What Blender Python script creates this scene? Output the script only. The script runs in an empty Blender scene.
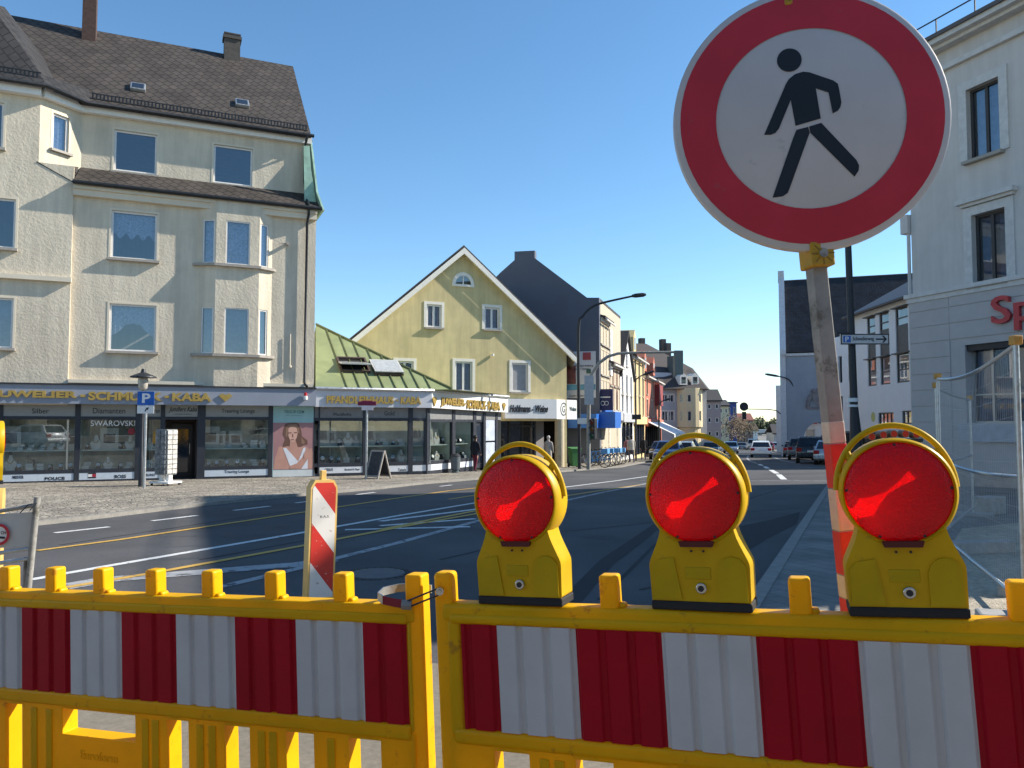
import bpy, bmesh, math, random
from mathutils import Vector, Matrix
random.seed(7)
sc = bpy.context.scene
COL = sc.collection
R = math.radians
# ------------------------------------------------------------------ camera model (used to survey the place)
F, CX, CY, HOR, EYE = 780.0, 512.0, 384.0, 424.0, 1.45
TH = math.atan((HOR - CY) / F)

def gz(x, y):
    """height of the ground: the street drops gently away from the viewer"""
    f = 0.0
    if y > 0: f -= 0.018 * min(y, 20)
    if y > 20: f -= 0.026 * (min(y, 150) - 20)
    return f + 0.006 * max(-40, min(40, x))

def ray(px, py):
    u = px - CX; v = CY - py
    return (u, F * math.cos(TH) - v * math.sin(TH), F * math.sin(TH) + v * math.cos(TH))

def at(px, py, Y):
    d = ray(px, py); t = Y / d[1]
    return Vector((d[0] * t, Y, EYE + d[2] * t))

def G(px, py):
    d = ray(px, py); lo, hi = 0.5 / d[1], 3000 / d[1]
    for i in range(60):
        m = (lo + hi) / 2
        if EYE + d[2] * m > gz(d[0] * m, d[1] * m): lo = m
        else: hi = m
    return (d[0] * lo, d[1] * lo)

class Frame:
    """a facade line on the ground: local x along it, y into the building, z up"""
    def __init__(s, A, ang, z=None):
        s.A = (A[0], A[1]); s.ang = ang
        s.dx, s.dy = math.sin(R(ang)), math.cos(R(ang))
        s.nx, s.ny = -s.dy, s.dx
        s.z = gz(*s.A) if z is None else z
    def uz(s, px, py, y=0.0):
        d = ray(px, py)
        ox, oy = s.A[0] + s.nx * y, s.A[1] + s.ny * y
        t = (ox * s.nx + oy * s.ny) / (d[0] * s.nx + d[1] * s.ny)
        X, Y = d[0] * t, d[1] * t
        return ((X - ox) * s.dx + (Y - oy) * s.dy, EYE + d[2] * t - s.z)
    def u(s, px, y=0.0, py=430): return s.uz(px, py, y)[0]
    def zz(s, px, py, y=0.0): return s.uz(px, py, y)[1]
    def rect(s, x0, x1, y0, y1, y=0.0):
        ym = (y0 + y1) / 2; xm = (x0 + x1) / 2
        return (s.uz(x0, ym, y)[0], s.uz(x1, ym, y)[0], s.uz(xm, y1, y)[1], s.uz(xm, y0, y)[1])
    def P(s, u, y=0.0): return (s.A[0] + s.dx * u + s.nx * y, s.A[1] + s.dy * u + s.ny * y)
    def M(s, u=0.0, y=0.0):
        p = s.P(u, y)
        return Matrix.Translation((p[0], p[1], s.z)) @ Matrix.Rotation(R(90 - s.ang), 4, 'Z')

# ------------------------------------------------------------------ materials
MATS = {}
def nodes_of(m):
    m.use_nodes = True
    nt = m.node_tree
    return nt, nt.nodes, nt.links, nt.nodes['Principled BSDF']

def mat(name, col, rough=0.6, metal=0.0, var=0.12, scale=6.0, bump=0.0, bscale=None, spec=0.4, var2=0.0, scale2=0.6, coat=0.0, stain=None, bdist=0.01, streak=0.0):
    if name in MATS: return MATS[name]
    m = bpy.data.materials.new(name)
    nt, N, L, b = nodes_of(m)
    b.inputs['Roughness'].default_value = rough
    b.inputs['Metallic'].default_value = metal
    b.inputs['Specular IOR Level'].default_value = spec
    b.inputs['Coat Weight'].default_value = coat
    tc = N.new('ShaderNodeTexCoord')
    def noise(sc_, det=5.0, ro=0.6):
        n = N.new('ShaderNodeTexNoise'); n.inputs['Scale'].default_value = sc_
        n.inputs['Detail'].default_value = det; n.inputs['Roughness'].default_value = ro
        L.new(tc.outputs['Object'], n.inputs['Vector']); return n
    def ramp(src, lo, hi, a=0.3, c=0.7):
        r = N.new('ShaderNodeMapRange'); r.inputs['From Min'].default_value = a; r.inputs['From Max'].default_value = c
        r.inputs['To Min'].default_value = lo; r.inputs['To Max'].default_value = hi
        L.new(src, r.inputs['Value']); return r.outputs['Result']
    n1 = noise(scale)
    fac = ramp(n1.outputs['Fac'], 1 - var, 1 + var)
    if var2:
        n2 = noise(scale2, 3.0)
        f2 = ramp(n2.outputs['Fac'], 1 - var2, 1 + var2)
        mu = N.new('ShaderNodeMath'); mu.operation = 'MULTIPLY'; L.new(fac, mu.inputs[0]); L.new(f2, mu.inputs[1]); fac = mu.outputs[0]
    if streak:
        mp_ = N.new('ShaderNodeMapping'); mp_.inputs['Scale'].default_value = (1.0, 1.0, 0.10); L.new(tc.outputs['Object'], mp_.inputs['Vector'])
        n4 = noise(2.6, 6.0, 0.65); L.new(mp_.outputs[0], n4.inputs['Vector'])
        m4 = N.new('ShaderNodeMath'); m4.operation = 'MULTIPLY'; L.new(fac, m4.inputs[0]); L.new(ramp(n4.outputs['Fac'], 1 - streak, 1 + streak * 0.4, 0.38, 0.62), m4.inputs[1]); fac = m4.outputs[0]
    vm = N.new('ShaderNodeVectorMath'); vm.operation = 'SCALE'
    vm.inputs[0].default_value = col[:3]; L.new(fac, vm.inputs['Scale'])
    out = vm.outputs['Vector']
    if stain:
        scol, sscale, sth = stain
        n3 = noise(sscale, 8.0, 0.7)
        fr = ramp(n3.outputs['Fac'], 0, 1, sth, sth + 0.08)
        mx = N.new('ShaderNodeMix'); mx.data_type = 'RGBA'
        L.new(fr, mx.inputs['Factor']); L.new(out, mx.inputs[6]); mx.inputs[7].default_value = (*scol, 1); out = mx.outputs[2]
    L.new(out, b.inputs['Base Color'])
    if rough > 0.08:
        L.new(ramp(n1.outputs['Fac'], max(0.03, rough - 0.1), min(1, rough + 0.1)), b.inputs['Roughness'])
    if bump:
        nb = noise(bscale or scale * 3, 4.0, 0.6)
        bp = N.new('ShaderNodeBump'); bp.inputs['Strength'].default_value = bump; bp.inputs['Distance'].default_value = bdist
        L.new(nb.outputs['Fac'], bp.inputs['Height']); L.new(bp.outputs['Normal'], b.inputs['Normal'])
    MATS[name] = m
    return m

def pattern_mat(name, kind, c1, c2, scale, rough=0.8, bump=0.5, rot=0.0, bw=0.5, rh=0.25, mortar=0.02, var=0.15, bdist=0.01, axes='xy'):
    """brick / voronoi surfaces: paving, slates, tiles"""
    m = bpy.data.materials.new(name)
    nt, N, L, b = nodes_of(m)
    b.inputs['Roughness'].default_value = rough; b.inputs['Specular IOR Level'].default_value = 0.3
    tc = N.new('ShaderNodeTexCoord'); mp = N.new('ShaderNodeMapping')
    if axes == 'xz':
        sx = N.new('ShaderNodeSeparateXYZ'); cx = N.new('ShaderNodeCombineXYZ')
        L.new(tc.outputs['Object'], sx.inputs[0]); L.new(sx.outputs['X'], cx.inputs['X']); L.new(sx.outputs['Z'], cx.inputs['Y'])
        L.new(cx.outputs[0], mp.inputs['Vector'])
    else:
        L.new(tc.outputs['Object'], mp.inputs['Vector'])
    mp.inputs['Rotation'].default_value = (0, 0, rot); mp.inputs['Scale'].default_value = (scale,) * 3
    nz = N.new('ShaderNodeTexNoise'); nz.inputs['Scale'].default_value = 1.3; nz.inputs['Detail'].default_value = 6
    L.new(tc.outputs['Object'], nz.inputs['Vector'])
    if kind == 'brick':
        t = N.new('ShaderNodeTexBrick'); t.inputs['Color1'].default_value = (*c1, 1)
        t.inputs['Color2'].default_value = (*[x * (1 - var * 1.5) for x in c1], 1); t.inputs['Mortar'].default_value = (*c2, 1)
        t.inputs['Scale'].default_value = 1.0; t.inputs['Mortar Size'].default_value = mortar
        t.inputs['Brick Width'].default_value = bw; t.inputs['Row Height'].default_value = rh
        L.new(mp.outputs[0], t.inputs['Vector'])
        col, h = t.outputs['Color'], t.outputs['Fac']; inv = True
    else:
        t = N.new('ShaderNodeTexVoronoi'); t.feature = 'DISTANCE_TO_EDGE'; t.inputs['Scale'].default_value = 1.0
        t2 = N.new('ShaderNodeTexVoronoi'); t2.inputs['Scale'].default_value = 1.0
        L.new(mp.outputs[0], t.inputs['Vector']); L.new(mp.outputs[0], t2.inputs['Vector'])
        rr = N.new('ShaderNodeMapRange'); rr.inputs['From Max'].default_value = 0.12; L.new(t.outputs['Distance'], rr.inputs['Value'])
        bwn = N.new('ShaderNodeRGBToBW'); L.new(t2.outputs['Color'], bwn.inputs[0])
        vr = N.new('ShaderNodeMapRange'); vr.inputs['To Min'].default_value = 1 - var; vr.inputs['To Max'].default_value = 1 + var; L.new(bwn.outputs[0], vr.inputs['Value'])
        vs = N.new('ShaderNodeVectorMath'); vs.operation = 'SCALE'; vs.inputs[0].default_value = c1; L.new(vr.outputs[0], vs.inputs['Scale'])
        mx = N.new('ShaderNodeMix'); mx.data_type = 'RGBA'; L.new(rr.outputs[0], mx.inputs['Factor']); mx.inputs[6].default_value = (*c2, 1); L.new(vs.outputs[0], mx.inputs[7])
        col, h = mx.outputs[2], rr.outputs[0]; inv = False
    mr = N.new('ShaderNodeMapRange'); mr.inputs['From Min'].default_value = 0.3; mr.inputs['From Max'].default_value = 0.7
    mr.inputs['To Min'].default_value = 0.72; mr.inputs['To Max'].default_value = 1.25; L.new(nz.outputs['Fac'], mr.inputs['Value'])
    sv = N.new('ShaderNodeVectorMath'); sv.operation = 'SCALE'; L.new(col, sv.inputs[0]); L.new(mr.outputs[0], sv.inputs['Scale'])
    L.new(sv.outputs[0], b.inputs['Base Color'])
    bp = N.new('ShaderNodeBump'); bp.inputs['Strength'].default_value = bump; bp.inputs['Distance'].default_value = bdist; bp.invert = inv
    L.new(h, bp.inputs['Height']); L.new(bp.outputs['Normal'], b.inputs['Normal'])
    MATS[name] = m
    return m

def glass_mat(name, tint=(0.75, 0.8, 0.82), refl=0.16):
    m = bpy.data.materials.new(name); m.use_nodes = True
    nt = m.node_tree; N, L = nt.nodes, nt.links
    N.clear()
    o = N.new('ShaderNodeOutputMaterial'); tr = N.new('ShaderNodeBsdfTransparent'); gl = N.new('ShaderNodeBsdfGlossy')
    tr.inputs['Color'].default_value = (*tint, 1); gl.inputs['Roughness'].default_value = 0.01; gl.inputs['Color'].default_value = (0.9, 0.95, 1, 1)
    lw = N.new('ShaderNodeLayerWeight'); lw.inputs['Blend'].default_value = 0.35
    ad = N.new('ShaderNodeMath'); ad.operation = 'ADD'; ad.use_clamp = True; ad.inputs[1].default_value = refl
    mul = N.new('ShaderNodeMath'); mul.operation = 'MULTIPLY'; mul.inputs[1].default_value = 0.6
    L.new(lw.outputs['Fresnel'], mul.inputs[0]); L.new(mul.outputs[0], ad.inputs[0])
    tc = N.new('ShaderNodeTexCoord'); nz = N.new('ShaderNodeTexNoise'); nz.inputs['Scale'].default_value = 0.7; L.new(tc.outputs['Object'], nz.inputs['Vector'])
    bp = N.new('ShaderNodeBump'); bp.inputs['Strength'].default_value = 0.02; L.new(nz.outputs['Fac'], bp.inputs['Height']); L.new(bp.outputs['Normal'], gl.inputs['Normal'])
    mx = N.new('ShaderNodeMixShader'); L.new(ad.outputs[0], mx.inputs[0]); L.new(tr.outputs[0], mx.inputs[1]); L.new(gl.outputs[0], mx.inputs[2])
    L.new(mx.outputs[0], o.inputs['Surface'])
    MATS[name] = m
    return m

# ------------------------------------------------------------------ mesh builder
class MB:
    def __init__(s): s.v = []; s.f = []; s.m = []
    def add(s, vs, fs, mi=0, T=None):
        o = len(s.v)
        for p in vs:
            p = Vector(p)
            s.v.append(T @ p if T else p)
        for f in fs: s.f.append([i + o for i in f]); s.m.append(mi)
    def quad(s, a, b, c, d, mi=0): s.add([a, b, c, d], [(0, 1, 2, 3)], mi)
    def box(s, x0, x1, y0, y1, z0, z1, mi=0, T=None):
        s.add([(x0, y0, z0), (x1, y0, z0), (x1, y1, z0), (x0, y1, z0), (x0, y0, z1), (x1, y0, z1), (x1, y1, z1), (x0, y1, z1)],
              [(3, 2, 1, 0), (4, 5, 6, 7), (0, 1, 5, 4), (1, 2, 6, 5), (2, 3, 7, 6), (3, 0, 4, 7)], mi, T)
    def slab(s, a, b, c, d, t, mi=0, n=None):
        a, b, c, d = map(Vector, (a, b, c, d))
        if n is None: n = (b - a).cross(d - a).normalized()
        n = Vector(n) * t
        s.add([a, b, c, d, a - n, b - n, c - n, d - n], [(0, 1, 2, 3), (7, 6, 5, 4), (4, 5, 1, 0), (5, 6, 2, 1), (6, 7, 3, 2), (7, 4, 0, 3)], mi)
    def prism(s, pts, y0, y1, mi=0, T=None, side=None):
        """outline in x,z extruded along y (any simple polygon)"""
        n = len(pts)
        area = sum(pts[i][0] * pts[(i + 1) % n][1] - pts[(i + 1) % n][0] * pts[i][1] for i in range(n))
        if area < 0: pts = pts[::-1]
        bm = bmesh.new()
        vs = [bm.verts.new((p[0], y0, p[1])) for p in pts]
        f = bm.faces.new(vs)
        bm.normal_update()
        if n > 3: bmesh.ops.triangulate(bm, faces=[f], ngon_method='EAR_CLIP')
        bm.verts.index_update()
        tris = [[v.index for v in f.verts] for f in bm.faces]
        bm.free()
        V = [(p[0], y0, p[1]) for p in pts] + [(p[0], y1, p[1]) for p in pts]
        s.add(V, tris + [[i + n for i in t[::-1]] for t in tris], mi, T)
        s.add(V, [(i, i + n, (i + 1) % n + n, (i + 1) % n) for i in range(n)], mi if side is None else side, T)
    def cyl(s, p0, p1, r0, r1=None, n=12, mi=0, caps=True):
        p0, p1 = Vector(p0), Vector(p1); r1 = r0 if r1 is None else r1
        d = (p1 - p0).normalized(); a = d.orthogonal().normalized(); b = d.cross(a)
        V = []
        for p, r in ((p0, r0), (p1, r1)):
            for i in range(n):
                t = 2 * math.pi * i / n; V.append(p + (a * math.cos(t) + b * math.sin(t)) * r)
        fs = [(i, (i + 1) % n, (i + 1) % n + n, i + n) for i in range(n)]
        if caps: fs += [tuple(range(n))[::-1], tuple(range(n, 2 * n))]
        s.add(V, fs, mi)
    def tube(s, path, r, n=8, mi=0, closed=False, sx=1.0):
        P = [Vector(p) for p in path]; k = len(P)
        rr = r if isinstance(r, (list, tuple)) else [r] * k
        V = []; prev = None
        for i in range(k):
            if closed: d = P[(i + 1) % k] - P[i - 1]
            else: d = P[min(i + 1, k - 1)] - P[max(i - 1, 0)]
            d.normalize()
            a = (prev - d * prev.dot(d)).normalized() if prev is not None else d.orthogonal().normalized()
            prev = a; b = d.cross(a)
            for j in range(n):
                t = 2 * math.pi * j / n; V.append(P[i] + (a * math.cos(t) * sx + b * math.sin(t)) * rr[i])
        fs = []
        for i in range(k if closed else k - 1):
            i2 = (i + 1) % k
            for j in range(n): fs.append((i * n + j, i * n + (j + 1) % n, i2 * n + (j + 1) % n, i2 * n + j))
        if not closed: fs += [tuple(range(n))[::-1], tuple(range((k - 1) * n, k * n))]
        s.add(V, fs, mi)
    def lathe(s, prof, n=24, mi=0, T=None, closed=False):
        """profile (r, z) about the z axis"""
        V = []; k = len(prof)
        for r, z in prof:
            for j in range(n):
                t = 2 * math.pi * j / n; V.append((r * math.cos(t), r * math.sin(t), z))
        fs = []
        for i in range(k if closed else k - 1):
            i2 = (i + 1) % k
            for j in range(n): fs.append((i * n + j, i * n + (j + 1) % n, i2 * n + (j + 1) % n, i2 * n + j))
        if not closed:
            if prof[0][0] > 1e-6: fs.append(tuple(range(n))[::-1])
            if prof[-1][0] > 1e-6: fs.append(tuple(range((k - 1) * n, k * n)))
        s.add(V, fs, mi, T)
    def loft(s, rings, mi=0, caps=True):
        n = len(rings[0]); V = [p for r in rings for p in r]; fs = []
        for i in range(len(rings) - 1):
            for j in range(n): fs.append((i * n + j, i * n + (j + 1) % n, (i + 1) * n + (j + 1) % n, (i + 1) * n + j))
        if caps: fs += [tuple(range(n))[::-1], tuple(range((len(rings) - 1) * n, len(rings) * n))]
        s.add(V, fs, mi)
    def wall(s, outline, holes=(), y=0.0, reveal=0.12, mi=0, mr=None, B=None):
        """a wall face seen from -y with real openings; outline convex in (u, z); holes (u0,u1,z0,z1)"""
        B = B or (lambda u, z, d: (u, d, z))
        us = sorted({p[0] for p in outline} | {h[0] for h in holes} | {h[1] for h in holes})
        zs = sorted({p[1] for p in outline} | {h[2] for h in holes} | {h[3] for h in holes})
        a = sum(outline[i][0] * outline[(i + 1) % len(outline)][1] - outline[(i + 1) % len(outline)][0] * outline[i][1] for i in range(len(outline)))
        O = outline if a > 0 else outline[::-1]
        def clip(poly):
            for i in range(len(O)):
                p, q = O[i], O[(i + 1) % len(O)]
                ins = lambda t: (q[0] - p[0]) * (t[1] - p[1]) - (q[1] - p[1]) * (t[0] - p[0]) >= -1e-9
                out = []
                for k in range(len(poly)):
                    c, d = poly[k], poly[(k + 1) % len(poly)]
                    ic, idd = ins(c), ins(d)
                    if ic: out.append(c)
                    if ic != idd:
                        den = (q[0] - p[0]) * (d[1] - c[1]) - (q[1] - p[1]) * (d[0] - c[0])
                        if abs(den) > 1e-12:
                            t = -((q[0] - p[0]) * (c[1] - p[1]) - (q[1] - p[1]) * (c[0] - p[0])) / den
                            out.append((c[0] + t * (d[0] - c[0]), c[1] + t * (d[1] - c[1])))
                poly = out
                if len(poly) < 3: return []
            return poly
        for i in range(len(us) - 1):
            for j in range(len(zs) - 1):
                um, zm = (us[i] + us[i + 1]) / 2, (zs[j] + zs[j + 1]) / 2
                if any(h[0] < um < h[1] and h[2] < zm < h[3] for h in holes): continue
                c = clip([(us[i], zs[j]), (us[i + 1], zs[j]), (us[i + 1], zs[j + 1]), (us[i], zs[j + 1])])
                cc = []
                for p in c:
                    if not cc or (abs(p[0] - cc[-1][0]) + abs(p[1] - cc[-1][1])) > 1e-6: cc.append(p)
                if len(cc) > 2 and (abs(cc[0][0] - cc[-1][0]) + abs(cc[0][1] - cc[-1][1])) < 1e-6: cc.pop()
                if len(cc) >= 3: s.add([B(p[0], p[1], y) for p in cc], [tuple(range(len(cc)))], mi)
        for (u0, u1, z0, z1) in holes:
            e = y + reveal; k = mi if mr is None else mr
            for (a_, b_) in (((u0, z0), (u1, z0)), ((u1, z0), (u1, z1)), ((u1, z1), (u0, z1)), ((u0, z1), (u0, z0))):
                s.add([B(a_[0], a_[1], y), B(a_[0], a_[1], e), B(b_[0], b_[1], e), B(b_[0], b_[1], y)], [(0, 1, 2, 3)], k)
    def build(s, name, mats, parent=None, M=None, smooth=None, bevel=0.0, bseg=2, merge=False):
        me = bpy.data.meshes.new(name)
        me.from_pydata([tuple(p) for p in s.v], [], s.f)
        ms = mats if isinstance(mats, (list, tuple)) else [mats]
        for m in ms: me.materials.append(m)
        me.polygons.foreach_set('material_index', s.m)
        if merge:
            bm = bmesh.new(); bm.from_mesh(me); bmesh.ops.remove_doubles(bm, verts=bm.verts, dist=1e-5)
            bmesh.ops.recalc_face_normals(bm, faces=bm.faces); bm.to_mesh(me); bm.free()
        me.update()
        if smooth:
            me.polygons.foreach_set('use_smooth', [True] * len(me.polygons)); me.set_sharp_from_angle(angle=R(smooth))
        o = bpy.data.objects.new(name, me); COL.objects.link(o)
        if parent: o.parent = parent
        if M is not None: o.matrix_local = M
        if bevel:
            md = o.modifiers.new('edge', 'BEVEL'); md.width = bevel; md.segments = bseg; md.limit_method = 'ANGLE'; md.angle_limit = R(40); md.harden_normals = False
        return o

def tag(o, label, cat, group=None, kind=None):
    if label: o['label'] = label
    if cat: o['category'] = cat
    if group: o['group'] = group
    if kind: o['kind'] = kind
    return o

def thing(name, label, cat, M=None, loc=None, rz=0.0, group=None):
    o = bpy.data.objects.new(name, None); COL.objects.link(o)
    o.empty_display_size = 0.2
    if M is None: M = Matrix.Translation(loc or (0, 0, 0)) @ Matrix.Rotation(rz, 4, 'Z')
    o.matrix_world = M
    return tag(o, label, cat, group)

def copy_tree(o, parent=None):
    c = o.copy(); COL.objects.link(c)
    if parent: c.parent = parent; c.matrix_parent_inverse = o.matrix_parent_inverse.copy()
    for ch in list(o.children): copy_tree(ch, c)
    return c

def text_mb(s, u0, u1, z0, z1, y, ext=0.01, mi=0, bold=0.0, mb=None, B=None, shear=0.0, keep=False, font_space=1.0):
    """raised lettering fitted to a rectangle of a facade"""
    cu = bpy.data.curves.new('t', 'FONT'); cu.body = s; cu.size = 1.0; cu.extrude = 0.0; cu.offset = bold; cu.shear = shear; cu.space_character = font_space
    cu.resolution_u = 3; cu.fill_mode = 'FRONT'
    ob = bpy.data.objects.new('t', cu); COL.objects.link(ob)
    bpy.context.view_layer.update()
    me = bpy.data.meshes.new_from_object(ob.evaluated_get(bpy.context.evaluated_depsgraph_get()))
    vs = [v.co.copy() for v in me.vertices]; fs = [list(p.vertices) for p in me.polygons]
    edges = {}
    for f in fs:
        for i in range(len(f)):
            e = (f[i], f[(i + 1) % len(f)]); edges[e] = edges.get(e, 0) + 1
    bpy.data.objects.remove(ob); bpy.data.curves.remove(cu); bpy.data.meshes.remove(me)
    mb = mb or MB()
    if not vs: return mb
    a0, a1 = min(v.x for v in vs), max(v.x for v in vs); b0, b1 = min(v.y for v in vs), max(v.y for v in vs)
    sx = (u1 - u0) / max(1e-6, a1 - a0); sz = (z1 - z0) / max(1e-6, b1 - b0)
    if keep: sx = min(sx, sz); sz = sx; u0 += ((u1 - u0) - sx * (a1 - a0)) / 2
    B = B or (lambda u, z, d: (u, d, z))
    n = len(vs)
    V = [B(u0 + (v.x - a0) * sx, z0 + (v.y - b0) * sz, y - ext) for v in vs] + [B(u0 + (v.x - a0) * sx, z0 + (v.y - b0) * sz, y) for v in vs]
    mb.add(V, fs + [(e[0], e[0] + n, e[1] + n, e[1]) for e in edges if (e[1], e[0]) not in edges], mi)
    return mb

def sheet(name, poly, dz, m, kind='structure', thick=0.0, grid=None):
    """ground sheet draped on the street's slope"""
    bm = bmesh.new()
    vs = [bm.verts.new((p[0], p[1], 0)) for p in poly]
    f = bm.faces.new(vs)
    bmesh.ops.triangulate(bm, faces=[f])
    for co, no in (((0, 0, 0), (0, 1, 0)), ((0, 20, 0), (0, 1, 0)), ((0, 150, 0), (0, 1, 0)), ((-40, 0, 0), (1, 0, 0)), ((40, 0, 0), (1, 0, 0))):
        bmesh.ops.bisect_plane(bm, geom=bm.verts[:] + bm.edges[:] + bm.faces[:], plane_co=co, plane_no=no, dist=1e-4)
    if thick:
        bnd = [e for e in bm.edges if len(e.link_faces) == 1]
        ex = bmesh.ops.extrude_edge_only(bm, edges=bnd)
        low = {g for g in ex['geom'] if isinstance(g, bmesh.types.BMVert)}
    else: low = set()
    for v in bm.verts: v.co.z = gz(v.co.x, v.co.y) + dz - (thick if v in low else 0)
    bmesh.ops.recalc_face_normals(bm, faces=bm.faces)
    up = sum(fc.normal.z * fc.calc_area() for fc in bm.faces)
    if up < 0: bmesh.ops.reverse_faces(bm, faces=bm.faces)
    me = bpy.data.meshes.new(name); bm.to_mesh(me); bm.free(); me.materials.append(m)
    o = bpy.data.objects.new(name, me); COL.objects.link(o)
    if kind: o['kind'] = kind
    return o

def strip_poly(pts, w):
    L_, R_ = [], []
    for i, p in enumerate(pts):
        a = Vector(pts[max(0, i - 1)]); b = Vector(pts[min(len(pts) - 1, i + 1)])
        d = (b - a).normalized(); n = Vector((-d.y, d.x)) * w / 2
        L_.append((p[0] + n.x, p[1] + n.y)); R_.append((p[0] - n.x, p[1] - n.y))
    return L_, R_

def strips(name, lines, w, dz, m):
    """painted lines: each polyline becomes a band on the road, all in one sheet"""
    mb = MB()
    for pts in lines:
        pp = [pts[0]]
        for a, b in zip(pts[:-1], pts[1:]):
            k = max(1, int(math.dist(a, b) / 1.5))
            for i in range(1, k + 1): pp.append((a[0] + (b[0] - a[0]) * i / k, a[1] + (b[1] - a[1]) * i / k))
        l, r = strip_poly(pp, w)
        for i in range(len(pp) - 1):
            q = [r[i], r[i + 1], l[i + 1], l[i]]
            mb.add([(p[0], p[1], gz(*p) + dz) for p in q], [(0, 1, 2, 3)])
    o = mb.build(name, m); o['kind'] = 'structure'
    return o
# ------------------------------------------------------------------ camera, sky, sun
cam = bpy.data.objects.new('camera', bpy.data.cameras.new('camera')); COL.objects.link(cam)
cam.data.sensor_width = 36.0; cam.data.lens = F / 1024 * 36.0; cam.data.clip_end = 6000; cam.data.clip_start = 0.05
cam.location = (0, 0, EYE); cam.rotation_euler = (R(90) + TH, 0, 0)
sc.camera = cam
SUN_AZ, SUN_EL = 78.0, 33.5           # azimuth from the view direction towards the right
sv = Vector((math.sin(R(SUN_AZ)) * math.cos(R(SUN_EL)), math.cos(R(SUN_AZ)) * math.cos(R(SUN_EL)), math.sin(R(SUN_EL))))
sun = bpy.data.objects.new('sun', bpy.data.lights.new('sun', 'SUN')); COL.objects.link(sun)
sun.data.energy = 5.0; sun.data.angle = R(0.5); sun.data.color = (1.0, 0.93, 0.82)
sun.rotation_euler = (-sv).to_track_quat('-Z', 'Y').to_euler()
w = bpy.data.worlds.new('World'); sc.world = w; w.use_nodes = True
bg = w.node_tree.nodes['Background']; sky = w.node_tree.nodes.new('ShaderNodeTexSky')
sky.sky_type = 'NISHITA'; sky.sun_disc = False; sky.sun_elevation = R(SUN_EL); sky.sun_rotation = R(SUN_AZ)
sky.altitude = 400; sky.air_density = 1.0; sky.dust_density = 0.0; sky.ozone_density = 1.6
hs_ = w.node_tree.nodes.new('ShaderNodeHueSaturation'); hs_.inputs['Saturation'].default_value = 1.13; hs_.inputs['Hue'].default_value = 0.493; w.node_tree.links.new(sky.outputs[0], hs_.inputs['Color']); mu_ = w.node_tree.nodes.new('ShaderNodeMix'); mu_.data_type = 'RGBA'; mu_.blend_type = 'MULTIPLY'; mu_.inputs[0].default_value = 1.0; mu_.inputs[7].default_value = (0.90, 0.98, 1.05, 1); w.node_tree.links.new(hs_.outputs[0], mu_.inputs[6]); w.node_tree.links.new(mu_.outputs[2], bg.inputs['Color']); bg.inputs['Strength'].default_value = 0.116
sc.view_settings.view_transform = 'Standard'; sc.view_settings.look = 'None'; sc.view_settings.exposure = 0.75; sc.view_settings.gamma = 1.0
sc.cycles.max_bounces = 8; sc.cycles.transparent_max_bounces = 16

# ------------------------------------------------------------------ materials
yellow = mat('yellow_plastic', (0.86, 0.49, 0.003), 0.45, spec=0.22, var=0.07, var2=0.10, scale2=1.7, scale=9, bump=0.12, bscale=260, bdist=0.001, stain=((0.50, 0.24, 0.02), 17, 0.60))
yellow_lamp = mat('lamp_yellow', (0.62, 0.40, 0.006), 0.42, spec=0.25, var=0.08, var2=0.08, scale2=5, scale=12, bump=0.08, bscale=300, bdist=0.001, stain=((0.40, 0.27, 0.03), 24, 0.61))
refl_red = mat('reflective_red', (0.40, 0.006, 0.017), 0.45, spec=0.12, var=0.10, scale=8, bump=0.05, bscale=400, bdist=0.0005, stain=((0.55, 0.34, 0.28), 45, 0.74))
refl_white = mat('reflective_white', (0.58, 0.56, 0.55), 0.45, spec=0.2, var=0.07, var2=0.06, scale2=1.5, scale=7, bump=0.05, bscale=400, bdist=0.0005, stain=((0.30, 0.29, 0.28), 50, 0.74))
black_rubber = mat('black_rubber', (0.018, 0.018, 0.02), 0.7, var=0.2)
steel = mat('galvanised_steel', (0.50, 0.51, 0.51), 0.42, metal=0.75, var=0.18, scale=14, stain=((0.27, 0.26, 0.24), 9, 0.6))
dull_steel = mat('dull_steel', (0.30, 0.29, 0.265), 0.7, metal=0.15, var=0.22, scale=18, stain=((0.15, 0.14, 0.115), 12, 0.55), bump=0.2, bscale=60, bdist=0.002)
dark_metal = mat('dark_metal', (0.035, 0.037, 0.042), 0.5, metal=0.3, var=0.2)
white_paint = mat('white_paint', (0.78, 0.77, 0.74), 0.55, var=0.05)
sign_red = mat('sign_red', (0.54, 0.028, 0.048), 0.4, var=0.12, scale=5, stain=((0.36, 0.09, 0.09), 9, 0.62))
sign_white = mat('sign_white', (0.57, 0.54, 0.53), 0.4, var=0.07, scale=4, stain=((0.44, 0.42, 0.41), 7, 0.6))
sign_black = mat('sign_black', (0.012, 0.018, 0.026), 0.4, var=0.15)
beige_band = mat('weathered_white_band', (0.56, 0.51, 0.40), 0.6, var=0.12, scale=25, stain=((0.40, 0.30, 0.2), 22, 0.62))
red_band = mat('weathered_red_band', (0.55, 0.035, 0.02), 0.5, var=0.12, scale=25, stain=((0.60, 0.40, 0.3), 40, 0.70))
clamp_yellow = mat('clamp_yellow', (0.46, 0.26, 0.015), 0.55, var=0.15, scale=40, stain=((0.22, 0.14, 0.03), 40, 0.6))
beacon_cream = mat('beacon_cream', (0.74, 0.47, 0.14), 0.5, var=0.08, scale=12, stain=((0.55, 0.38, 0.16), 14, 0.62))
asphalt = mat('asphalt', (0.078, 0.077, 0.079), 0.85, var=0.28, scale=45, bump=0.5, bscale=160, bdist=0.004, var2=0.30, scale2=0.35, spec=0.25, stain=((0.04, 0.04, 0.042), 0.5, 0.6))
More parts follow.
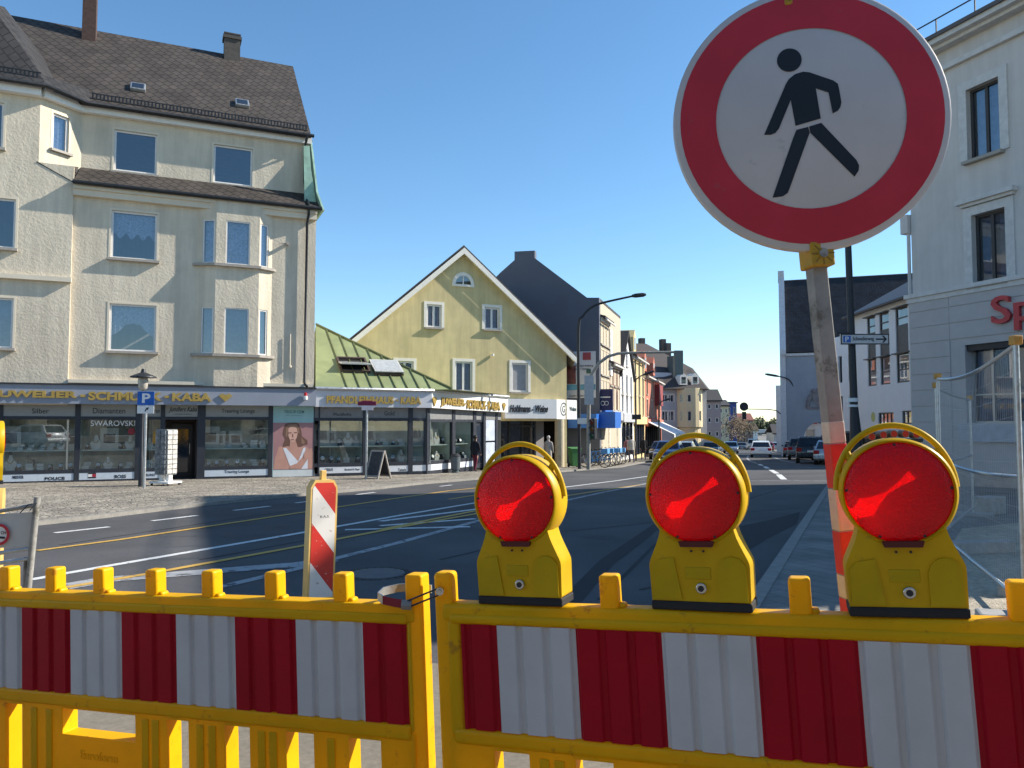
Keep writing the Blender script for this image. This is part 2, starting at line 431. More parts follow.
pave_far = mat('ground_mix', (0.16, 0.15, 0.13), 0.9, var=0.25, scale=3, var2=0.25, scale2=0.2)
cobble = pattern_mat('cobbles', 'voronoi', (0.30, 0.265, 0.215), (0.13, 0.12, 0.10), 6.5, 0.85, 0.8, var=0.35, bdist=0.02)
slabs_ = pattern_mat('paving_slabs', 'brick', (0.23, 0.215, 0.19), (0.13, 0.125, 0.12), 1.0, 0.85, 0.5, rot=R(66), bw=0.4, rh=0.2, mortar=0.008, var=0.12)
sand = mat('sandy_ground', (0.42, 0.36, 0.27), 0.95, var=0.3, scale=18, bump=0.9, bscale=50, bdist=0.02, var2=0.2, scale2=1.2, stain=((0.25, 0.21, 0.16), 9, 0.56))
kerbm = mat('kerb_stone', (0.24, 0.225, 0.20), 0.85, var=0.2, scale=9, bump=0.4, bscale=80, bdist=0.004)
mark_white = mat('road_paint_white', (0.62, 0.62, 0.60), 0.7, var=0.12, scale=20, stain=((0.20, 0.20, 0.20), 16, 0.56))
mark_grey = mat('road_paint_worn', (0.34, 0.34, 0.34), 0.75, var=0.2, scale=14, stain=((0.09, 0.09, 0.095), 7, 0.52))
mark_yellow = mat('road_paint_yellow', (0.55, 0.33, 0.07), 0.7, var=0.15, scale=18, stain=((0.18, 0.13, 0.07), 14, 0.58))
glass = glass_mat('shop_glass', (0.86, 0.90, 0.89), 0.10)
win_glass = glass_mat('window_glass', (0.50, 0.56, 0.66), 0.15)
dark_glass = mat('dark_glass', (0.018, 0.024, 0.036), 0.05, var=0.2, scale=1.5, spec=0.9)
chrome = mat('lock_metal', (0.55, 0.56, 0.56), 0.25, metal=1.0, var=0.2, scale=60)

def lens_material(name, dark, clear):
    m = bpy.data.materials.new(name); m.use_nodes = True
    nt = m.node_tree; N, L = nt.nodes, nt.links; N.clear()
    o = N.new('ShaderNodeOutputMaterial')
    tl = N.new('ShaderNodeBsdfTranslucent'); tl.inputs['Color'].default_value = (0.95, 0.02, 0.03, 1)
    tp = N.new('ShaderNodeBsdfTransparent' if clear > 0.5 else 'ShaderNodeBsdfRefraction'); tp.inputs['Color'].default_value = (0.95, 0.04, 0.04, 1)
    if clear < 0.5: tp.inputs['Roughness'].default_value = 1.0; tp.inputs['IOR'].default_value = 1.55
    pr = N.new('ShaderNodeBsdfPrincipled'); pr.inputs['Base Color'].default_value = (0.40, 0.006, 0.016, 1); pr.inputs['Roughness'].default_value = 0.22
    pr.inputs['Specular IOR Level'].default_value = 0.5
    tc = N.new('ShaderNodeTexCoord'); vo = N.new('ShaderNodeTexVoronoi'); vo.inputs['Scale'].default_value = 270
    L.new(tc.outputs['Object'], vo.inputs['Vector'])
    bp = N.new('ShaderNodeBump'); bp.inputs['Strength'].default_value = 0.8; bp.inputs['Distance'].default_value = 0.0015
    L.new(vo.outputs['Distance'], bp.inputs['Height'])
    L.new(bp.outputs['Normal'], pr.inputs['Normal']); L.new(bp.outputs['Normal'], tl.inputs['Normal'])
    a = N.new('ShaderNodeMixShader'); a.inputs[0].default_value = clear; L.new(tl.outputs[0], a.inputs[1]); L.new(tp.outputs[0], a.inputs[2])
    b = N.new('ShaderNodeMixShader'); b.inputs[0].default_value = dark; L.new(a.outputs[0], b.inputs[1]); L.new(pr.outputs[0], b.inputs[2])
    L.new(b.outputs[0], o.inputs['Surface']); return m
lens_red = lens_material('lens_front', 0.60, 0.5)
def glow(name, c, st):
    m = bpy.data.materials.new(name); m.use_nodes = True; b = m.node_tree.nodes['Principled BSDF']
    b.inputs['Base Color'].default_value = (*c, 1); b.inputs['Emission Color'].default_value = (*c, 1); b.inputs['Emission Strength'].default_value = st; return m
sun_streak_glow = glow('sun_streak_red', (1.0, 0.06, 0.045), 9.0)  # emission that stands in for sunlight passing through the red lenses
lens_back = lens_material('lens_back', 0.12, 0.85)

def translucent_mix(m, col, fac):
    nt = m.node_tree; N, L = nt.nodes, nt.links; b = N['Principled BSDF']; o = [n for n in N if n.type == 'OUTPUT_MATERIAL'][0]
    tl = N.new('ShaderNodeBsdfTranslucent'); tl.inputs['Color'].default_value = (*col, 1); mx = N.new('ShaderNodeMixShader'); mx.inputs[0].default_value = fac
    L.new(b.outputs[0], mx.inputs[1]); L.new(tl.outputs[0], mx.inputs[2]); L.new(mx.outputs[0], o.inputs['Surface'])
translucent_mix(yellow, (1.0, 0.56, 0.0), 0.24); translucent_mix(yellow_lamp, (0.9, 0.55, 0.0), 0.15)

def stripe_mat(name, c1, c2, kx, kz, period, phase):
    m = bpy.data.materials.new(name); nt, N, L, b = nodes_of(m)
    b.inputs['Roughness'].default_value = 0.42
    tc = N.new('ShaderNodeTexCoord'); sx = N.new('ShaderNodeSeparateXYZ'); L.new(tc.outputs['Object'], sx.inputs[0])
    a = N.new('ShaderNodeMath'); a.operation = 'MULTIPLY'; a.inputs[1].default_value = kx; L.new(sx.outputs['X'], a.inputs[0])
    c = N.new('ShaderNodeMath'); c.operation = 'MULTIPLY_ADD'; c.inputs[1].default_value = kz; L.new(sx.outputs['Z'], c.inputs[0]); L.new(a.outputs[0], c.inputs[2])
    d = N.new('ShaderNodeMath'); d.operation = 'MULTIPLY_ADD'; d.inputs[1].default_value = 1 / period; d.inputs[2].default_value = phase; L.new(c.outputs[0], d.inputs[0])
    e = N.new('ShaderNodeMath'); e.operation = 'FRACT'; L.new(d.outputs[0], e.inputs[0])
    g = N.new('ShaderNodeMath'); g.operation = 'GREATER_THAN'; g.inputs[1].default_value = 0.5; L.new(e.outputs[0], g.inputs[0])
    mx = N.new('ShaderNodeMix'); mx.data_type = 'RGBA'; mx.inputs[6].default_value = (*c1, 1); mx.inputs[7].default_value = (*c2, 1); L.new(g.outputs[0], mx.inputs['Factor'])
    nz = N.new('ShaderNodeTexNoise'); nz.inputs['Scale'].default_value = 30; nz.inputs['Detail'].default_value = 8; L.new(tc.outputs['Object'], nz.inputs['Vector'])
    mr = N.new('ShaderNodeMapRange'); mr.inputs['From Min'].default_value = 0.66; mr.inputs['From Max'].default_value = 0.72; L.new(nz.outputs['Fac'], mr.inputs['Value'])
    m2 = N.new('ShaderNodeMix'); m2.data_type = 'RGBA'; L.new(mr.outputs[0], m2.inputs['Factor']); L.new(mx.outputs[2], m2.inputs[6]); m2.inputs[7].default_value = (0.5, 0.36, 0.3, 1)
    L.new(m2.outputs[2], b.inputs['Base Color']); return m
beacon_stripes = stripe_mat('beacon_stripes', (0.60, 0.03, 0.018), (0.74, 0.70, 0.64), 1.25, 1.0, 0.62, 0.42)

# ------------------------------------------------------------------ ground, road, pavements
sheet('ground', [(-400, -60), (400, -60), (400, 2500), (-400, 2500)], -0.10, pave_far)
KL = [G(*p) for p in [(30, 526), (86, 520), (180, 508.5), (258, 500), (307, 495.5), (380, 489), (420, 484.5), (478, 479.6), (557, 472.5), (620, 467.5), (660, 459.5)]]
d_st = Vector((math.sin(R(16.5)), math.cos(R(16.5))))
KL = [(-60, KL[0][1] - 18.0), (-30, KL[0][1] - 5.2)] + KL + [(KL[-1][0] + d_st.x * k, KL[-1][1] + d_st.y * k) for k in (60, 160, 500)]
K0, K1 = G(755, 613), G(830, 488)
kd = Vector((K1[0] - K0[0], K1[1] - K0[1])).normalized()
KR = [(K0[0] - kd.x * 9, K0[1] - kd.y * 9), K0, K1]
side = Vector((math.sin(R(76)), math.cos(R(76))))
KR2a = (K1[0] + side.x * 26, K1[1] + side.y * 26)              # side street opening between the bank and the town hall
q0 = (17.5, 41.5)
KR3 = [(q0[0] + side.x * 26, q0[1] + side.y * 26), q0, (23.8, 57.0), (26.4, 70), (27.6, 78), (27.6 + d_st.x * 80, 78 + d_st.y * 80), (27.6 + d_st.x * 500, 78 + d_st.y * 500)]
sheet('road', KL + [(KR3[-1][0] + 1, KR3[-1][1])] + KR3[::-1] + [KR2a] + KR[::-1] + [(-3.0, -20), (-60, -20)], 0.0, asphalt)
sheet('pavement', KL[::-1] + [(-60, 60), (-60, 700), (150, 700)], 0.07, cobble, thick=0.2)
pr_ = [KR[0], K0, K1, KR2a, (45, KR2a[1] - 8), (45, -8), (KR[0][0], -8)]
sheet('pavement', pr_, 0.10, slabs_, thick=0.2)
sheet('pavement', KR3 + [(400, KR3[-1][1]), (400, 60), (60, KR3[0][1])], 0.10, slabs_, thick=0.2)
def kerb(pts, dz, width=0.13, h=0.03):
    mb = MB(); pp = [pts[0]]
    for a, b in zip(pts[:-1], pts[1:]):
        k = max(1, int(math.dist(a, b) / 1.0)) if math.dist(a, b) < 80 else 8
        for i in range(1, k + 1): pp.append((a[0] + (b[0] - a[0]) * i / k, a[1] + (b[1] - a[1]) * i / k))
    l, r = strip_poly(pp, width)
    rings = [[(l[i][0], l[i][1], gz(*l[i]) - 0.1), (l[i][0], l[i][1], gz(*l[i]) + dz), (r[i][0], r[i][1], gz(*r[i]) + dz), (r[i][0], r[i][1], gz(*r[i]) - 0.1)] for i in range(len(pp))]
    mb.loft(rings); o = mb.build('kerb', kerbm); o['kind'] = 'structure'
kerb(KL[1:-2], 0.078); kerb(KR, 0.108); kerb(KR3[1:-1], 0.108); kerb([K1, KR2a], 0.108)
g1, g2, g3, g4 = G(950, 560), G(1022, 575), (7.0, 5.0), (3.2, 5.6)
sheet('concrete_apron', [(-9, -6), (1.4, -6), (1.4, 4.6), (-1.2, 5.3), (-9, 6.6)], 0.006, mat('worn_concrete', (0.19, 0.165, 0.125), 0.9, var=0.2, scale=30, bump=0.4, bscale=120, bdist=0.003, var2=0.15, scale2=0.8))
sheet('sandy_ground', [G(955, 600), G(948, 560), G(962, 536), G(1015, 530), (14, 14.5), (11, 4), (5.0, 3.6), G(960, 655)], 0.106, sand)

def gl(*p): return [G(*q) for q in p]
strips('road_marking', [gl((54.7, 533.0), (109, 527)), gl((152, 521), (197, 515.6)), gl((234, 510.5), (269.5, 506.3)), gl((296, 503), (316, 500.5)), gl((357, 494.6), (375, 492.4)), gl((440, 486.4), (452, 485))], 0.13, 0.004, mark_white)
strips('road_marking', [gl((30, 580), (100, 567.5), (301, 533), (400, 515.5), (475, 503), (559, 488), (615, 481), (660, 474.5)), ], 0.13, 0.004, mark_white)
strips('road_marking', [gl((217, 588), (301, 568), (336, 558.5), (400, 542.5), (476, 521.5), (560, 502), (647, 483.5), (700, 474))], 0.14, 0.004, mark_grey)
strips('road_marking', [gl((105, 580), (301, 564.5), (330, 560)), gl((60, 588), (105, 580))], 0.35, 0.005, mark_grey)
strips('road_marking', [gl((380, 521.5), (476, 509.5), (560, 505)), gl((380, 526), (476, 519)), gl((345, 530), (470, 527))], 0.16, 0.006, mark_white)
strips('road_marking', [gl((37, 551), (120, 540), (303, 512.5), (400, 498), (449, 491), (478, 488)), gl((66, 588), (150, 574), (301, 546.5), (400, 527.5), (476, 514), (560, 497), (640, 485)), gl((449, 499.5), (475, 495.5), (520, 489)), gl((380, 530), (476, 511))], 0.12, 0.008, mark_yellow)
strips('road_marking', [gl((784, 479.5), (778.5, 474.5)), gl((777, 473.6), (771, 470)), gl((768, 468.5), (764.5, 466.6)), gl((762, 465.6), (759, 464.2))], 0.22, 0.004, mark_white)
strips('road_marking', [gl((757, 463.5), (750, 461), (747.3, 458.5), (748, 455.5)), gl((800, 464), (782, 460.5), (770, 456)), gl((800, 481), (828, 481)), gl((640, 480.5), (800, 480.5))], 0.14, 0.004, mark_grey)
# darker repair patches
patch = mat('asphalt_patch', (0.038, 0.038, 0.04), 0.9, var=0.25, scale=40, bump=0.4, bscale=150, bdist=0.003, spec=0.2)
sheet('asphalt_patch', [G(697, 545), G(722, 530), G(770, 520), G(800, 512), G(797, 524), G(765, 540), G(740, 556), G(712, 560)], 0.003, patch)
sheet('asphalt_patch', [G(560, 600), G(600, 560), G(660, 520), G(668, 522), G(612, 566), G(580, 604)], 0.003, patch)
strips('tar_seam', [gl((440, 560), (560, 532), (640, 524), (700, 516), (800, 508)), gl((600, 600), (655, 545), (700, 520), (745, 500), (790, 487)), gl((200, 560), (330, 536), (470, 517)), gl((60, 545), (200, 524), (330, 505)), gl((640, 590), (700, 575), (752, 575))], 0.05, 0.0025, patch)
# manhole cover
mc = G(377, 574)
mh = thing('manhole_cover', 'round iron manhole cover set in the dark asphalt behind the left barrier', 'manhole cover', loc=(mc[0], mc[1], gz(*mc)))
mb = MB(); mb.lathe([(0.30, 0.002), (0.30, 0.010), (0.28, 0.012), (0.0, 0.012)], 32); mb.build('lid', mat('cast_iron', (0.10, 0.10, 0.105), 0.6, metal=0.4, bump=0.8, bscale=30, bdist=0.006), mh)
mb = MB(); mb.lathe([(0.305, 0.002), (0.305, 0.008), (0.39, 0.008), (0.39, 0.002)], 32, closed=True)
for k in range(24):
    a = k / 24 * 2 * math.pi; mb.box(-0.012, 0.012, 0.31, 0.355, 0.008, 0.012, T=Matrix.Rotation(a, 4, 'Z'))
mb.build('rim', black_rubber, mh)

# ------------------------------------------------------------------ the two yellow barriers
H = 0.98
def plane_frame(P0, P1):
    ex = (P1 - P0).normalized(); ey = Vector((-ex.y, ex.x, 0)).normalized(); ez = ex.cross(ey)
    o = P0 - ez * H
    return Matrix(((ex.x, ey.x, ez.x, o.x), (ex.y, ey.y, ez.y, o.y), (ex.z, ey.z, ez.z, o.z), (0, 0, 0, 1)))

def barrier(M, label, x0, x1, px0, px1, bounds, first, studs, slots, holes):
    t = thing('traffic_barrier', label, 'barrier', M, group='yellow barriers across the road')
    mb = MB()
    mb.box(x0 + 0.02, x1 - 0.02, -0.027, 0.027, H + 0.002, H + 0.046)
    mb.box(x0 + 0.04, x1 - 0.04, -0.032, 0.032, H - 0.002, H + 0.024)
    for a in (x0, x1 - 0.046): mb.box(a, a + 0.046, -0.024, 0.024, 0.06, H + 0.117)
    mb.box(x0 + 0.03, x1 - 0.03, -0.014, 0.018, H - 0.25, H + 0.01)
    mb.box(x0 + 0.04, x1 - 0.04, -0.032, 0.032, H - 0.278, H - 0.241)
    mb.box(x0 + 0.03, px0 - 0.002, -0.026, 0.026, H - 0.26, H + 0.008); mb.box(px1 + 0.002, x1 - 0.03, -0.026, 0.026, H - 0.26, H + 0.008)
    fr = mb.build('frame', yellow, t, bevel=0.011, bseg=4, smooth=50)
    mb = MB(); hs = [(a, b, 0.16, H - 0.285) for a, b in slots] + holes
    oo = [(x0 + 0.03, 0.13), (x1 - 0.03, 0.13), (x1 - 0.03, H - 0.262), (x0 + 0.03, H - 0.262)]
    mb.wall(oo, hs, y=-0.027, reveal=0.054); 
    mb.wall([(p[0], p[1]) for p in oo], hs, y=0.027, reveal=0.0)
    ed = sorted(slots + [(h[0], h[1]) for h in holes])
    for i in range(len(ed) - 1):
        a, b = ed[i][1] + 0.02, ed[i + 1][0] - 0.02
        if b - a > 0.03:
            k = 2 if b - a > 0.07 else 1
            for j in range(k):
                c = a + (b - a) * (j + 0.5) / k; mb.box(c - 0.012, c + 0.012, -0.031, -0.026, 0.15, H - 0.29)
    mb.build('slatted_panel', yellow, t, bevel=0.004, bseg=2, smooth=40, merge=True)
    # corrugated reflective sheeting
    mb = MB(); xs = []; x = px0
    while x < px1 - 1e-6: xs.append(x); x += 0.0025
    xs.append(px1); xs = sorted(set(xs) | {b for b in bounds if px0 < b < px1})
    def yy(x):
        f = ((x - bounds[1]) / 0.0648 + 0.62) % 1.0
        d = abs(f - 0.5) * 0.0648
        return -0.0215 - 0.0075 * max(0.0, min(1.0, (d - 0.006) / 0.0045))
    for a, b in zip(xs[:-1], xs[1:]):
        c = (a + b) / 2; k = sum(1 for q in bounds if q <= c)
        mi = (k + first) % 2
        mb.quad((a, yy(a), H - 0.241), (b, yy(b), H - 0.241), (b, yy(b), H), (a, yy(a), H), mi)
    mb.build('striped_sheeting', [refl_red, refl_white], t, smooth=25, merge=True)
    for s_ in studs:
        mb = MB(); mb.box(s_ - 0.021, s_ + 0.021, -0.021, 0.021, H + 0.04, H + 0.116); mb.box(s_ + 0.015, s_ + 0.035, -0.015, 0.015, H + 0.04, H + 0.055)
        mb.build('stud', yellow, t, bevel=0.007, bseg=3, smooth=50)
    for a in (x0 + 0.25, x1 - 0.25):
        mb = MB(); mb.box(a - 0.2, a + 0.2, -0.42, 0.42, 0.0, 0.10); mb.box(a - 0.05, a + 0.05, -0.06, 0.06, 0.09, 0.2)
        mb.build('foot', black_rubber, t, bevel=0.015)
    return t
MR = plane_frame(at(462, 623, 1.87), at(1010, 646, 1.457)) @ Matrix.Translation((0, 0.021, 0))
ML = plane_frame(at(25, 606.6, 2.375), at(401, 622.9, 1.94)) @ Matrix.Translation((0, 0.021, 0))
bR = barrier(MR, 'right yellow plastic barrier carrying the three red lamps', -0.071, 1.99, 0.0, 1.92,
        [-0.1, 0.09, 0.28, 0.472, 0.666, 0.858, 1.05, 1.245, 1.44, 1.635, 1.83], 1, [0.36, 0.757, 1.143, 1.54, 1.80],
        [(0.070 + 0.195 * k, 0.155 + 0.195 * k) for k in range(9)], [])
bL = barrier(ML, 'left yellow plastic barrier with a row of square studs and no lamps', -0.72, 1.330, -0.66, 1.284,
        [-0.59, -0.395, -0.2, -0.003, 0.189, 0.383, 0.578, 0.777, 0.969, 1.166], 0, [-0.47, -0.28, -0.09, 0.10, 0.288, 0.483, 0.68, 0.887, 1.097],
        [(-0.25, -0.17), (-0.075, -0.005), (0.54, 0.615), (0.735, 0.816), (0.928, 1.013), (1.115, 1.206)], [(0.155, 0.428, H - 0.357, H - 0.285)])
mb = text_mb('Euroform', 0.225, 0.365, H - 0.42, H - 0.395, -0.0268, 0.0016, bold=0.012); mb.build('moulded_mark', yellow, bL)

# ------------------------------------------------------------------ strap that ties the barriers together
def xf(M, x, y, z): return M @ Vector((x, y, z))
st = thing('tie_strap', 'metal and cloth strap with bolt tying the two yellow barriers together', 'strap', Matrix.Translation(xf(ML, 1.30, 0, H + 0.03)))
inv = st.matrix_world.inverted()
z_ = H + 0.065
pb = [xf(ML, 1.325, 0.042, z_ + 0.006), xf(ML, 1.28, 0.050, z_ + 0.008), xf(ML, 1.235, 0.035, z_ + 0.008), xf(ML, 1.212, 0.0, z_ + 0.006), xf(ML, 1.215, -0.032, z_ + 0.0), xf(ML, 1.235, -0.044, z_ - 0.006)]
pc = [xf(ML, 1.235, -0.044, z_ - 0.006), xf(ML, 1.265, -0.041, z_ - 0.012), xf(ML, 1.297, -0.040, z_ - 0.016)]
bolt = xf(MR, -0.045, -0.040, H + 0.077)
def band(path, h, m, name):
    mb = MB(); rings = []
    for i, p in enumerate(path):
        d = (path[min(i + 1, len(path) - 1)] - path[max(i - 1, 0)]).normalized(); n = d.cross(Vector((0, 0, 1))).normalized() * 0.0016
        rings.append([inv @ (p + n + Vector((0, 0, h))), inv @ (p - n + Vector((0, 0, h))), inv @ (p - n - Vector((0, 0, h))), inv @ (p + n - Vector((0, 0, h)))])
    mb.loft(rings); mb.build(name, m, st, smooth=40)
band(pb, 0.010, steel, 'metal_band'); band(pc, 0.010, mat('strap_red', (0.28, 0.02, 0.03), 0.7), 'cloth_loop')
mb = MB(); b0 = xf(ML, 1.297, -0.040, z_ - 0.016); mb.tube([inv @ (b0 + Vector((-0.012, 0, 0.0))), inv @ (b0 + Vector((0.012, 0, -0.001)))], 0.012, 8); mb.build('buckle', dull_steel, st, smooth=40)
for dz in (0.008, -0.008):
    mb = MB(); mb.tube([inv @ (b0 + Vector((0, 0, dz))), inv @ (bolt + Vector((0, 0, dz)))], 0.0022, 8); mb.build('rod', dark_metal, st, smooth=60)
mb = MB(); mb.cyl(inv @ (bolt + Vector((0, -0.006, 0))), inv @ (bolt + Vector((0.0, 0.012, 0))), 0.0095, n=12); mb.cyl(inv @ (bolt + Vector((0, -0.011, 0))), inv @ (bolt + Vector((0, 0.0, 0))), 0.005, n=8); mb.build('bolt', chrome, st, smooth=40)

# ------------------------------------------------------------------ red warning lamps
def lamp(M, label):
    t = thing('warning_lamp', label, 'warning lamp', M, group='red warning lamps')
    zc, rr = 0.242, 0.1
    hr = [(0.105, 0.018), (0.107, 0.090), (0.1065, 0.099), (0.1035, 0.108), (0.097, 0.122), (0.089, 0.140), (0.083, 0.155), (0.079, 0.170)]
    hood = [(-0.105, 0.018)] + hr
    arc = [(math.sin(a) * 0.099, zc - math.cos(a) * 0.099) for a in [R(52) - R(104) * k / 16 for k in range(17)]]
    mb = MB(); mb.prism(hood + arc + [(-a, b) for a, b in hr[:0:-1]], -0.036, 0.036)
    body = mb.build('body', yellow_lamp, t, bevel=0.006, bseg=3, smooth=40)
    mb = MB(); mb.prism([(0.040, 0.022), (0.100, 0.022), (0.100, 0.092), (0.094, 0.104), (0.084, 0.112), (0.070, 0.115), (0.056, 0.111), (0.046, 0.101), (0.040, 0.086)], -0.041, -0.034)
    mb.prism([(-0.038, 0.022), (-0.100, 0.022), (-0.100, 0.092), (-0.088, 0.106), (-0.052, 0.113)], -0.0395, -0.034)
    mb.box(-0.030, 0.026, -0.0375, -0.034, 0.066, 0.092)
    mb.build('battery_cover', yellow_lamp, t, bevel=0.003, smooth=40)
    mb = MB(); T = Matrix.Translation((0, 0, zc)) @ Matrix.Rotation(R(90), 4, 'X')
    mb.lathe([(0.0985, -0.036), (0.102, -0.040), (0.106, -0.036), (0.107, 0.0), (0.106, 0.036), (0.102, 0.040), (0.0985, 0.036)], 56, T=T, closed=True)
    mb.build('housing_ring', yellow_lamp, t, smooth=60)
    for sgn, mm, nm in ((1, lens_red, 'lens'), (-1, lens_back, 'rear_lens')):
        mb = MB(); pr = [(0.0985 * math.sin(R(90) * k / 12), (0.034 + 0.016 * math.cos(R(90) * k / 12)) * sgn) for k in range(12, -1, -1)]
        pr[-1] = (0.0, pr[-1][1]); mb.lathe(pr, 56, T=T)
        ln = mb.build(nm, mm, t, smooth=60)
    mb = MB(); mb.tube([(-0.066, 0.022, zc - 0.042), (-0.050, 0.022, zc - 0.031), (-0.034, 0.022, zc - 0.020), (-0.012, 0.026, zc - 0.005), (0.014, 0.026, zc + 0.013), (0.034, 0.026, zc + 0.027)], [0.010, 0.020, 0.010, 0.002, 0.005, 0.010], 12); mb.build('sun_streak', sun_streak_glow, t, smooth=60)  # added glowing shape imitating the sun's hot spot and streak behind the lens
    mb = MB(); mb.prism([(-0.034, 0.136), (0.034, 0.136), (0.038, 0.148), (-0.038, 0.148)], -0.047, -0.030); mb.build('lens_clip', mat('dark_red_plastic', (0.10, 0.008, 0.01), 0.5), t, bevel=0.002)
    for a in (90, 4, 176, 245, 295):
        mb = MB(); c = Vector((math.cos(R(a)) * 0.094, -0.037, zc + math.sin(R(a)) * 0.094)); mb.cyl(c, c + Vector((0, -0.003, 0)), 0.003, n=8); mb.build('lens_screw', sign_black, t)
    mb = MB(); mb.box(-0.1065, 0.1065, -0.040, 0.040, 0.0, 0.019); mb.build('base', black_rubber, t, bevel=0.003)
    mb = MB(); pa = []
    for k in range(33):
        a = R(2 + 176 * k / 32); pa.append((math.cos(a) * 0.110, 0.004, zc + math.sin(a) * 0.1315))
    mb.tube(pa, 0.0062, 8, sx=1.0)
    for a in (40, 140): 
        c, s_ = math.cos(R(a)), math.sin(R(a)); mb.tube([(c * 0.103, 0.004, zc + s_ * 0.103), (c * 0.111, 0.004, zc + s_ * 0.1295)], [0.008, 0.006], 8)
    for a in (18, 162):
        c, s_ = math.cos(R(a)), math.sin(R(a)); mb.tube([(c * 0.103, 0.004, zc + s_ * 0.103), (c * 0.112, 0.004, zc + s_ * 0.122)], [0.009, 0.006], 8)
    mb.build('handle', yellow_lamp, t, smooth=60)
    mb = MB(); mb.cyl((0.004, -0.034, 0.048), (0.004, -0.044, 0.048), 0.0115, n=20); lk = mb.build('lock', chrome, t, smooth=40, bevel=0.0015)
    mb = MB(); mb.cyl((0.004, -0.0435, 0.048), (0.004, -0.0452, 0.048), 0.0065, n=12); mb.build('keyhole', dark_metal, lk)
    mb = MB()
    for x in (-0.013, 0.013): mb.cyl((x, -0.036, 0.126), (x, -0.0385, 0.126), 0.0026, n=8)
    mb.build('vent_hole', dark_metal, t)
    return t
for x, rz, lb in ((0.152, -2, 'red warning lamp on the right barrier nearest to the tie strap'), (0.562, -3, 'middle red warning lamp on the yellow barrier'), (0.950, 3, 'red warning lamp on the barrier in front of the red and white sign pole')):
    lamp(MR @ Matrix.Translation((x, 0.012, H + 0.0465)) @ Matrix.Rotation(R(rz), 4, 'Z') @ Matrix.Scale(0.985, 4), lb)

# ------------------------------------------------------------------ no-pedestrians sign
SD = 1.70
sc_ = at(810, 118, SD)
Ms = Matrix.Translation(sc_) @ Matrix.Rotation(R(-7), 4, 'Z') @ Matrix.Scale(0.985, 4)
base = at(856, 650, 1.79); base.z = gz(base.x, base.y)
Mpole0 = Matrix.Translation(base)
sg = thing('prohibition_sign', 'round red ringed no pedestrians sign on a leaning pole', 'traffic sign', Mpole0)
inv = sg.matrix_world.inverted()
Msl = inv @ Ms
def ring(mb, r0, r1, y, n=72, mi=0):
    for i in range(n):
        a, b = 2 * math.pi * i / n, 2 * math.pi * (i + 1) / n
        q = [(r0 * math.cos(a), y, r0 * math.sin(a)), (r1 * math.cos(a), y, r1 * math.sin(a)), (r1 * math.cos(b), y, r1 * math.sin(b)), (r0 * math.cos(b), y, r0 * math.sin(b))]
        if r0 < 1e-6: q = q[1:3] + [q[0]]
        mb.add(q, [tuple(range(len(q)))], mi)
mb = MB(); T = Matrix.Rotation(R(90), 4, 'X')
mb.lathe([(0.0, 0.000), (0.297, 0.000), (0.302, -0.003), (0.302, -0.022), (0.298, -0.022), (0.298, -0.004), (0.0, -0.004)], 72, T=T)
mb.build('sign_plate', sign_white, sg, M=Msl, smooth=40)
mb = MB(); ring(mb, 0.207, 0.287, -0.0012); mb.build('red_ring', sign_red, sg, M=Msl)
pic = MB(); c0, c1, ks = 411, 323, 0.3 / 378
def pp(pts): return [((a - c0) * ks, -(b - c1) * ks) for a, b in pts]
pic.prism(pp([(357 + 34 * math.cos(R(10 * k)), 152 + 34 * math.sin(R(10 * k))) for k in range(36)]), -0.0014, -0.0004)
pic.prism(pp([(346, 222), (355, 207), (372, 194), (394, 188), (412, 191), (440, 203), (476, 218), (488, 228), (491, 240), (497, 282), (494, 296), (487, 306), (473, 313), (463, 252), (428, 238), (440, 326), (371, 344), (359, 268), (325, 350), (315, 362), (302, 367), (284, 366)]), -0.0014, -0.0004)
pic.prism(pp([(373, 356), (405, 349), (409, 366), (352, 522), (346, 537), (332, 546), (304, 549), (364, 378)]), -0.0014, -0.0004)
pic.prism(pp([(408, 348), (441, 339), (534, 450), (541, 466), (539, 481), (528, 497), (411, 366)]), -0.0014, -0.0004)
pic.build('pictogram', sign_black, sg, M=Msl)
# pole: square galvanised tube with red and white bands low down
t1 = at(815, 256, 1.735); t2 = at(848, 572, 1.728)
ax = (t2 - t1).normalized()
def pz(py):     # point on the pole axis seen at image height py
    lo, hi = -0.6, 2.4
    for _ in range(50):
        m = (lo + hi) / 2; p = t1 + ax * m
        c, s_ = math.cos(TH), math.sin(TH); z = p.z - EYE; yy = CY - F * (-p.y * s_ + z * c) / (p.y * c + z * s_)
        if yy < py: lo = m
        else: hi = m
    return t1 + ax * lo
ey_ = Vector((-0.10, 0.995, 0)); ey_ = (ey_ - ax * ey_.dot(ax)).normalized(); ex_ = ey_.cross(-ax).normalized()
def seg(p, q, w_, name, m, parent=sg, bevel=0.003):
    mb = MB(); rings = []
    for k in (p, q): rings.append([inv @ (k + ex_ * a * w_ + ey_ * b * w_) for a, b in ((-1, -1), (1, -1), (1, 1), (-1, 1))])
    mb.loft(rings); return mb.build(name, m, parent, bevel=bevel)
end = t1 + ax * ((base.z - t1.z) / ax.z)
seg(pz(-20), end, 0.0178, 'pole', dull_steel)
for a, b, m in ((421, 443, beige_band), (443, 488, red_band), (488, 530, beige_band), (530, 574, red_band), (574, 597, beige_band), (597, 640, red_band)):
    seg(pz(a), pz(b), 0.0185, 'reflective_band', m)
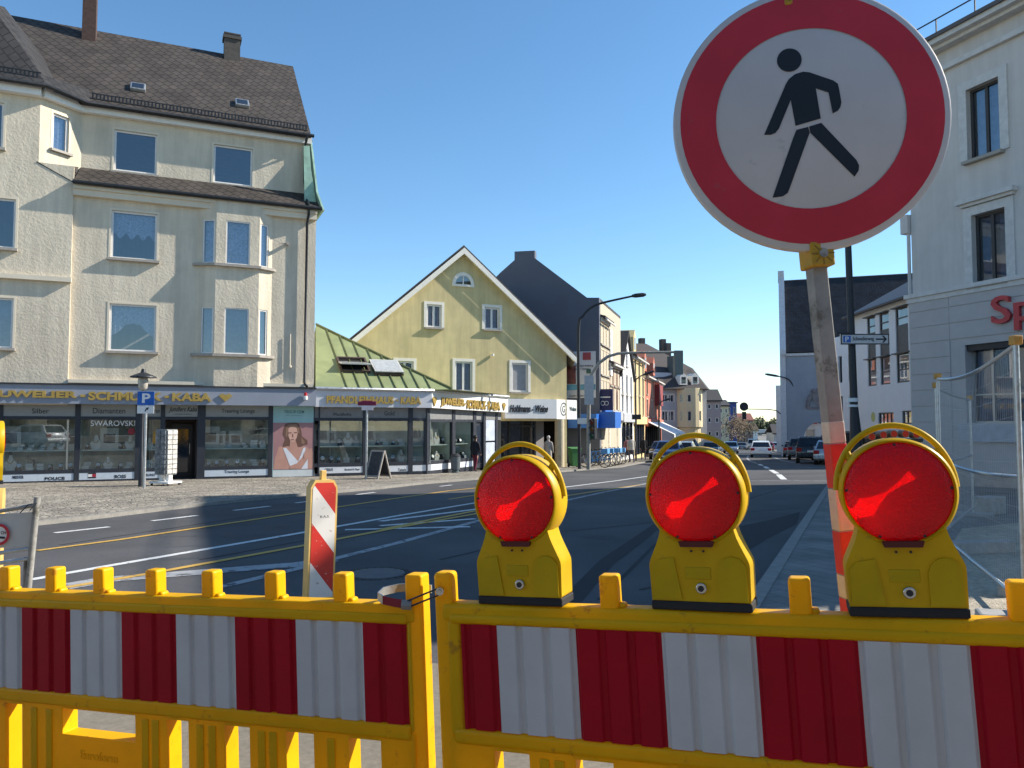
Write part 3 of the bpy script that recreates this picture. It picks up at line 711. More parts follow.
for py in (257, 2):
    c = pz(py)
    mb = MB(); k = 0.027
    mb.add([inv @ (c + ex_ * a * k + ey_ * (b) - ax * z * k) for b in (-0.037, 0.024) for a, z in ((-1, -1), (1, -1), (1, 1), (-1, 1))], [(0, 1, 2, 3), (7, 6, 5, 4), (0, 4, 5, 1), (1, 5, 6, 2), (2, 6, 7, 3), (3, 7, 4, 0)])
    cl = mb.build('clamp', clamp_yellow, sg, bevel=0.004)
    mb = MB(); 
    for a in range(8):
        d = ex_ * math.cos(R(45 * a)) - ax * math.sin(R(45 * a)); n = d.cross(ey_) * 0.0016
        mb.slab(inv @ (c + d * 0.012 - n - ey_ * 0.0375), inv @ (c + d * 0.026 - n - ey_ * 0.0375), inv @ (c + d * 0.026 + n - ey_ * 0.0375), inv @ (c + d * 0.012 + n - ey_ * 0.0375), 0.002)
    mb.build('rib', mat('clamp_rib_dark', (0.25, 0.14, 0.015), 0.6), cl)  # ribs in a darker yellow than the clamp
    mb = MB(); mb.cyl(inv @ (c - ey_ * 0.035), inv @ (c - ey_ * 0.042), 0.0095, n=12); mb.build('clamp_bolt', dull_steel, cl)
mb = MB(); mb.box(-0.25, 0.25, -0.4, 0.4, 0.0, 0.11); mb.build('foot_plate', black_rubber, sg, bevel=0.02)

# ------------------------------------------------------------------ striped guide beacons
def beacon(M, label):
    t = thing('guide_beacon', label, 'beacon', M, group='striped guide beacons')
    h = 1.13; w_ = 0.115
    mb = MB(); mb.prism([(-w_, 0.16), (w_, 0.16), (w_, h - 0.06), (w_ - 0.035, h), (-w_ + 0.035, h), (-w_, h - 0.06)], -0.04, 0.05); mb.build('body', beacon_cream, t, bevel=0.006, smooth=40)
    mb = MB(); mb.prism([(-w_ + 0.016, 0.2), (w_ - 0.016, 0.2), (w_ - 0.016, h - 0.066), (w_ - 0.044, h - 0.022), (-w_ + 0.044, h - 0.022), (-w_ + 0.016, h - 0.066)], -0.0425, -0.036); mb.build('striped_face', beacon_stripes, t)
    mb = MB(); mb.box(-0.022, 0.022, -0.02, 0.02, h - 0.01, h + 0.075); mb.build('lamp_socket', beacon_cream, t, bevel=0.004)
    mb = MB(); mb.box(-0.2, 0.2, -0.4, 0.4, 0.0, 0.1); mb.box(-0.05, 0.05, -0.05, 0.05, 0.08, 0.2); mb.build('foot_plate', black_rubber, t, bevel=0.02)
    text_mb('B.A.S.', -0.03, 0.05, h - 0.30, h - 0.282, -0.0426, 0.0006).build('lettering', sign_black, t)
    return t
by = 6.3; bp_ = at(318.5, 545, by)
b1 = beacon(Matrix.Translation((bp_.x, by, gz(bp_.x, by) - 0.005)) @ Matrix.Rotation(R(38), 4, 'Z') @ Matrix.Rotation(R(1.5), 4, 'Y'), 'red and white striped guide beacon standing on the road behind the left barrier')
bp2 = at(-6, 545, 5.6)
b2 = copy_tree(b1); b2.matrix_world = Matrix.Translation((bp2.x, 5.6, gz(bp2.x, 5.6) - 0.02)) @ Matrix.Rotation(R(-62), 4, 'Z')
tag(b2, 'cream edged guide beacon at the left edge with a yellow lamp on top', 'beacon')
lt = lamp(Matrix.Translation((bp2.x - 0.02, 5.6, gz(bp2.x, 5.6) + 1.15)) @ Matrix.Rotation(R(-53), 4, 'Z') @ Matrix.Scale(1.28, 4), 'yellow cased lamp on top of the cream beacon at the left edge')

# ------------------------------------------------------------------ metal frame with sign at the left edge
Yf = 4.6
fs = thing('barricade_sign', 'grey metal frame with a round red ringed sign at the left edge', 'sign', loc=(at(20, 540, Yf).x, Yf, gz(-2.9, Yf)))
inv = fs.matrix_world.inverted()
def pt(px, py, dy=0.0): return inv @ at(px, py, Yf + dy)
mb = MB(); mb.tube([pt(37.5, 497), pt(28, 590), pt(18, 700, 0.05)], 0.019, 10); mb.build('post', dull_steel, fs, smooth=60)
mb = MB(); mb.tube([pt(-122, 515), pt(-128, 600), pt(-134, 710)], 0.019, 10); mb.build('post', dull_steel, fs, smooth=60)
mb = MB(); mb.tube([pt(-140, 520), pt(0, 511), pt(36, 505)], 0.012, 8); mb.build('rail', dull_steel, fs, smooth=60)
for a, b in ((553, 548), (563, 558)):
    mb = MB(); mb.tube([pt(-130, a + 14), pt(0, a), pt(33, b)], 0.012, 8); mb.build('rail', steel, fs, smooth=60)
mb = MB(); mb.tube([pt(26, 557), pt(21, 640)], 0.010, 8); mb.build('strut', dull_steel, fs, smooth=60)
mb = MB(); mb.tube([pt(20, 513, -.03), pt(28, 505, -.03), pt(37, 503, -.03), pt(30, 510, -.03)], 0.003, 6); mb.build('wire_tie', dark_metal, fs, smooth=60)
mb = MB(); mb.slab(pt(-128, 556), pt(31, 546), pt(34, 512), pt(-126, 521), 0.006, n=(0, -1, 0)); mb.build('plate', mat('grey_plate', (0.50, 0.51, 0.49), 0.55, var=0.08), fs)
T = Matrix.Translation(pt(-1, 534.5, -0.012)) @ Matrix.Rotation(R(5), 4, 'Y')
mb = MB(); ring(mb, 0.0, 0.050, 0.0); mb.build('sign_face', white_paint, fs, M=T)
mb = MB(); ring(mb, 0.046, 0.063, -0.0015); mb.build('sign_ring', mat('ring_red', (0.5, 0.03, 0.05), 0.5), fs, M=T)
mb = text_mb('CH', 0.010, 0.040, 0.004, 0.022, -0.002, 0.001, bold=0.01); mb.box(-0.02, 0.038, -0.003, -0.002, -0.022, -0.010); mb.build('lettering', sign_black, fs, M=T)
# ------------------------------------------------------------------ building helpers
ID = lambda u, z, d: (u, d, z)
def bx(mb, B, u0, u1, d0, d1, z0, z1, mi=0):
    c = [B(u, z, d) for u, d, z in ((u0, d0, z0), (u1, d0, z0), (u1, d1, z0), (u0, d1, z0), (u0, d0, z1), (u1, d0, z1), (u1, d1, z1), (u0, d1, z1))]
    mb.add(c, [(3, 2, 1, 0), (4, 5, 6, 7), (0, 1, 5, 4), (1, 2, 6, 5), (2, 3, 7, 6), (3, 0, 4, 7)], mi)
frame_white = mat('window_frame_white', (0.72, 0.71, 0.69), 0.45, var=0.05)
frame_dark = mat('window_frame_dark', (0.05, 0.045, 0.045), 0.5, var=0.1)
sill_m = mat('sill_grey', (0.34, 0.31, 0.27), 0.7, var=0.15)
lace = mat('lace_curtain', (0.80, 0.81, 0.82), 0.9, var=0.3, scale=14)
drape = mat('drape', (0.40, 0.43, 0.48), 0.9, var=0.2, scale=6)
def window(p, r, y=0.0, rev=0.12, B=ID, fm=None, pm=None, mull=(), bars=(), fw=0.07, sill=None, curtain=None, surround=None, label=None):
    fm = fm or frame_white; pm = pm or win_glass
    u0, u1, z0, z1 = r; d = y + rev
    mb = MB(); mb.add([B(u0, z0, d - 0.035), B(u1, z0, d - 0.035), B(u1, z1, d - 0.035), B(u0, z1, d - 0.035)], [(0, 1, 2, 3)])
    wo = mb.build('window', pm, p)
    mb = MB(); a, b = d - 0.075, d - 0.004
    bx(mb, B, u0, u0 + fw, a, b, z0, z1); bx(mb, B, u1 - fw, u1, a, b, z0, z1)
    bx(mb, B, u0 + fw, u1 - fw, a, b, z0, z0 + fw); bx(mb, B, u0 + fw, u1 - fw, a, b, z1 - fw, z1)
    for m_ in mull: c = u0 + (u1 - u0) * m_; bx(mb, B, c - fw * 0.6, c + fw * 0.6, a + 0.006, b, z0 + fw, z1 - fw)
    for m_ in bars: c = z0 + (z1 - z0) * m_; bx(mb, B, u0 + fw, u1 - fw, a + 0.009, b, c - fw * 0.45, c + fw * 0.45)
    mb.build('frame', fm, wo)
    if sill:
        mb = MB(); bx(mb, B, u0 - 0.1, u1 + 0.1, y - sill, y + rev * 0.6, z0 - 0.09, z0 - 0.002); mb.build('sill', sill_m, wo)
    if surround:
        sw, so, smat = surround
        mb = MB(); bx(mb, B, u0 - sw, u0, y - so, y + 0.02, z0 - 0.002, z1 + sw); bx(mb, B, u1, u1 + sw, y - so, y + 0.02, z0 - 0.002, z1 + sw); bx(mb, B, u0, u1, y - so, y + 0.02, z1, z1 + sw)
        mb.build('surround', smat, wo)
    if curtain:
        cm, kind = curtain; mb = MB(); n = 28
        for i in range(n):
            ua, ub = u0 + fw + (u1 - u0 - 2 * fw) * i / n, u0 + fw + (u1 - u0 - 2 * fw) * (i + 1) / n
            def low(u):
                s_ = (u - u0) / (u1 - u0)
                if kind == 'swag': return z0 + (z1 - z0) * (0.30 + 0.42 * (1 - abs(2 * s_ - 1)) * (1 - 0.25 * abs(math.sin(s_ * math.pi * 3))) )
                if kind == 'valance': return z0 + (z1 - z0) * (0.5 + 0.06 * math.sin(s_ * 25))
                return z0 + 0.05
            wv = lambda u: d + 0.09 + 0.018 * math.sin(u * 38)
            mb.add([B(ua, low(ua), wv(ua)), B(ub, low(ub), wv(ub)), B(ub, z1 - fw, wv(ub)), B(ua, z1 - fw, wv(ua))], [(0, 1, 2, 3)])
        mb.build('curtain', cm, wo, smooth=60)
    return wo

# ------------------------------------------------------------------ cream corner house with the jeweller's shop
plaster = mat('cream_roughcast', (0.63, 0.555, 0.435), 0.92, streak=0.13, var=0.05, scale=2.5, bump=0.55, bscale=11, bdist=0.03, var2=0.07, scale2=0.35, spec=0.2, stain=((0.52, 0.45, 0.35), 1.6, 0.68))
plaster_smooth = mat('cream_trim', (0.66, 0.59, 0.47), 0.85, var=0.05, scale=3, bump=0.15, bscale=40, bdist=0.004, var2=0.06)
slate = pattern_mat('brown_slates', 'brick', (0.070, 0.058, 0.050), (0.020, 0.017, 0.015), 1.0, 0.75, 0.9, rot=R(45), bw=0.30, rh=0.30, mortar=0.018, var=0.14, bdist=0.03)
slate_d = pattern_mat('dark_slates', 'brick', (0.040, 0.038, 0.038), (0.015, 0.015, 0.015), 1.0, 0.75, 0.9, rot=R(45), bw=0.30, rh=0.30, mortar=0.02, var=0.14, bdist=0.03)
gutter_m = mat('dark_gutter', (0.030, 0.032, 0.036), 0.45, metal=0.4, var=0.2)
copper = mat('green_copper', (0.30, 0.46, 0.36), 0.7, var=0.25, scale=3, stain=((0.12, 0.14, 0.11), 2.2, 0.60))
brickm = mat('chimney_brick', (0.075, 0.045, 0.038), 0.9, var=0.35, scale=9, bump=0.6, bscale=22)
fascia_grey = mat('grey_fascia', (0.25, 0.275, 0.33), 0.5, var=0.04, scale=1.2)
gold = mat('gold_letters', (0.44, 0.30, 0.08), 0.38, metal=0.35, var=0.12)
shop_dark = mat('shop_frame_dark', (0.028, 0.032, 0.042), 0.45, var=0.1)
panel_grey = mat('transom_panel', (0.28, 0.29, 0.28), 0.6, var=0.05)
plinth_pale = mat('plinth_panel', (0.52, 0.58, 0.64), 0.5, var=0.05)
ink = mat('ink', (0.015, 0.015, 0.018), 0.6)
pale_green = mat('pale_green_display', (0.60, 0.68, 0.62), 0.5, var=0.05)
display_back = mat('display_back', (0.58, 0.56, 0.46), 0.8, var=0.35, scale=1.8, stain=((0.16, 0.14, 0.12), 1.3, 0.56))
floor_disp = mat('display_floor', (0.62, 0.64, 0.58), 0.6, var=0.1)
room_dark = mat('dark_interior', (0.012, 0.012, 0.013), 0.9)

f1 = Frame(G(8, 485.3), 66)
lb = thing('corner_house', 'cream roughcast corner house with brown slate roof above the jewellery shop', 'house', f1.M())
uL = -6.0
uE = f1.u(315, 0, 300)
zFt, zFb = 3.44, 2.79
yT = 0.9                                                # set-back of the top floor
z_sk = (f1.zz(90, 183.5, -0.3) + f1.zz(310, 208, -0.3)) / 2  # skirt roof gutter
z_skt = (f1.zz(85, 168, yT) + f1.zz(295, 191.5, yT)) / 2   # skirt roof top
z_ea = (f1.zz(82, 104, yT - 0.3) + f1.zz(308, 136, yT - 0.3)) / 2
uW = f1.u(72, 0, 250)                                   # end of the projecting left part
uW2 = f1.u(40, -0.12, 120)
def fr(x0, x1, y0, y1, y=0.0): return f1.rect(x0, x1, y0, y1, y)
w3, w2_ = fr(111, 157, 212, 259.5), fr(109, 156, 304.5, 351.5)
wt1, wt2 = fr(114, 157, 132, 172.5, yT), fr(213.5, 252.5, 146.5, 184.5, yT)
wl3, wl2, wlt = fr(-34, 15.5, 197, 247, -0.12), fr(-36, 13, 297, 347.5, -0.12), fr(-38, 3.5, 100, 146, -0.12)
ub0, ub1 = f1.u(195, 0, 330), f1.u(271, 0, 330); uc0, uc1 = f1.u(214.5, -0.30, 330), f1.u(258, -0.30, 330)
zb3 = (f1.zz(235, 308, -0.30), f1.zz(235, 354, -0.30)); zb4 = (f1.zz(235, 221, -0.30), f1.zz(235, 264.5, -0.30))
mb = MB()
# main lower front, projecting left part, bay
mb.wall([(uW, -0.4), (uE, -0.4), (uE, z_sk - 0.05), (uW, z_sk - 0.05)], [w3, w2_, (uW + .06, uE - .06, -0.3, 2.7), (ub0 + 0.1, ub1 - 0.1, zb3[1], zb4[0])], 0.0, 0.14)
mb.wall([(uL, 2.75), (uW, 2.75), (uW, z_sk + 0.6), (uL, z_sk + 0.6)], [wl3, wl2], -0.12, 0.16)
mb.quad((uW, -0.12, 2.75), (uW, 0.05, 2.75), (uW, 0.05, z_sk + 0.6), (uW, -0.12, z_sk + 0.6))
mb.wall([(uL, z_sk + 0.6), (uW2, z_sk + 0.6), (uW2, z_ea), (uL, z_ea)], [wlt], -0.12, 0.16)
# top floor
mb.wall([(uW, z_sk - 0.1), (uE - 0.15, z_sk - 0.1), (uE - 0.15, z_ea + 0.1), (uW, z_ea + 0.1)], [wt1, wt2], yT, 0.14)
# chamfered corner at the top floor
pA, pB = Vector((uW2, -0.12, 0)), Vector((uW + 0.12, yT, 0)); cl = (pB - pA).length; cd = (pB - pA).normalized(); cn = Vector((-cd.y, cd.x, 0))
BC = lambda u, z, d: tuple(pA + cd * u + cn * d + Vector((0, 0, z)))
zc0, zc1 = f1.zz(57, 151, 0.4), f1.zz(57, 115, 0.4)
wc = (cl * 0.30, cl * 0.68, zc0, zc1)
mb.wall([(0, z_sk + 0.0), (cl, z_sk + 0.0), (cl, z_ea), (0, z_ea)], [wc], 0.0, 0.14, B=BC)
# rest of the body
D_ = 11.0
mb.quad((uE, 0, -0.4), (uE, D_, -0.4), (uE, D_, z_sk), (uE, 0, z_sk)); mb.quad((uE - .15, yT, z_sk), (uE - .15, D_, z_sk), (uE - .15, D_, z_ea), (uE - .15, yT, z_ea))
mb.quad((uE, D_, -0.4), (uL, D_, -0.4), (uL, D_, z_ea), (uE, D_, z_ea)); mb.quad((uL, D_, -0.4), (uL, -0.1, -0.4), (uL, -0.1, z_ea), (uL, D_, z_ea))
mb.quad((uL, 0.3, 2.75), (uE, 0.3, 2.75), (uE, D_, 2.75), (uL, D_, 2.75)); mb.quad((uL, 1.0, z_ea), (uE, 1.0, z_ea), (uE, D_, z_ea), (uL, D_, z_ea))
wallo = mb.build('wall', plaster, lb)
# bay with three faces
mb = MB(); P_ = [Vector((ub0, 0, 0)), Vector((uc0, -0.30, 0)), Vector((uc1, -0.30, 0)), Vector((ub1, 0, 0))]
bay_w = []
for k in range(3):
    a, b = P_[k], P_[k + 1]; L_ = (b - a).length; dd = (b - a).normalized(); nn = Vector((-dd.y, dd.x, 0))
    Bk = (lambda a, dd, nn: (lambda u, z, d: tuple(a + dd * u + nn * d + Vector((0, 0, z)))))(a, dd, nn)
    m0, m1 = (0.22, 0.78) if k == 1 else ((0.30, 0.92) if k == 0 else (0.08, 0.70))
    hs = [(L_ * m0, L_ * m1, zb3[1], zb3[0]), (L_ * m0, L_ * m1, zb4[1], zb4[0])]
    mb.wall([(0, 3.42), (L_, 3.42), (L_, z_sk - 0.02), (0, z_sk - 0.02)], hs, 0.0, 0.10, B=Bk); bay_w.append((Bk, hs))
bayo = mb.build('bay', plaster, lb)
for Bk, hs in bay_w:
    for h in hs: window(lb, h, 0.0, 0.10, B=Bk, fw=0.05, curtain=(drape if h[2] < 6 else lace, 'full'))
for zz_ in (zb3[1], zb4[1]):
    mb = MB(); e = 0.16
    q = [(ub0 - e, 0.02), (ub0 - e * .4, -0.12), (uc0 - 0.06, -0.30 - e), (uc1 + 0.06, -0.30 - e), (ub1 + e * .4, -0.12), (ub1 + e, 0.02)]
    mb.loft([[(a, b, zz_ - 0.11) for a, b in q], [(a, b, zz_ - 0.01) for a, b in q]]); mb.build('bay_sill', sill_m, lb)
for r, y, cu, ml in ((w3, 0, (lace, 'valance'), ()), (w2_, 0, (lace, 'swag'), ()), (wt1, yT, None, ()), (wt2, yT, None, ()), (wl3, -0.12, None, ()), (wl2, -0.12, (drape, 'full'), ()), (wlt, -0.12, None, ())):
    window(lb, r, y, 0.14, curtain=cu, mull=ml, sill=0.17 if y < 0.5 else 0.03, surround=(0.07, 0.012, plaster_smooth))
window(lb, wc, 0.0, 0.14, B=BC, sill=0.14, curtain=(lace, 'full'), surround=(0.08, 0.01, plaster_smooth))
# string courses and mouldings
zsc = f1.zz(40, 278, -0.12)
mb = MB(); mb.box(uL, uW + 0.03, -0.30, -0.10, zsc - 0.10, zsc + 0.06); mb.build('string_course', plaster_smooth, lb)
for a, b in ((67, 212), (258, 312)):
    mb = MB(); mb.box(f1.u(a), f1.u(b), -0.16, 0.02, zFt + 0.10, zFt + 0.22); mb.build('ledge', plaster_smooth, lb)
mb = MB(); mb.box(uW, uE, -0.20, 0.02, z_sk - 0.42, z_sk - 0.12); mb.box(uW, uE, -0.28, 0.02, z_sk - 0.20, z_sk - 0.06); mb.build('cornice', plaster_smooth, lb)
mb = MB(); mb.box(uW + 0.1, uE - .1, yT - 0.24, yT + 0.02, z_ea - 0.26, z_ea + 0.02)
mb.box(uL, uW2 + 0.05, -0.42, -0.10, z_ea - 0.3, z_ea + 0.02); bx(mb, BC, 0.0, cl, -0.24, 0.02, z_ea - 0.28, z_ea + 0.015); mb.build('eaves_moulding', white_paint, lb)
# skirt roof, ledge roof of the chamfer
mb = MB(); mb.slab((uW + 0.0, -0.34, z_sk), (uE + 0.12, -0.34, z_sk), (uE - 0.0, yT + 0.02, z_skt), (uW + 0.12, yT + 0.02, z_skt), 0.06)
sk = mb.build('skirt_roof', slate, lb)
mb = MB(); mb.slab((uW2 - 0.06, -0.14, z_sk + 0.62), (uW + 0.03, -0.14, z_sk + 0.02), (uW + 0.05, yT, z_skt + 0.02), (uW + 0.02, yT - 0.04, z_skt + 0.06), 0.06); mb.build('chamfer_roof', slate, lb)
mb = MB(); mb.tube([(uW, -0.40, z_sk - 0.01), (uE + 0.16, -0.40, z_sk - 0.01)], 0.075, 8); mb.build('gutter', gutter_m, lb, smooth=60)
# main roof
yR = 6.2
z_r = (f1.zz(90, 31, yR) + f1.zz(288, 64, yR)) / 2
uR1 = f1.u(293, yR, 65); uE2 = f1.u(311, yT - 0.35, 136); uR0 = f1.u(20, yR, 40)
ye = yT - 0.42
mb = MB()
mb.slab((uW - 0.7, ye, z_ea), (uE2, ye, z_ea), (uR1, yR, z_r), (uR0 - 2, yR, z_r), 0.1)
mb.slab((uE2, ye, z_ea), (uE2, D_ + 0.5, z_ea), (uR1, yR + 0.1, z_r), (uR1, yR, z_r), 0.1)
mb.slab((uE2, D_ + 0.5, z_ea), (uL, D_ + 0.5, z_ea), (uL, yR, z_r), (uR1, yR, z_r), 0.1)
roof = mb.build('roof', slate, lb)
# steeper roof over the projecting left part
zq = f1.zz(10, 14, 2.6)
uq = f1.u(0, 2.6, 15)
mb = MB(); zk = z_ea + 0.62
mb.slab((uL, -0.55, z_ea + 0.02), (uW2 + 0.22, -0.55, z_ea + 0.02), (uW2 - 0.06, 0.02, zk), (uL, 0.02, zk), 0.08)
mb.slab((uW2 + 0.22, -0.55, z_ea + 0.02), (uW + 0.35, ye, z_ea + 0.03), (uW + 0.45, yT + 0.7, z_ea + 0.9), (uW2 - 0.06, 0.02, zk), 0.08)
mb.slab((uL, 0.03, zk), (uW2 - 0.03, 0.03, zk), (uq - 0.35, 2.6, zq + 0.3), (uL, 2.6, zq + 0.3), 0.08)
mb.slab((uW2 - 0.03, 0.03, zk), (uW2 + 0.5, 3.2, zk + 0.8), (uq, 3.4, zq + 0.6), (uq - 0.35, 2.6, zq + 0.3), 0.08)
mb.build('wing_roof', slate_d, lb)
mb = MB(); mb.tube([(uL, -0.62, z_ea), (uW2 + 0.25, -0.62, z_ea), (uW + 0.32, ye - 0.06, z_ea - 0.01), (uE2 + 0.1, ye - 0.06, z_ea - 0.01)], 0.075, 8); mb.build('gutter', gutter_m, lb, smooth=60)
# snow guard combs
nrm = Vector((0, -(z_r - z_ea), yR - ye)).normalized(); upv = Vector((0, yR - ye, z_r - z_ea)).normalized()
mb = MB(); x = uW + 0.45
o_ = Vector((0, ye, z_ea)) + upv * 0.42
while x < uE2 - 0.15:
    p = o_ + Vector((x, 0, 0)); mb.box(x - 0.028, x + 0.028, -0.012, 0.012, 0.0, 0.24, T=Matrix.Translation((0, o_.y, o_.z))); x += 0.125
for h in (0.03, 0.22): mb.box(uW + 0.4, uE2 - 0.1, o_.y - 0.016, o_.y + 0.016, o_.z + h - 0.015, o_.z + h + 0.015)
x = uL
while x < uW2: mb.box(x - 0.028, x + 0.028, -0.21, -0.186, z_ea + 0.36, z_ea + 0.60); x += 0.125
for h in (0.38, 0.58): mb.box(uL, uW2, -0.215, -0.182, z_ea + h - 0.015, z_ea + h + 0.015)
mb.build('snow_guard', gutter_m, lb)
# chimneys and roof lights
def chim(x0, x1, yt, yb, y, d, m, cap=False):
    u0, u1 = f1.u(x0, y, yb), f1.u(x1, y, yb); z0, z1 = f1.zz((x0 + x1) / 2, yb, y), f1.zz((x0 + x1) / 2, yt, y)
    mb = MB(); mb.box(u0, u1, y, y + d, z0 - 0.8, z1)
    if cap: mb.box(u0 - 0.06, u1 + 0.06, y - 0.06, y + d + 0.06, z1 - 0.22, z1 - 0.08); mb.box(u0 - 0.02, u1 + 0.02, y - 0.02, y + d + 0.02, z1, z1 + 0.05)
    mb.box(u0 - 0.04, u1 + 0.04, y - 0.04, y, z0 - 0.15, z0 + 0.02, 1)
    mb.build('chimney', [m, steel], lb)
chim(81.5, 95.5, -24, 42, 5.2, 0.6, brickm); chim(224, 240, 34, 62, 5.7, 0.55, mat('slate_clad', (0.085, 0.075, 0.068), 0.85, var=0.3), True)
for x, y0 in ((138, 89), (242, 105)):
    a = 1.9
    lo, hi = 0.0, 5.0
    for _ in range(40):
        a = (lo + hi) / 2
        if f1.zz(x, y0, ye + upv.y * a) > z_ea + upv.z * a: lo = a
        else: hi = a
    c = Vector((f1.u(x, ye + upv.y * a, y0), 0, 0)) + Vector((0, ye, z_ea)) + upv * a
    T = Matrix(((1, 0, 0, c.x), (0, upv.y, nrm.y, c.y), (0, upv.z, nrm.z, c.z), (0, 0, 0, 1)))
    mb = MB(); mb.box(-0.27, 0.27, -0.3, 0.3, 0.0, 0.14, T=T); hl = mb.build('roof_hatch', steel, lb, bevel=0.02)
    mb = MB(); mb.box(-0.21, 0.21, -0.23, 0.2, 0.14, 0.15, T=T); mb.build('pane', dark_glass, hl)
# flared copper cheek at the end, rain pipe
mb = MB(); prof = [(-0.02, z_ea - 0.12), (0.02, z_ea - 0.6), (0.12, z_skt - 0.15), (0.34, z_sk - 0.02)]
rings = []
for du, z in prof: k = (z_ea - z) / (z_ea - z_sk); rings.append([(uE - 0.12 + du, yT - 0.05 - k * 1.1, z), (uE - 0.05 + du, yT - 0.05 - k * 1.1, z), (uE - 0.05 + du, 4, z), (uE - 0.12 + du, 4, z)])
mb.loft(rings); cpv = [f1.uz(*q, 0.25) for q in ((303.5, 146), (309.5, 146), (311, 170), (317, 207), (304.5, 207))]; mb.prism(cpv, 0.22, 0.30); mb.build('copper_cheek', copper, lb)
up_ = f1.u(306, -0.1, 300)
mb = MB(); mb.tube([(up_ + .05, ye - 0.1, z_ea), (up_ + 0.02, ye - 0.05, z_ea - 0.2), (up_, yT - 0.12, z_ea - 0.45), (up_, yT - 0.12, z_skt + 0.5), (up_ + .03, 0.3, z_sk + 0.5), (up_ + 0.05, -0.38, z_sk)], 0.05, 8)
mb.tube([(up_ + 0.03, -0.36, z_sk - 0.05), (up_ + 0.02, -0.32, z_sk - 0.3), (up_, -0.12, z_sk - 0.6), (up_ - 0.02, -0.12, 3.7), (up_ + 0.05, -0.3, 3.55)], 0.05, 8); mb.build('rain_pipe', gutter_m, lb, smooth=60)
mb = MB(); a, z0 = f1.uz(290, 366, -0.1); mb.tube([(a, -0.08, z0), (a, -0.08, f1.zz(290, 334, -0.08))], 0.022, 6); mb.lathe([(0, -0.06), (0.06, -0.04), (0.06, 0.04), (0, 0.06)], 10, T=Matrix.Translation((a, -0.10, z0 - 0.02))); mb.build('cable_duct', plaster_smooth, lb, smooth=60)
mb = MB(); a, z0 = f1.uz(287, 244, -0.1); mb.box(a - 0.05, a + 0.05, -0.24, 0.01, z0 - 0.05, z0 + 0.05); mb.box(a - 0.25, a, -0.22, -0.18, z0 - 0.02, z0 + 0.01); mb.build('wall_bracket', sill_m, lb)

# ---- shop front
yS = 0.0
def U(px, y=0.0): return f1.u(px, y, 445)
yF = -0.55
mb = MB(); mb.box(uL, uE - 0.004, yF, 0.05, zFb, zFt); mb.box(uL, uE, yF - 0.05, 0.05, zFt, zFt + 0.05, 1); mb.build('fascia', [fascia_grey, dark_metal], lb)
zt0, zg1 = f1.zz(100, 416.5), f1.zz(100, 419.5)      # below the transom / top of the glass
zg0, zp1, zp0 = f1.zz(100, 469.5), f1.zz(100, 472.5), 0.12
zsh = f1.zz(100, 450, 0.35)
pil = [(-30, -24), (-2, 2.5), (74.5, 80), (135, 144), (160, 164.5), (197, 205), (268, 272.5), (314, 318)]
mb = MB()
for a, b in pil: mb.box(U(a), min(U(b), uE - 0.002), -0.06, 0.14, -0.3, zFb + 0.1)
for a, b in ((-24, 160), (205, 268)): mb.box(U(a), U(b), -0.05, 0.10, zt0, zg1); mb.box(U(a), U(b), -0.05, 0.10, zp1 - 0.0, zg0 + 0.02); mb.box(U(a), U(b), -0.04, 0.12, -0.3, zp0)
mb.box(U(164.5), U(197), -0.05, 0.1, zt0 - 0.02, zg1); mb.box(uL, U(-24), -.05, .14, -.3, zFb + .1); mb.build('shop_frame', shop_dark, lb)
mb = MB()
for a, b in ((-24, -2), (2.5, 74.5), (80, 135), (144, 160), (164.5, 197), (205, 268)): mb.box(U(a), U(b), -0.03, 0.08, zg1 + (zt0 - zg1), zFb + 0.02)
tp = mb.build('transom_panel', panel_grey, lb)
mb = MB()
PPL = []
for a, b in ((-24, -2), (2.5, 74.5), (80, 135), (144, 160), (205, 268)): mb = MB(); mb.box(U(a), U(b), -0.045, 0.08, zp0, zp1); PPL.append((a, b, mb.build('plinth_panel', plinth_pale, lb)))
pp_ = PPL[2][2]
def fz(px, y0, y1, y=0.0): return (f1.zz(px, y1, y), f1.zz(px, y0, y))
tb = MB()
for s_, a, b, y0, y1 in (('Silber', 31, 48, 408.5, 413.5), ('Diamanten', 92, 124.5, 408, 413.5), ('Uhren', 148.5, 159, 408.5, 413), ('Trauring Lounge', 221, 254, 409, 414)):
    text_mb(s_, U(a), U(b), *fz((a + b) / 2, y0, y1), -0.031, 0.006, mb=tb)
text_mb('Jundlers Kaba', U(168), U(196), *fz(182, 406.8, 413), -0.031, 0.006, mb=tb, shear=0.35, bold=0.01); text_mb('seit über 60 Jahren', U(174), U(191), *fz(182, 413.6, 415), -0.031, 0.006, mb=tb)
tb.build('lettering', ink, tp)
tb = MB()
for s_, a, b, y0, y1, bo in (('MEISTER', 14, 25, 475.5, 478.5, 0.01), ('POLICE', 46, 66, 476.8, 479.8, 0.035), ('BOSS', 115.5, 127, 474.6, 478, 0.015), ('BRUNO', 145, 156, 473.5, 476, 0.0), ('Trauring Lounge', 225, 249.5, 470, 473.5, 0.0)):
    text_mb(s_, U(a), U(b), *fz((a + b) / 2, y0, y1), -0.046, 0.006, bold=bo).build('lettering', ink, [q[2] for q in PPL if q[0] < a < q[1]][0])
a, b = U(89), U(97); z0, z1 = fz(93, 472.8, 478); um = (a + b) / 2; tb.box(a, b, -0.05, -0.046, z1 - 0.04, z1); tb.box(a, b, -0.05, -0.046, z0, z0 + 0.04); tb.build('emblem_border', ink, pp_)
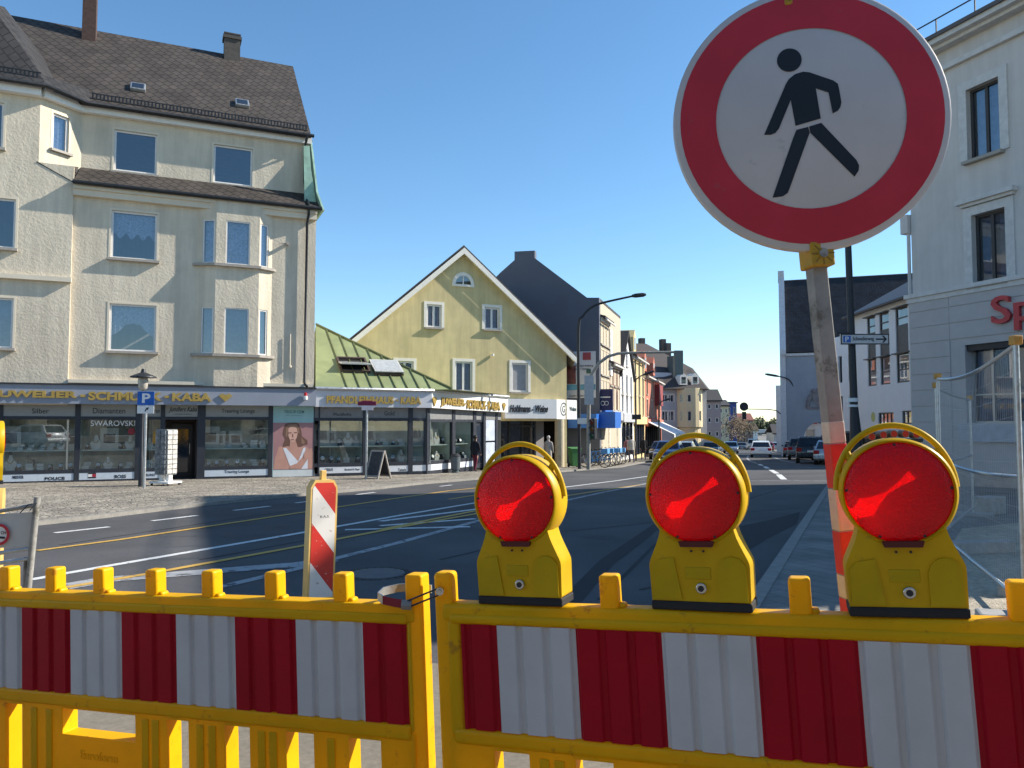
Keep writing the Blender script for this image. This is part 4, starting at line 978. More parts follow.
mb = MB(); mb.box(um, b, -0.05, -0.046, z0 + 0.045, z1 - 0.045, 0); mb.box(a, um, -0.05, -0.046, z0 + 0.045, z1 - 0.045, 1); mb.build('emblem', [mat('emblem_red', (0.4, 0.02, 0.05), 0.5), white_paint], pp_)
# fascia lettering
tb = MB(); zl0, zl1 = f1.zz(100, 400.3, yF), f1.zz(100, 391.6, yF)
for s_, a, b in (('JUWELIER', -10.5, 76), ('-', 79, 84), ('SCHMUCK', 87, 161), ('-', 163.5, 168), ('KABA', 171, 210.5)):
    tb = MB()
    if s_ == '-': tb.box(U(a, yF), U(b, yF), yF - 0.05, yF - 0.01, (zl0 + zl1) / 2 - 0.04, (zl0 + zl1) / 2 + 0.04)
    else: text_mb(s_, U(a, yF), U(b, yF), zl0, zl1, yF - 0.01, 0.05, mb=tb, bold=0.045)
    tb.build('dash' if s_ == '-' else 'fascia_lettering', gold, lb)
tb = MB()
cx_ = U(224.5, yF); hz = (zl1 - zl0) / 2; cz = (zl0 + zl1) / 2
tb.prism([(cx_ - 0.24, cz + hz * 0.4), (cx_ - 0.12, cz + hz), (cx_, cz + hz * 0.6), (cx_ + 0.12, cz + hz), (cx_ + 0.24, cz + hz * 0.4), (cx_, cz - hz)], yF - 0.05, yF - 0.01)
tb.build('heart_emblem', gold, lb)
mb = MB(); a, z0 = f1.uz(305.5, 396, yF - 0.1); mb.lathe([(0.0, 0.13), (0.055, 0.10), (0.065, 0.0), (0.065, -0.02)], 12, T=Matrix.Translation((a, yF - 0.09, z0 + 0.02)), mi=0); mb.lathe([(0.065, -0.02), (0.08, -0.03), (0.08, -0.16), (0.0, -0.16)], 12, T=Matrix.Translation((a, yF - 0.09, z0 + 0.02)), mi=1); mb.box(a - 0.06, a + 0.06, yF - 0.08, yF, z0 - 0.12, z0 - 0.02, 1); mb.build('alarm_beacon', [mat('alarm_red', (0.5, 0.02, 0.02), 0.3), white_paint], lb, smooth=40)
# show windows: glass, display boxes
def show_window(p, M, ua, ub, z0, z1, zs, depth=1.1, side=True, Bk=ID, dark=False):
    mb = MB(); q = [Bk(ua, z0, 0.03), Bk(ub, z0, 0.03), Bk(ub, z1, 0.03), Bk(ua, z1, 0.03)]
    mb.add(q, [(0, 1, 2, 3)]); gw = mb.build('show_window', glass, p)
    mb = MB()
    bx(mb, Bk, ua, ub, depth, depth + 0.05, z0 - 0.1, z1 + 0.3, 0)
    bx(mb, Bk, ua - 0.02, ua, 0.1, depth, z0 - 0.1, z1 + 0.3, 1); bx(mb, Bk, ub, ub + 0.02, 0.1, depth, z0 - 0.1, z1 + 0.3, 1)
    bx(mb, Bk, ua, ub, 0.06, depth, z0 - 0.06, z0 - 0.01, 2); bx(mb, Bk, ua, ub, 0.1, depth, z1 + 0.25, z1 + 0.3, 1)
    mb.build('display_case', [display_back, pale_green, floor_disp], gw)
    mb = MB(); bx(mb, Bk, ua + 0.02, ub - 0.02, 0.16, 0.75, zs - 0.02, zs + 0.02); mb.build('shelf', pale_green, gw)
    return gw
SHOWS = []
for k, (a, b) in enumerate(((-24, -2), (2.5, 74.5), (80, 135), (144, 160), (205, 268))):
    gw = show_window(lb, f1, U(a) + 0.01, U(b) - 0.01, zg0, zg1, zsh)
    if k: SHOWS.append((f1, ID, U(a), U(b), zg0, zsh, ('under the Silber panel', 'under the Diamanten panel', 'beside the shop entrance', 'left of the poster of a woman')[k - 1]))
text_mb('SWAROVSKI', U(90), U(134.5), *fz(112, 420.5, 426), 0.026, 0.003).build('window_lettering', white_paint, lb)
mb = MB(); a, z0 = f1.uz(131.5, 431.5, 0.02); ring(mb, 0.0, 0.12, 0.0); mb.build('window_sticker', mat('sticker_red', (0.25, 0.02, 0.03), 0.5), lb, M=Matrix.Translation((a, 0.022, z0)))
# recessed entrance
mb = MB(); a, b = U(164.5), U(197)
mb.box(a, a + 0.04, 0.14, 1.2, 0, zg1); mb.box(b - 0.04, b, 0.14, 1.2, 0, zg1); mb.box(a, b, 0.14, 1.25, zg1, zg1 + 0.05); mb.box(a, b, 1.2, 1.25, -0.1, zg1)
mb.build('entrance', mat('entrance_brown', (0.05, 0.04, 0.035), 0.7, var=0.3), lb)
mb = MB(); mb.box(a + 0.25, b - 0.12, 1.12, 1.19, 0.02, 2.1); dr = mb.build('door', mat('door_dark', (0.025, 0.02, 0.018), 0.4), lb)
mb = MB(); mb.quad((a + 0.42, 1.115, 0.25), (b - 0.28, 1.115, 0.25), (b - 0.28, 1.115, 1.9), (a + 0.42, 1.115, 1.9)); mb.build('pane', dark_glass, dr)
mb = MB(); mb.tube([(b - 0.22, 1.09, 0.9), (b - 0.22, 1.06, 0.95), (b - 0.22, 1.06, 1.35), (b - 0.22, 1.09, 1.4)], 0.015, 6); mb.build('handle', chrome, dr)
# advertising poster
pm_ = lambda c, n: mat(n, c, 0.45, var=0.06, scale=4)
a, b = U(272.5), U(314)
po = MB(); po.box(a, b - 0.01, -0.05, 0.1, 0.05, zFb + 0.01)
poster = po.build('poster', pm_((0.30, 0.50, 0.50), 'poster_teal'), lb)
def pr(px, py): u, z = f1.uz(260 + px / 9.03, 395 + py / 9.03, -0.05); return (u, z)
def pl(pts, m, k, name):
    q = MB(); q.prism([pr(*p) for p in pts], -0.052 - k * 0.0016, -0.051 - k * 0.0016); q.build(name, m, poster)
skin_p = pm_((0.50, 0.27, 0.21), 'poster_skin'); hair_p = pm_((0.15, 0.075, 0.055), 'poster_hair')
pl([(118, 250), (490, 250), (488, 672), (118, 676)], pm_((0.36, 0.19, 0.19), 'poster_pink'), 0, 'poster_backdrop')
pl([(116, 682), (488, 674), (490, 732), (116, 742)], pm_((0.58, 0.62, 0.62), 'poster_pale'), 0, 'poster_foot')
pl([(170, 470), (240, 452), (262, 430), (330, 430), (345, 455), (420, 470), (485, 520), (486, 664), (120, 670), (140, 560)], skin_p, 1, 'figure_skin')
pl([(225, 262), (255, 250), (330, 248), (352, 262), (372, 320), (378, 372), (428, 410), (430, 448), (395, 452), (370, 470), (340, 470), (250, 462), (202, 472), (210, 440), (226, 400), (204, 352), (212, 308)], hair_p, 2, 'figure_hair')
pl([(272, 410), (322, 410), (340, 470), (352, 486), (258, 486), (268, 468)], skin_p, 3, 'figure_neck')
pl([(236, 300), (262, 266), (330, 262), (352, 300), (360, 352), (344, 340), (330, 300), (300, 286), (268, 292), (252, 330), (246, 380), (232, 372)], pm_((0.26, 0.15, 0.10), 'poster_hair_light'), 3, 'hair_highlight')
pl([(372, 380), (404, 420), (398, 446), (376, 440)], MATS['poster_hair_light'], 3, 'hair_highlight')
pl([(256, 304), (272, 290), (308, 286), (330, 300), (340, 340), (332, 384), (310, 420), (292, 426), (272, 410), (256, 370)], pm_((0.60, 0.36, 0.28), 'poster_face'), 4, 'figure_face')
for q in ([(256, 338), (284, 336), (284, 346), (258, 348)], [(306, 336), (334, 334), (334, 344), (308, 346)], [(276, 400), (308, 398), (302, 408), (284, 409)], [(290, 350), (298, 350), (302, 382), (288, 382)]): pl(q, pm_((0.20, 0.09, 0.08), 'poster_shade'), 5, 'figure_feature')
pl([(208, 480), (236, 478), (345, 600), (390, 480), (408, 470), (412, 492), (385, 556), (330, 620), (270, 640)], pm_((0.66, 0.68, 0.72), 'poster_white'), 3, 'figure_dress')
pl([(372, 668), (432, 575), (430, 666)], MATS['poster_white'], 3, 'figure_dress')
pl([(270, 640), (330, 618), (400, 575), (392, 530), (420, 500), (470, 478), (474, 520), (440, 560), (400, 600), (330, 664), (272, 668)], skin_p, 5, 'figure_arm')
tb = MB(); c0_, c1_ = pr(216, 165), pr(398, 138); text_mb('TRISOR·GEM', c0_[0], c1_[0], c0_[1], c1_[1], -0.051, 0.002, mb=tb, bold=0.01); c0_, c1_ = pr(236, 189), pr(380, 180); text_mb('fine jewellery', c0_[0], c1_[0], c0_[1], c1_[1], -0.051, 0.002, mb=tb); tb.build('lettering', mat('poster_ink', (0.05, 0.14, 0.15), 0.5), poster)

# ------------------------------------------------------------------ low shop building with the green metal roof
gm = thing('pavilion', 'low jewellery shop wing with green seamed metal roof and white sign bands', 'shop', f1.M(uE + 0.004))
def U1(px, y=0.0, py=445): return f1.u(px, y, py) - uE - 0.004
def Z1(px, py, y=0.0): return f1.zz(px, py, y)
uC = U1(429.5, -0.25, 400)
ang2 = 26.0; rel = 66 - ang2                       # second front turns away along the street
e2 = Vector((math.cos(R(rel)), math.sin(R(rel)), 0)); n2 = Vector((-e2.y, e2.x, 0))
C0 = Vector((uC - 0.02, -0.0, 0))
B2 = lambda u, z, d: tuple(C0 + e2 * u + n2 * d + Vector((0, 0, z)))
cw = f1.P(uE + 0.004 + C0.x, 0.0); f2 = Frame(cw, ang2, z=f1.z)
uEnd = f2.u(508, -0.3, 408)
white_band = mat('white_sign_band', (0.74, 0.73, 0.70), 0.5, var=0.04)
zA0, zA1 = Z1(380, 407.3, -0.3), Z1(380, 391.0, -0.3)
mb = MB()
kx = math.tan(R(rel / 2)) * 0.3
mb.loft([[(0.0, -0.3, zA0), (0.0, -0.3, zA1), (0.0, 0.2, zA1), (0.0, 0.2, zA0)], [(C0.x + kx, -0.3, zA0), (C0.x + kx, -0.3, zA1), (C0.x - 0.1, 0.2, zA1), (C0.x - 0.1, 0.2, zA0)]])
fa1 = mb.build('fascia', mat('white_fascia_grey', (0.56, 0.57, 0.60), 0.5, var=0.04), gm)
mb = MB(); q0 = Vector((C0.x + kx + 0.003, -0.3, 0)); qe = Vector(B2(uEnd, 0, -0.3)); qi = Vector(B2(uEnd, 0, 0.4))
mb.loft([[tuple(q0 + Vector((0, 0, zA0))), tuple(q0 + Vector((0, 0, zA1))), (C0.x - 0.09, 0.25, zA1), (C0.x - 0.09, 0.25, zA0)], [tuple(qe + Vector((0, 0, zA0 - 0.10))), tuple(qe + Vector((0, 0, zA1 - 0.06))), tuple(qi + Vector((0, 0, zA1 - 0.06))), tuple(qi + Vector((0, 0, zA0 - 0.10)))]])
fa2 = mb.build('fascia', white_band, gm)
mb = MB(); mb.tube([(-0.0, -0.34, zA1 + 0.06), (C0.x + kx, -0.34, zA1 + 0.06), tuple(qe + Vector((0.02, -.03, zA1 + 0.02)))], 0.07, 8); mb.build('gutter', steel, gm, smooth=40)
la, lb_ = U1(326.5, -0.33, 400), U1(421, -0.33, 400); zl0, zl1 = Z1(370, 403.7, -0.33), Z1(370, 396.2, -0.33)
for s_, a, b in (('PFANDLEIHHAUS', 0, 0.70), ('KABA', 0.775, 1.0)): text_mb(s_, la + (lb_ - la) * a, la + (lb_ - la) * b, zl0, zl1, -0.31, 0.05, bold=0.04).build('lettering', gold, fa1)
mb = MB(); mb.box(la + (lb_ - la) * 0.725, la + (lb_ - la) * 0.75, -0.36, -0.31, zl0 + 0.12, zl1 - 0.12); mb.build('dash', gold, fa1)
tb = MB(); BL = lambda u, z, d: B2(u, z - 0.09 * u / uEnd, d)
x0, x1 = f2.u(441, -0.33, 403), f2.u(500, -0.33, 408); zl0, zl1 = f2.zz(470, 408.8, -0.33) + 0.05, f2.zz(470, 399.5, -0.33) + 0.03
L_ = x1 - x0
for s_, a, b in (('JUWELIER', 0, 0.365), ('SCHMUCK', 0.405, 0.735), ('KABA', 0.775, 1.0)): text_mb(s_, x0 + L_ * a, x0 + L_ * b, zl0, zl1, -0.31, 0.05, bold=0.035, B=BL).build('lettering', gold, fa2)
for a in (0.372, 0.742): tb = MB(); bx(tb, BL, x0 + L_ * a, x0 + L_ * (a + 0.02), -0.36, -0.31, (zl0 + zl1) / 2 - 0.03, (zl0 + zl1) / 2 + 0.03); tb.build('dash', gold, fa2)
for px in (434.5, 504):
    tb = MB(); cu_ = f2.u(px, -0.33, 405); zc = (zl0 + zl1) / 2; V = [(-0.18, 0.1), (-0.08, 0.2), (0.0, 0.1), (0.08, 0.2), (0.18, 0.1), (0, -0.2)]
    tb.add([BL(cu_ + a, zc + b, -0.35) for a, b in V] + [BL(cu_ + a, zc + b, -0.31) for a, b in V], [(0, 1, 2), (2, 3, 4), (0, 2, 5), (2, 4, 5)] + [(i, i + 6, (i + 1) % 6 + 6, (i + 1) % 6) for i in range(6)]); tb.build('gem_emblem', gold, fa2)
# glazed fronts
ztr = Z1(370, 418, 0); ztr0 = ztr - 0.12; zgb, zpb = Z1(370, 462.5, 0), Z1(370, 466, 0)
zs2 = Z1(370, 446, 0.4)
alu = mat('aluminium', (0.45, 0.44, 0.42), 0.4, metal=0.6, var=0.08)
mb = MB()
posts1 = [(318, 319.5), (362.5, 367.5), (408, 412.5)]
for a, b in posts1: mb.box(max(0.01, U1(a)), U1(b), -0.05, 0.14, -0.3, zA0 + 0.05)
p2 = [(431.5, 435), (451.5, 454.5), (472.5, 475.5), (482.5, 485), (495, 497)]
P2u = [(f2.u(a, 0, 445), f2.u(b, 0, 445)) for a, b in p2]; P2u[0] = (-0.06, 0.14)
for a, b in P2u: bx(mb, B2, a, b, -0.05, 0.14, -0.3, zA0 - 0.02)
mb.box(0.02, uC, -0.04, 0.1, ztr0, ztr); mb.box(0.02, uC, -0.04, 0.1, zpb, zgb); mb.box(0.02, uC, -0.04, 0.1, -0.3, 0.13)
bx(mb, B2, 0.1, P2u[3][0], -0.04, 0.1, ztr0 - 0.04, ztr - 0.04); bx(mb, B2, 0.1, P2u[2][0], -0.04, 0.1, zpb, zgb); bx(mb, B2, 0.1, P2u[2][0], -0.04, 0.1, -0.3, 0.13)
mb.build('shop_frame', shop_dark, gm)
mb = MB(); mb.box(0.02, uC, -0.02, 0.08, ztr, zA0 + 0.03); bx(mb, B2, 0.12, uEnd - 0.2, -0.02, 0.08, ztr - 0.04, zA0 - 0.03); tp = mb.build('transom_panel', mat('transom_grey', (0.20, 0.20, 0.20), 0.6), gm)
tb = MB(); text_mb('Pfandleihe', U1(333), U1(351), Z1(342, 415.8), Z1(342, 412.8), -0.021, 0.005, mb=tb); text_mb('Gold', U1(384), U1(394), Z1(389, 415.5), Z1(389, 411), -0.021, 0.005, mb=tb); tb.build('lettering', ink, tp)
mb = MB()
sp = [(319.5, 362.5), (367.5, 408), (412.5, 431)]
wpl = mat('white_plinth', (0.66, 0.68, 0.70), 0.5, var=0.04); PP1 = []
for a, b in sp: mb = MB(); mb.box(U1(a), U1(b), -0.035, 0.08, 0.13, zpb); PP1.append((a, b, mb.build('plinth_panel', wpl, gm)))
for k in range(2): mb = MB(); bx(mb, B2, P2u[k][1], P2u[k + 1][0], -0.035, 0.08, 0.13, zpb); mb.build('plinth_panel', wpl, gm)
tb = MB()
for s_, a, b in (('CERRUTI', 325, 333), ('Bernhard H. Mayer', 345, 360), ('Tamaris', 398, 406)): text_mb(s_, U1(a), U1(b), Z1((a + b) / 2, 471), Z1((a + b) / 2, 468.2), -0.036, 0.004).build('lettering', ink, [q[2] for q in PP1 if q[0] < a < q[1]][0])
for k, (a, b) in enumerate(sp):
    show_window(gm, f1, U1(a) + 0.01, U1(b) - 0.01, zgb, ztr0, zs2)
    SHOWS.append((f1, (lambda u, z, d: (u + uE + 0.004, d, z)), U1(a), U1(b), zgb, zs2, ('behind the pole with the red top', 'above the chalkboard stand', 'at the corner of the green roofed shop')[k]))
for k in range(2):
    show_window(gm, f2, P2u[k][1] + 0.01, P2u[k + 1][0] - 0.01, zgb, ztr0 - 0.04, zs2, Bk=B2, side=False, depth=0.9)
    SHOWS.append((f2, ID, P2u[k][1], P2u[k + 1][0], zgb, zs2, ('just right of the corner pillar', 'behind the man in the dark jacket')[k]))
# door and poster wall at the far end of the wing
mb = MB(); bx(mb, B2, P2u[2][1], P2u[3][0], 0.02, 0.07, 0.02, ztr0 - 0.05); dr = mb.build('door', shop_dark, gm)
mb = MB(); mb.add([B2(P2u[2][1] + 0.12, 0.2, 0.012), B2(P2u[3][0] - 0.12, 0.2, 0.012), B2(P2u[3][0] - 0.12, ztr0 - 0.2, 0.012), B2(P2u[2][1] + 0.12, ztr0 - 0.2, 0.012)], [(0, 1, 2, 3)]); mb.build('pane', dark_glass, dr)
bp_m = mat('blue_grey_panel', (0.42, 0.47, 0.55), 0.55, var=0.2, scale=2.5)
mb = MB(); bx(mb, B2, P2u[3][1], P2u[4][0], 0.0, 0.08, 1.28, ztr + 0.2); bx(mb, B2, P2u[3][1], P2u[4][0], 0.0, 0.08, 0.1, 1.2); mb.build('info_panel', bp_m, gm)
# back of the wing and roof
mb = MB(); yb = 7.5
e_ = Vector(B2(uEnd - 0.1, 0, 0.05)); mb.add([tuple(e_ + Vector((0, 0, -0.4))), tuple(Vector(B2(uEnd - 0.1, 0, 2.0)) + Vector((0, 0, -0.4))), tuple(Vector(B2(uEnd - 0.1, 0, 2.0)) + Vector((0, 0, zA1))), tuple(e_ + Vector((0, 0, zA1)))], [(0, 1, 2, 3)])
mb.box(0.02, uC + 1.5, yb, yb + 0.2, -0.4, zA1); mb.quad((0.0, 0.2, zA1 - 0.05), (uC, 0.2, zA1 - 0.05), (uC + 1.5, yb, zA1 - 0.05), (0, yb, zA1 - 0.05)); mb.build('wall', plaster_smooth, gm)
green = mat('green_metal_roof', (0.25, 0.285, 0.135), 0.5, var=0.08, scale=2, metal=0.1, var2=0.1, scale2=0.8)
zr0 = zA1 + 0.10
slope = 0.62
# hip line: from the far end of the second front up towards the house
hipA = Vector(B2(uEnd * 0.45, 0, 0)) + Vector((0, 0, zr0)); 
def roofpt(px, py):
    lo, hi = -0.3, 9.0
    for _ in range(40):
        a = (lo + hi) / 2
        if Z1(px, py, a) > zr0 + slope * (a + 0.35): lo = a
        else: hi = a
    return Vector((U1(px, a, py), a, zr0 + slope * (a + 0.35)))
h1, h2, h3 = roofpt(452, 391.5), roofpt(392, 361), roofpt(316, 324.5)
h0 = Vector((uC + kx + 0.05, -0.35, zr0)); s0 = Vector((0.0, -0.35, zr0)); s1 = Vector((0.0, h3.y, h3.z))
mb = MB(); nn = Vector((0, -slope, 1)).normalized()
pts = [s0, h0, h1, h2, h3 + Vector((0.0, 0, 0))]
V = pts + [p - nn * 0.06 for p in pts]; n = len(pts); mb.add(V, [tuple(range(n)), tuple(range(n, 2 * n))[::-1]] + [(i, i + n, (i + 1) % n + n, (i + 1) % n) for i in range(n)])
# back slopes behind the hip
eF = Vector((qe.x, qe.y, zr0)); bk = Vector((h3.x, yb + 0.3, zr0)); bk2 = Vector((h1.x + 2.5, yb + 0.3, zr0))
mb.add([h0, eF, h1], [(0, 1, 2)]); mb.add([h1, eF, bk2, h2], [(0, 1, 2, 3)]); mb.add([h2, bk2, bk, h3], [(0, 1, 2, 3)])
gr = mb.build('roof', green, gm)
mb = MB(); x = 0.25
hip = [h0, h1, h2, h3]
def hip_y(x):
    for a, b in zip(hip[:-1], hip[1:]):
        lo, hi = min(a.x, b.x), max(a.x, b.x)
        if lo <= x <= hi and hi - lo > 1e-6: return a.y + (b.y - a.y) * (x - a.x) / (b.x - a.x)
    return None
seamdark = mat('seam', (0.15, 0.17, 0.075), 0.5)
while x < h1.x - 0.1:
    ys = [v for v in (hip_y(x),) if v is not None]
    if ys:
        y1 = max(ys); y0 = -0.35 if x < h0.x else -0.35 + (x - h0.x) / max(0.01, h1.x - h0.x) * (h1.y + 0.35)
        a = Vector((x, y0, zr0 + slope * (y0 + 0.35))); b = Vector((x, y1, zr0 + slope * (y1 + 0.35)))
        if (b - a).length > 0.2: mb.slab(a + Vector((-0.015, 0, 0)) + nn * 0.05, a + Vector((0.015, 0, 0)) + nn * 0.05, b + Vector((0.015, 0, 0)) + nn * 0.05, b + Vector((-0.015, 0, 0)) + nn * 0.05, 0.06)
    x += 0.5
mb.tube([h1 + nn * 0.03, h2 + nn * 0.03, h3 + nn * 0.03], 0.05, 6); mb.build('seam', seamdark, gr)
# roof windows, one of them tilted open
for k, (x0, x1, y0, y1) in enumerate(((330, 372, 358, 374), (366, 402, 361, 377))):
    a = roofpt((x0 + x1) / 2 + 2, (y0 + y1) / 2); sl = Vector((0, 1, slope)).normalized()
    wd, hg = 0.62, 0.62
    T = Matrix(((1, 0, 0, a.x), (0, sl.y, nn.y, a.y), (0, sl.z, nn.z, a.z), (0, 0, 0, 1)))
    mb = MB()
    for q in ((-wd, -wd + 0.07, -hg, hg), (wd - 0.07, wd, -hg, hg), (-wd + .07, wd - .07, -hg, -hg + 0.07), (-wd + .07, wd - .07, hg - 0.07, hg)): mb.box(q[0], q[1], q[2], q[3], -0.02, 0.12, T=T)
    mb.box(-wd + .06, wd - .06, -hg + .06, hg - .06, -0.02, 0.02, 1, T=T); rw = mb.build('roof_window', [mat('roof_window_brown', (0.09, 0.06, 0.05), 0.5), room_dark], gm)
    T2 = T @ Matrix.Translation((0, 0, 0.12)) @ Matrix.Rotation(R(-24 if k == 0 else -4), 4, 'X')
    mb = MB(); mb.box(-wd, wd, -hg, hg, 0.0, 0.05, 0, T=T2); mb.box(-wd + 0.06, wd - 0.06, -hg + 0.06, hg - 0.06, 0.05, 0.056, 1, T=T2); mb.build('sash', [mat('sash_grey', (0.5, 0.5, 0.47), 0.5), mat('roof_pane', (0.42, 0.43, 0.42), 0.15, var=0.15, spec=0.8)], rw)
# ------------------------------------------------------------------ yellow gabled house
def sub_label(o, s): o['label'] = s; return o
ochre = mat('ochre_render', (0.60, 0.50, 0.265), 0.9, streak=0.12, var=0.05, scale=2, bump=0.2, bscale=30, bdist=0.008, var2=0.09, scale2=0.5, stain=((0.47, 0.41, 0.235), 1.2, 0.60))
trim_w = mat('trim_white', (0.76, 0.73, 0.66), 0.7, var=0.06)
tile_dark = mat('dark_roof_tiles', (0.055, 0.05, 0.05), 0.8, var=0.3, scale=8, bump=0.6, bscale=14, bdist=0.03)
gA = at(560, 467, 42); gf = Frame((gA.x, gA.y), 66)
gh = thing('gabled_house', 'yellow gabled house with white windows behind the low shop wing', 'house', gf.M())
ge = (gf.uz(352, 341)[0], gf.uz(566.5, 352)[0]); ga = gf.uz(462, 251); zel, zer = gf.zz(352, 341), gf.zz(566.5, 353)
def gr_(x0, x1, y0, y1): return gf.rect(x0, x1, y0, y1)
ws = [(gr_(426.6, 441.5, 304.5, 327.5), (0.5,), None), (gr_(484.5, 499.5, 307.5, 329.5), (0.5,), None), (gr_(396, 413.5, 361, 391), (0.5,), None), (gr_(455, 472.3, 361.5, 391.5), (0.5,), None), (gr_(511.7, 528, 363, 392), (), mat('grey_shutter', (0.30, 0.30, 0.31), 0.6))]
zs_ = gf.zz(530, 419, 0)
gfo = (gf.u(484, 0, 445), gf.u(564, 0, 445), -0.2, zs_ - 0.1)
mb = MB(); O = [(ge[0], -0.6), (ge[1], -0.6), (ge[1], zer), (ga[0], ga[1]), (ge[0], zel)]
mb.wall(O, [w_[0] for w_ in ws] + [gfo], 0, 0.13)
Lg = 13.0
SK = 0.52; sx_ = Lg * SK
mb.quad((ge[1], 0, zs_ - 0.1), (ge[1] + sx_, Lg, zs_ - 0.1), (ge[1] + sx_, Lg, zer), (ge[1], 0, zer)); mb.quad((ge[1] + 3 * SK, 3.0, -0.6), (ge[1] + sx_, Lg, -0.6), (ge[1] + sx_, Lg, zs_), (ge[1] + 3 * SK, 3.0, zs_))
mb.quad((ge[0] + sx_, Lg, -0.6), (ge[0], 0, -0.6), (ge[0], 0, zel), (ge[0] + sx_, Lg, zel)); mb.add([(p[0] + sx_, Lg, p[1]) for p in O][::-1], [(0, 1, 2, 3, 4)])
mb.quad((gfo[0], 0.13, gfo[3]), (ge[1], 0.13, gfo[3]), (ge[1], 3.2, gfo[3]), (gfo[0], 3.2, gfo[3]))
mb.build('wall', ochre, gh)
for r_, ml, pm in ws:
    window(gh, r_, 0, 0.13, mull=ml, pm=pm, fw=0.09, sill=0.14, surround=(0.14, 0.03, trim_w), curtain=None if pm else (lace, 'full'))
ac, zc = gf.uz(463, 284.5); ar = (gf.u(471, 0, 284) - gf.u(455.5, 0, 284)) / 2
mb = MB(); mb.prism([(ac + ar * math.cos(R(k * 15)), zc + ar * 1.05 * math.sin(R(k * 15))) for k in range(13)], -0.02, 0.01); aw = mb.build('arched_window', win_glass, gh)
mb = MB()
for k in range(12):
    a, b = R(k * 15), R(k * 15 + 15)
    mb.prism([(ac + r_ * math.cos(t), zc + r_ * 1.05 * math.sin(t)) for r_, t in ((ar, a), (ar + 0.17, a), (ar + 0.17, b), (ar, b))], -0.06, 0.02)
mb.box(ac - ar - 0.17, ac + ar + 0.17, -0.08, 0.02, zc - 0.12, zc); mb.box(ac - 0.03, ac + 0.03, -0.05, 0.0, zc, zc + ar); mb.build('frame', trim_w, aw)
ov = 0.28
mb = MB(); sl_ = (ga[1] - zer) / (ge[1] - ga[0]); sr = (ga[1] - zel) / (ga[0] - ge[0])
eL, eR = (ge[0] - 0.45, zel - 0.45 * sr), (ge[1] + 0.45, zer - 0.45 * sl_)
for e in (eL, eR):
    q = [(e[0], -ov, e[1] + 0.05), (ga[0], -ov, ga[1] + 0.05), (ga[0] + sx_, Lg + ov, ga[1] + 0.05), (e[0] + sx_, Lg + ov, e[1] + 0.05)]
    mb.slab(*q, -0.20, n=(0, 0, 1))
rf = mb.build('roof', tile_dark, gh)
mb = MB()
for e in (eL, eR): mb.slab((e[0], -ov - 0.03, e[1] - 0.2), (ga[0], -ov - 0.03, ga[1] - 0.2), (ga[0], -ov - 0.03, ga[1] + 0.1), (e[0], -ov - 0.03, e[1] + 0.1), 0.06, n=(0, 1, 0))
for e in (eL, eR): mb.slab((e[0], -ov, e[1] - 0.02), (ga[0], -ov, ga[1] - 0.02), (ga[0], 0.02, ga[1] - 0.02), (e[0], 0.02, e[1] - 0.02), 0.05, n=(0, 0, 1))
mb.build('verge', trim_w, gh)
mb = MB(); a, z0 = gf.uz(492, 356); mb.lathe([(0, 0), (0.08, 0), (0.08, 0.1), (0, 0.1)], 8, T=Matrix.Translation((a, -0.1, z0))); mb.build('wall_lamp', white_paint, gh)
# ground floor: sign band, column, recessed glazing
zb0, zb1 = gf.zz(532, 418.5, -0.35), gf.zz(532, 399, -0.35)
ubl, ubr = gf.u(505, -0.35, 408), gf.u(556.6, -0.35, 408)
mb = MB(); mb.box(ubl, ubr, -0.35, 0.1, zb0, zb1); fb = mb.build('sign_band', mat('band_white', (0.66, 0.67, 0.68), 0.5, var=0.04), gh)
q0 = gf.P(ubr, -0.35); dirb = Vector((math.sin(R(40)), math.cos(R(40)))); Minv = gf.M().inverted()
c_a = Minv @ Vector((q0[0], q0[1], 0)); c_b = Minv @ Vector((q0[0] + dirb.x * 4.2, q0[1] + dirb.y * 4.2, 0)); eb = (c_b - c_a).normalized(); nb_ = Vector((-eb.y, eb.x, 0))
BB = lambda u, z, d: tuple(Vector((c_a.x + 0.004, c_a.y, 0)) + eb * u + nb_ * d + Vector((0, 0, z)))
mb = MB(); bx(mb, BB, 0.0, 1.85, 0.0, 0.4, zb0 - 0.03, zb1 + 0.0); fb2 = mb.build('sign_band', white_band, gh)
tb = MB(); text_mb('Hohlmann - Weine', gf.u(509.5, -0.36, 408), gf.u(548, -0.36, 408), gf.zz(530, 412.3, -0.36), gf.zz(530, 405.0, -0.36), -0.352, 0.03, bold=0.02, shear=0.4, mb=tb); tb.build('lettering', ink, fb)
tb = MB()
for k in range(20):
    a, b = R(k * 18), R(k * 18 + 18); c = (0.62, (zb0 + zb1) / 2)
    tb.add([BB(c[0] + r_ * math.cos(t) * 0.8, c[1] + r_ * math.sin(t), -0.01) for r_, t in ((0.30, a), (0.36, a), (0.36, b), (0.30, b))], [(0, 1, 2, 3)])
text_mb('G', 0.50, 0.74, c[1] - 0.18, c[1] + 0.18, -0.002, 0.01, B=BB, mb=tb); text_mb('Weine', 1.15, 1.78, c[1] - 0.1, c[1] + 0.15, -0.002, 0.01, B=BB, mb=tb, bold=0.02); tb.build('lettering', mat('green_ink', (0.03, 0.06, 0.06), 0.5), fb2)
cu_, cy_ = gf.u(559.5, 0.15, 445), 0.15
mb = MB(); mb.cyl((cu_, cy_, -0.5), (cu_, cy_, zb0 + 0.2), 0.26, n=24); mb.build('column', mat('column_render', (0.50, 0.43, 0.30), 0.85, var=0.1, bump=0.3, bscale=40), gh, smooth=50)
ua, ub = gfo[0], cu_ - 0.5
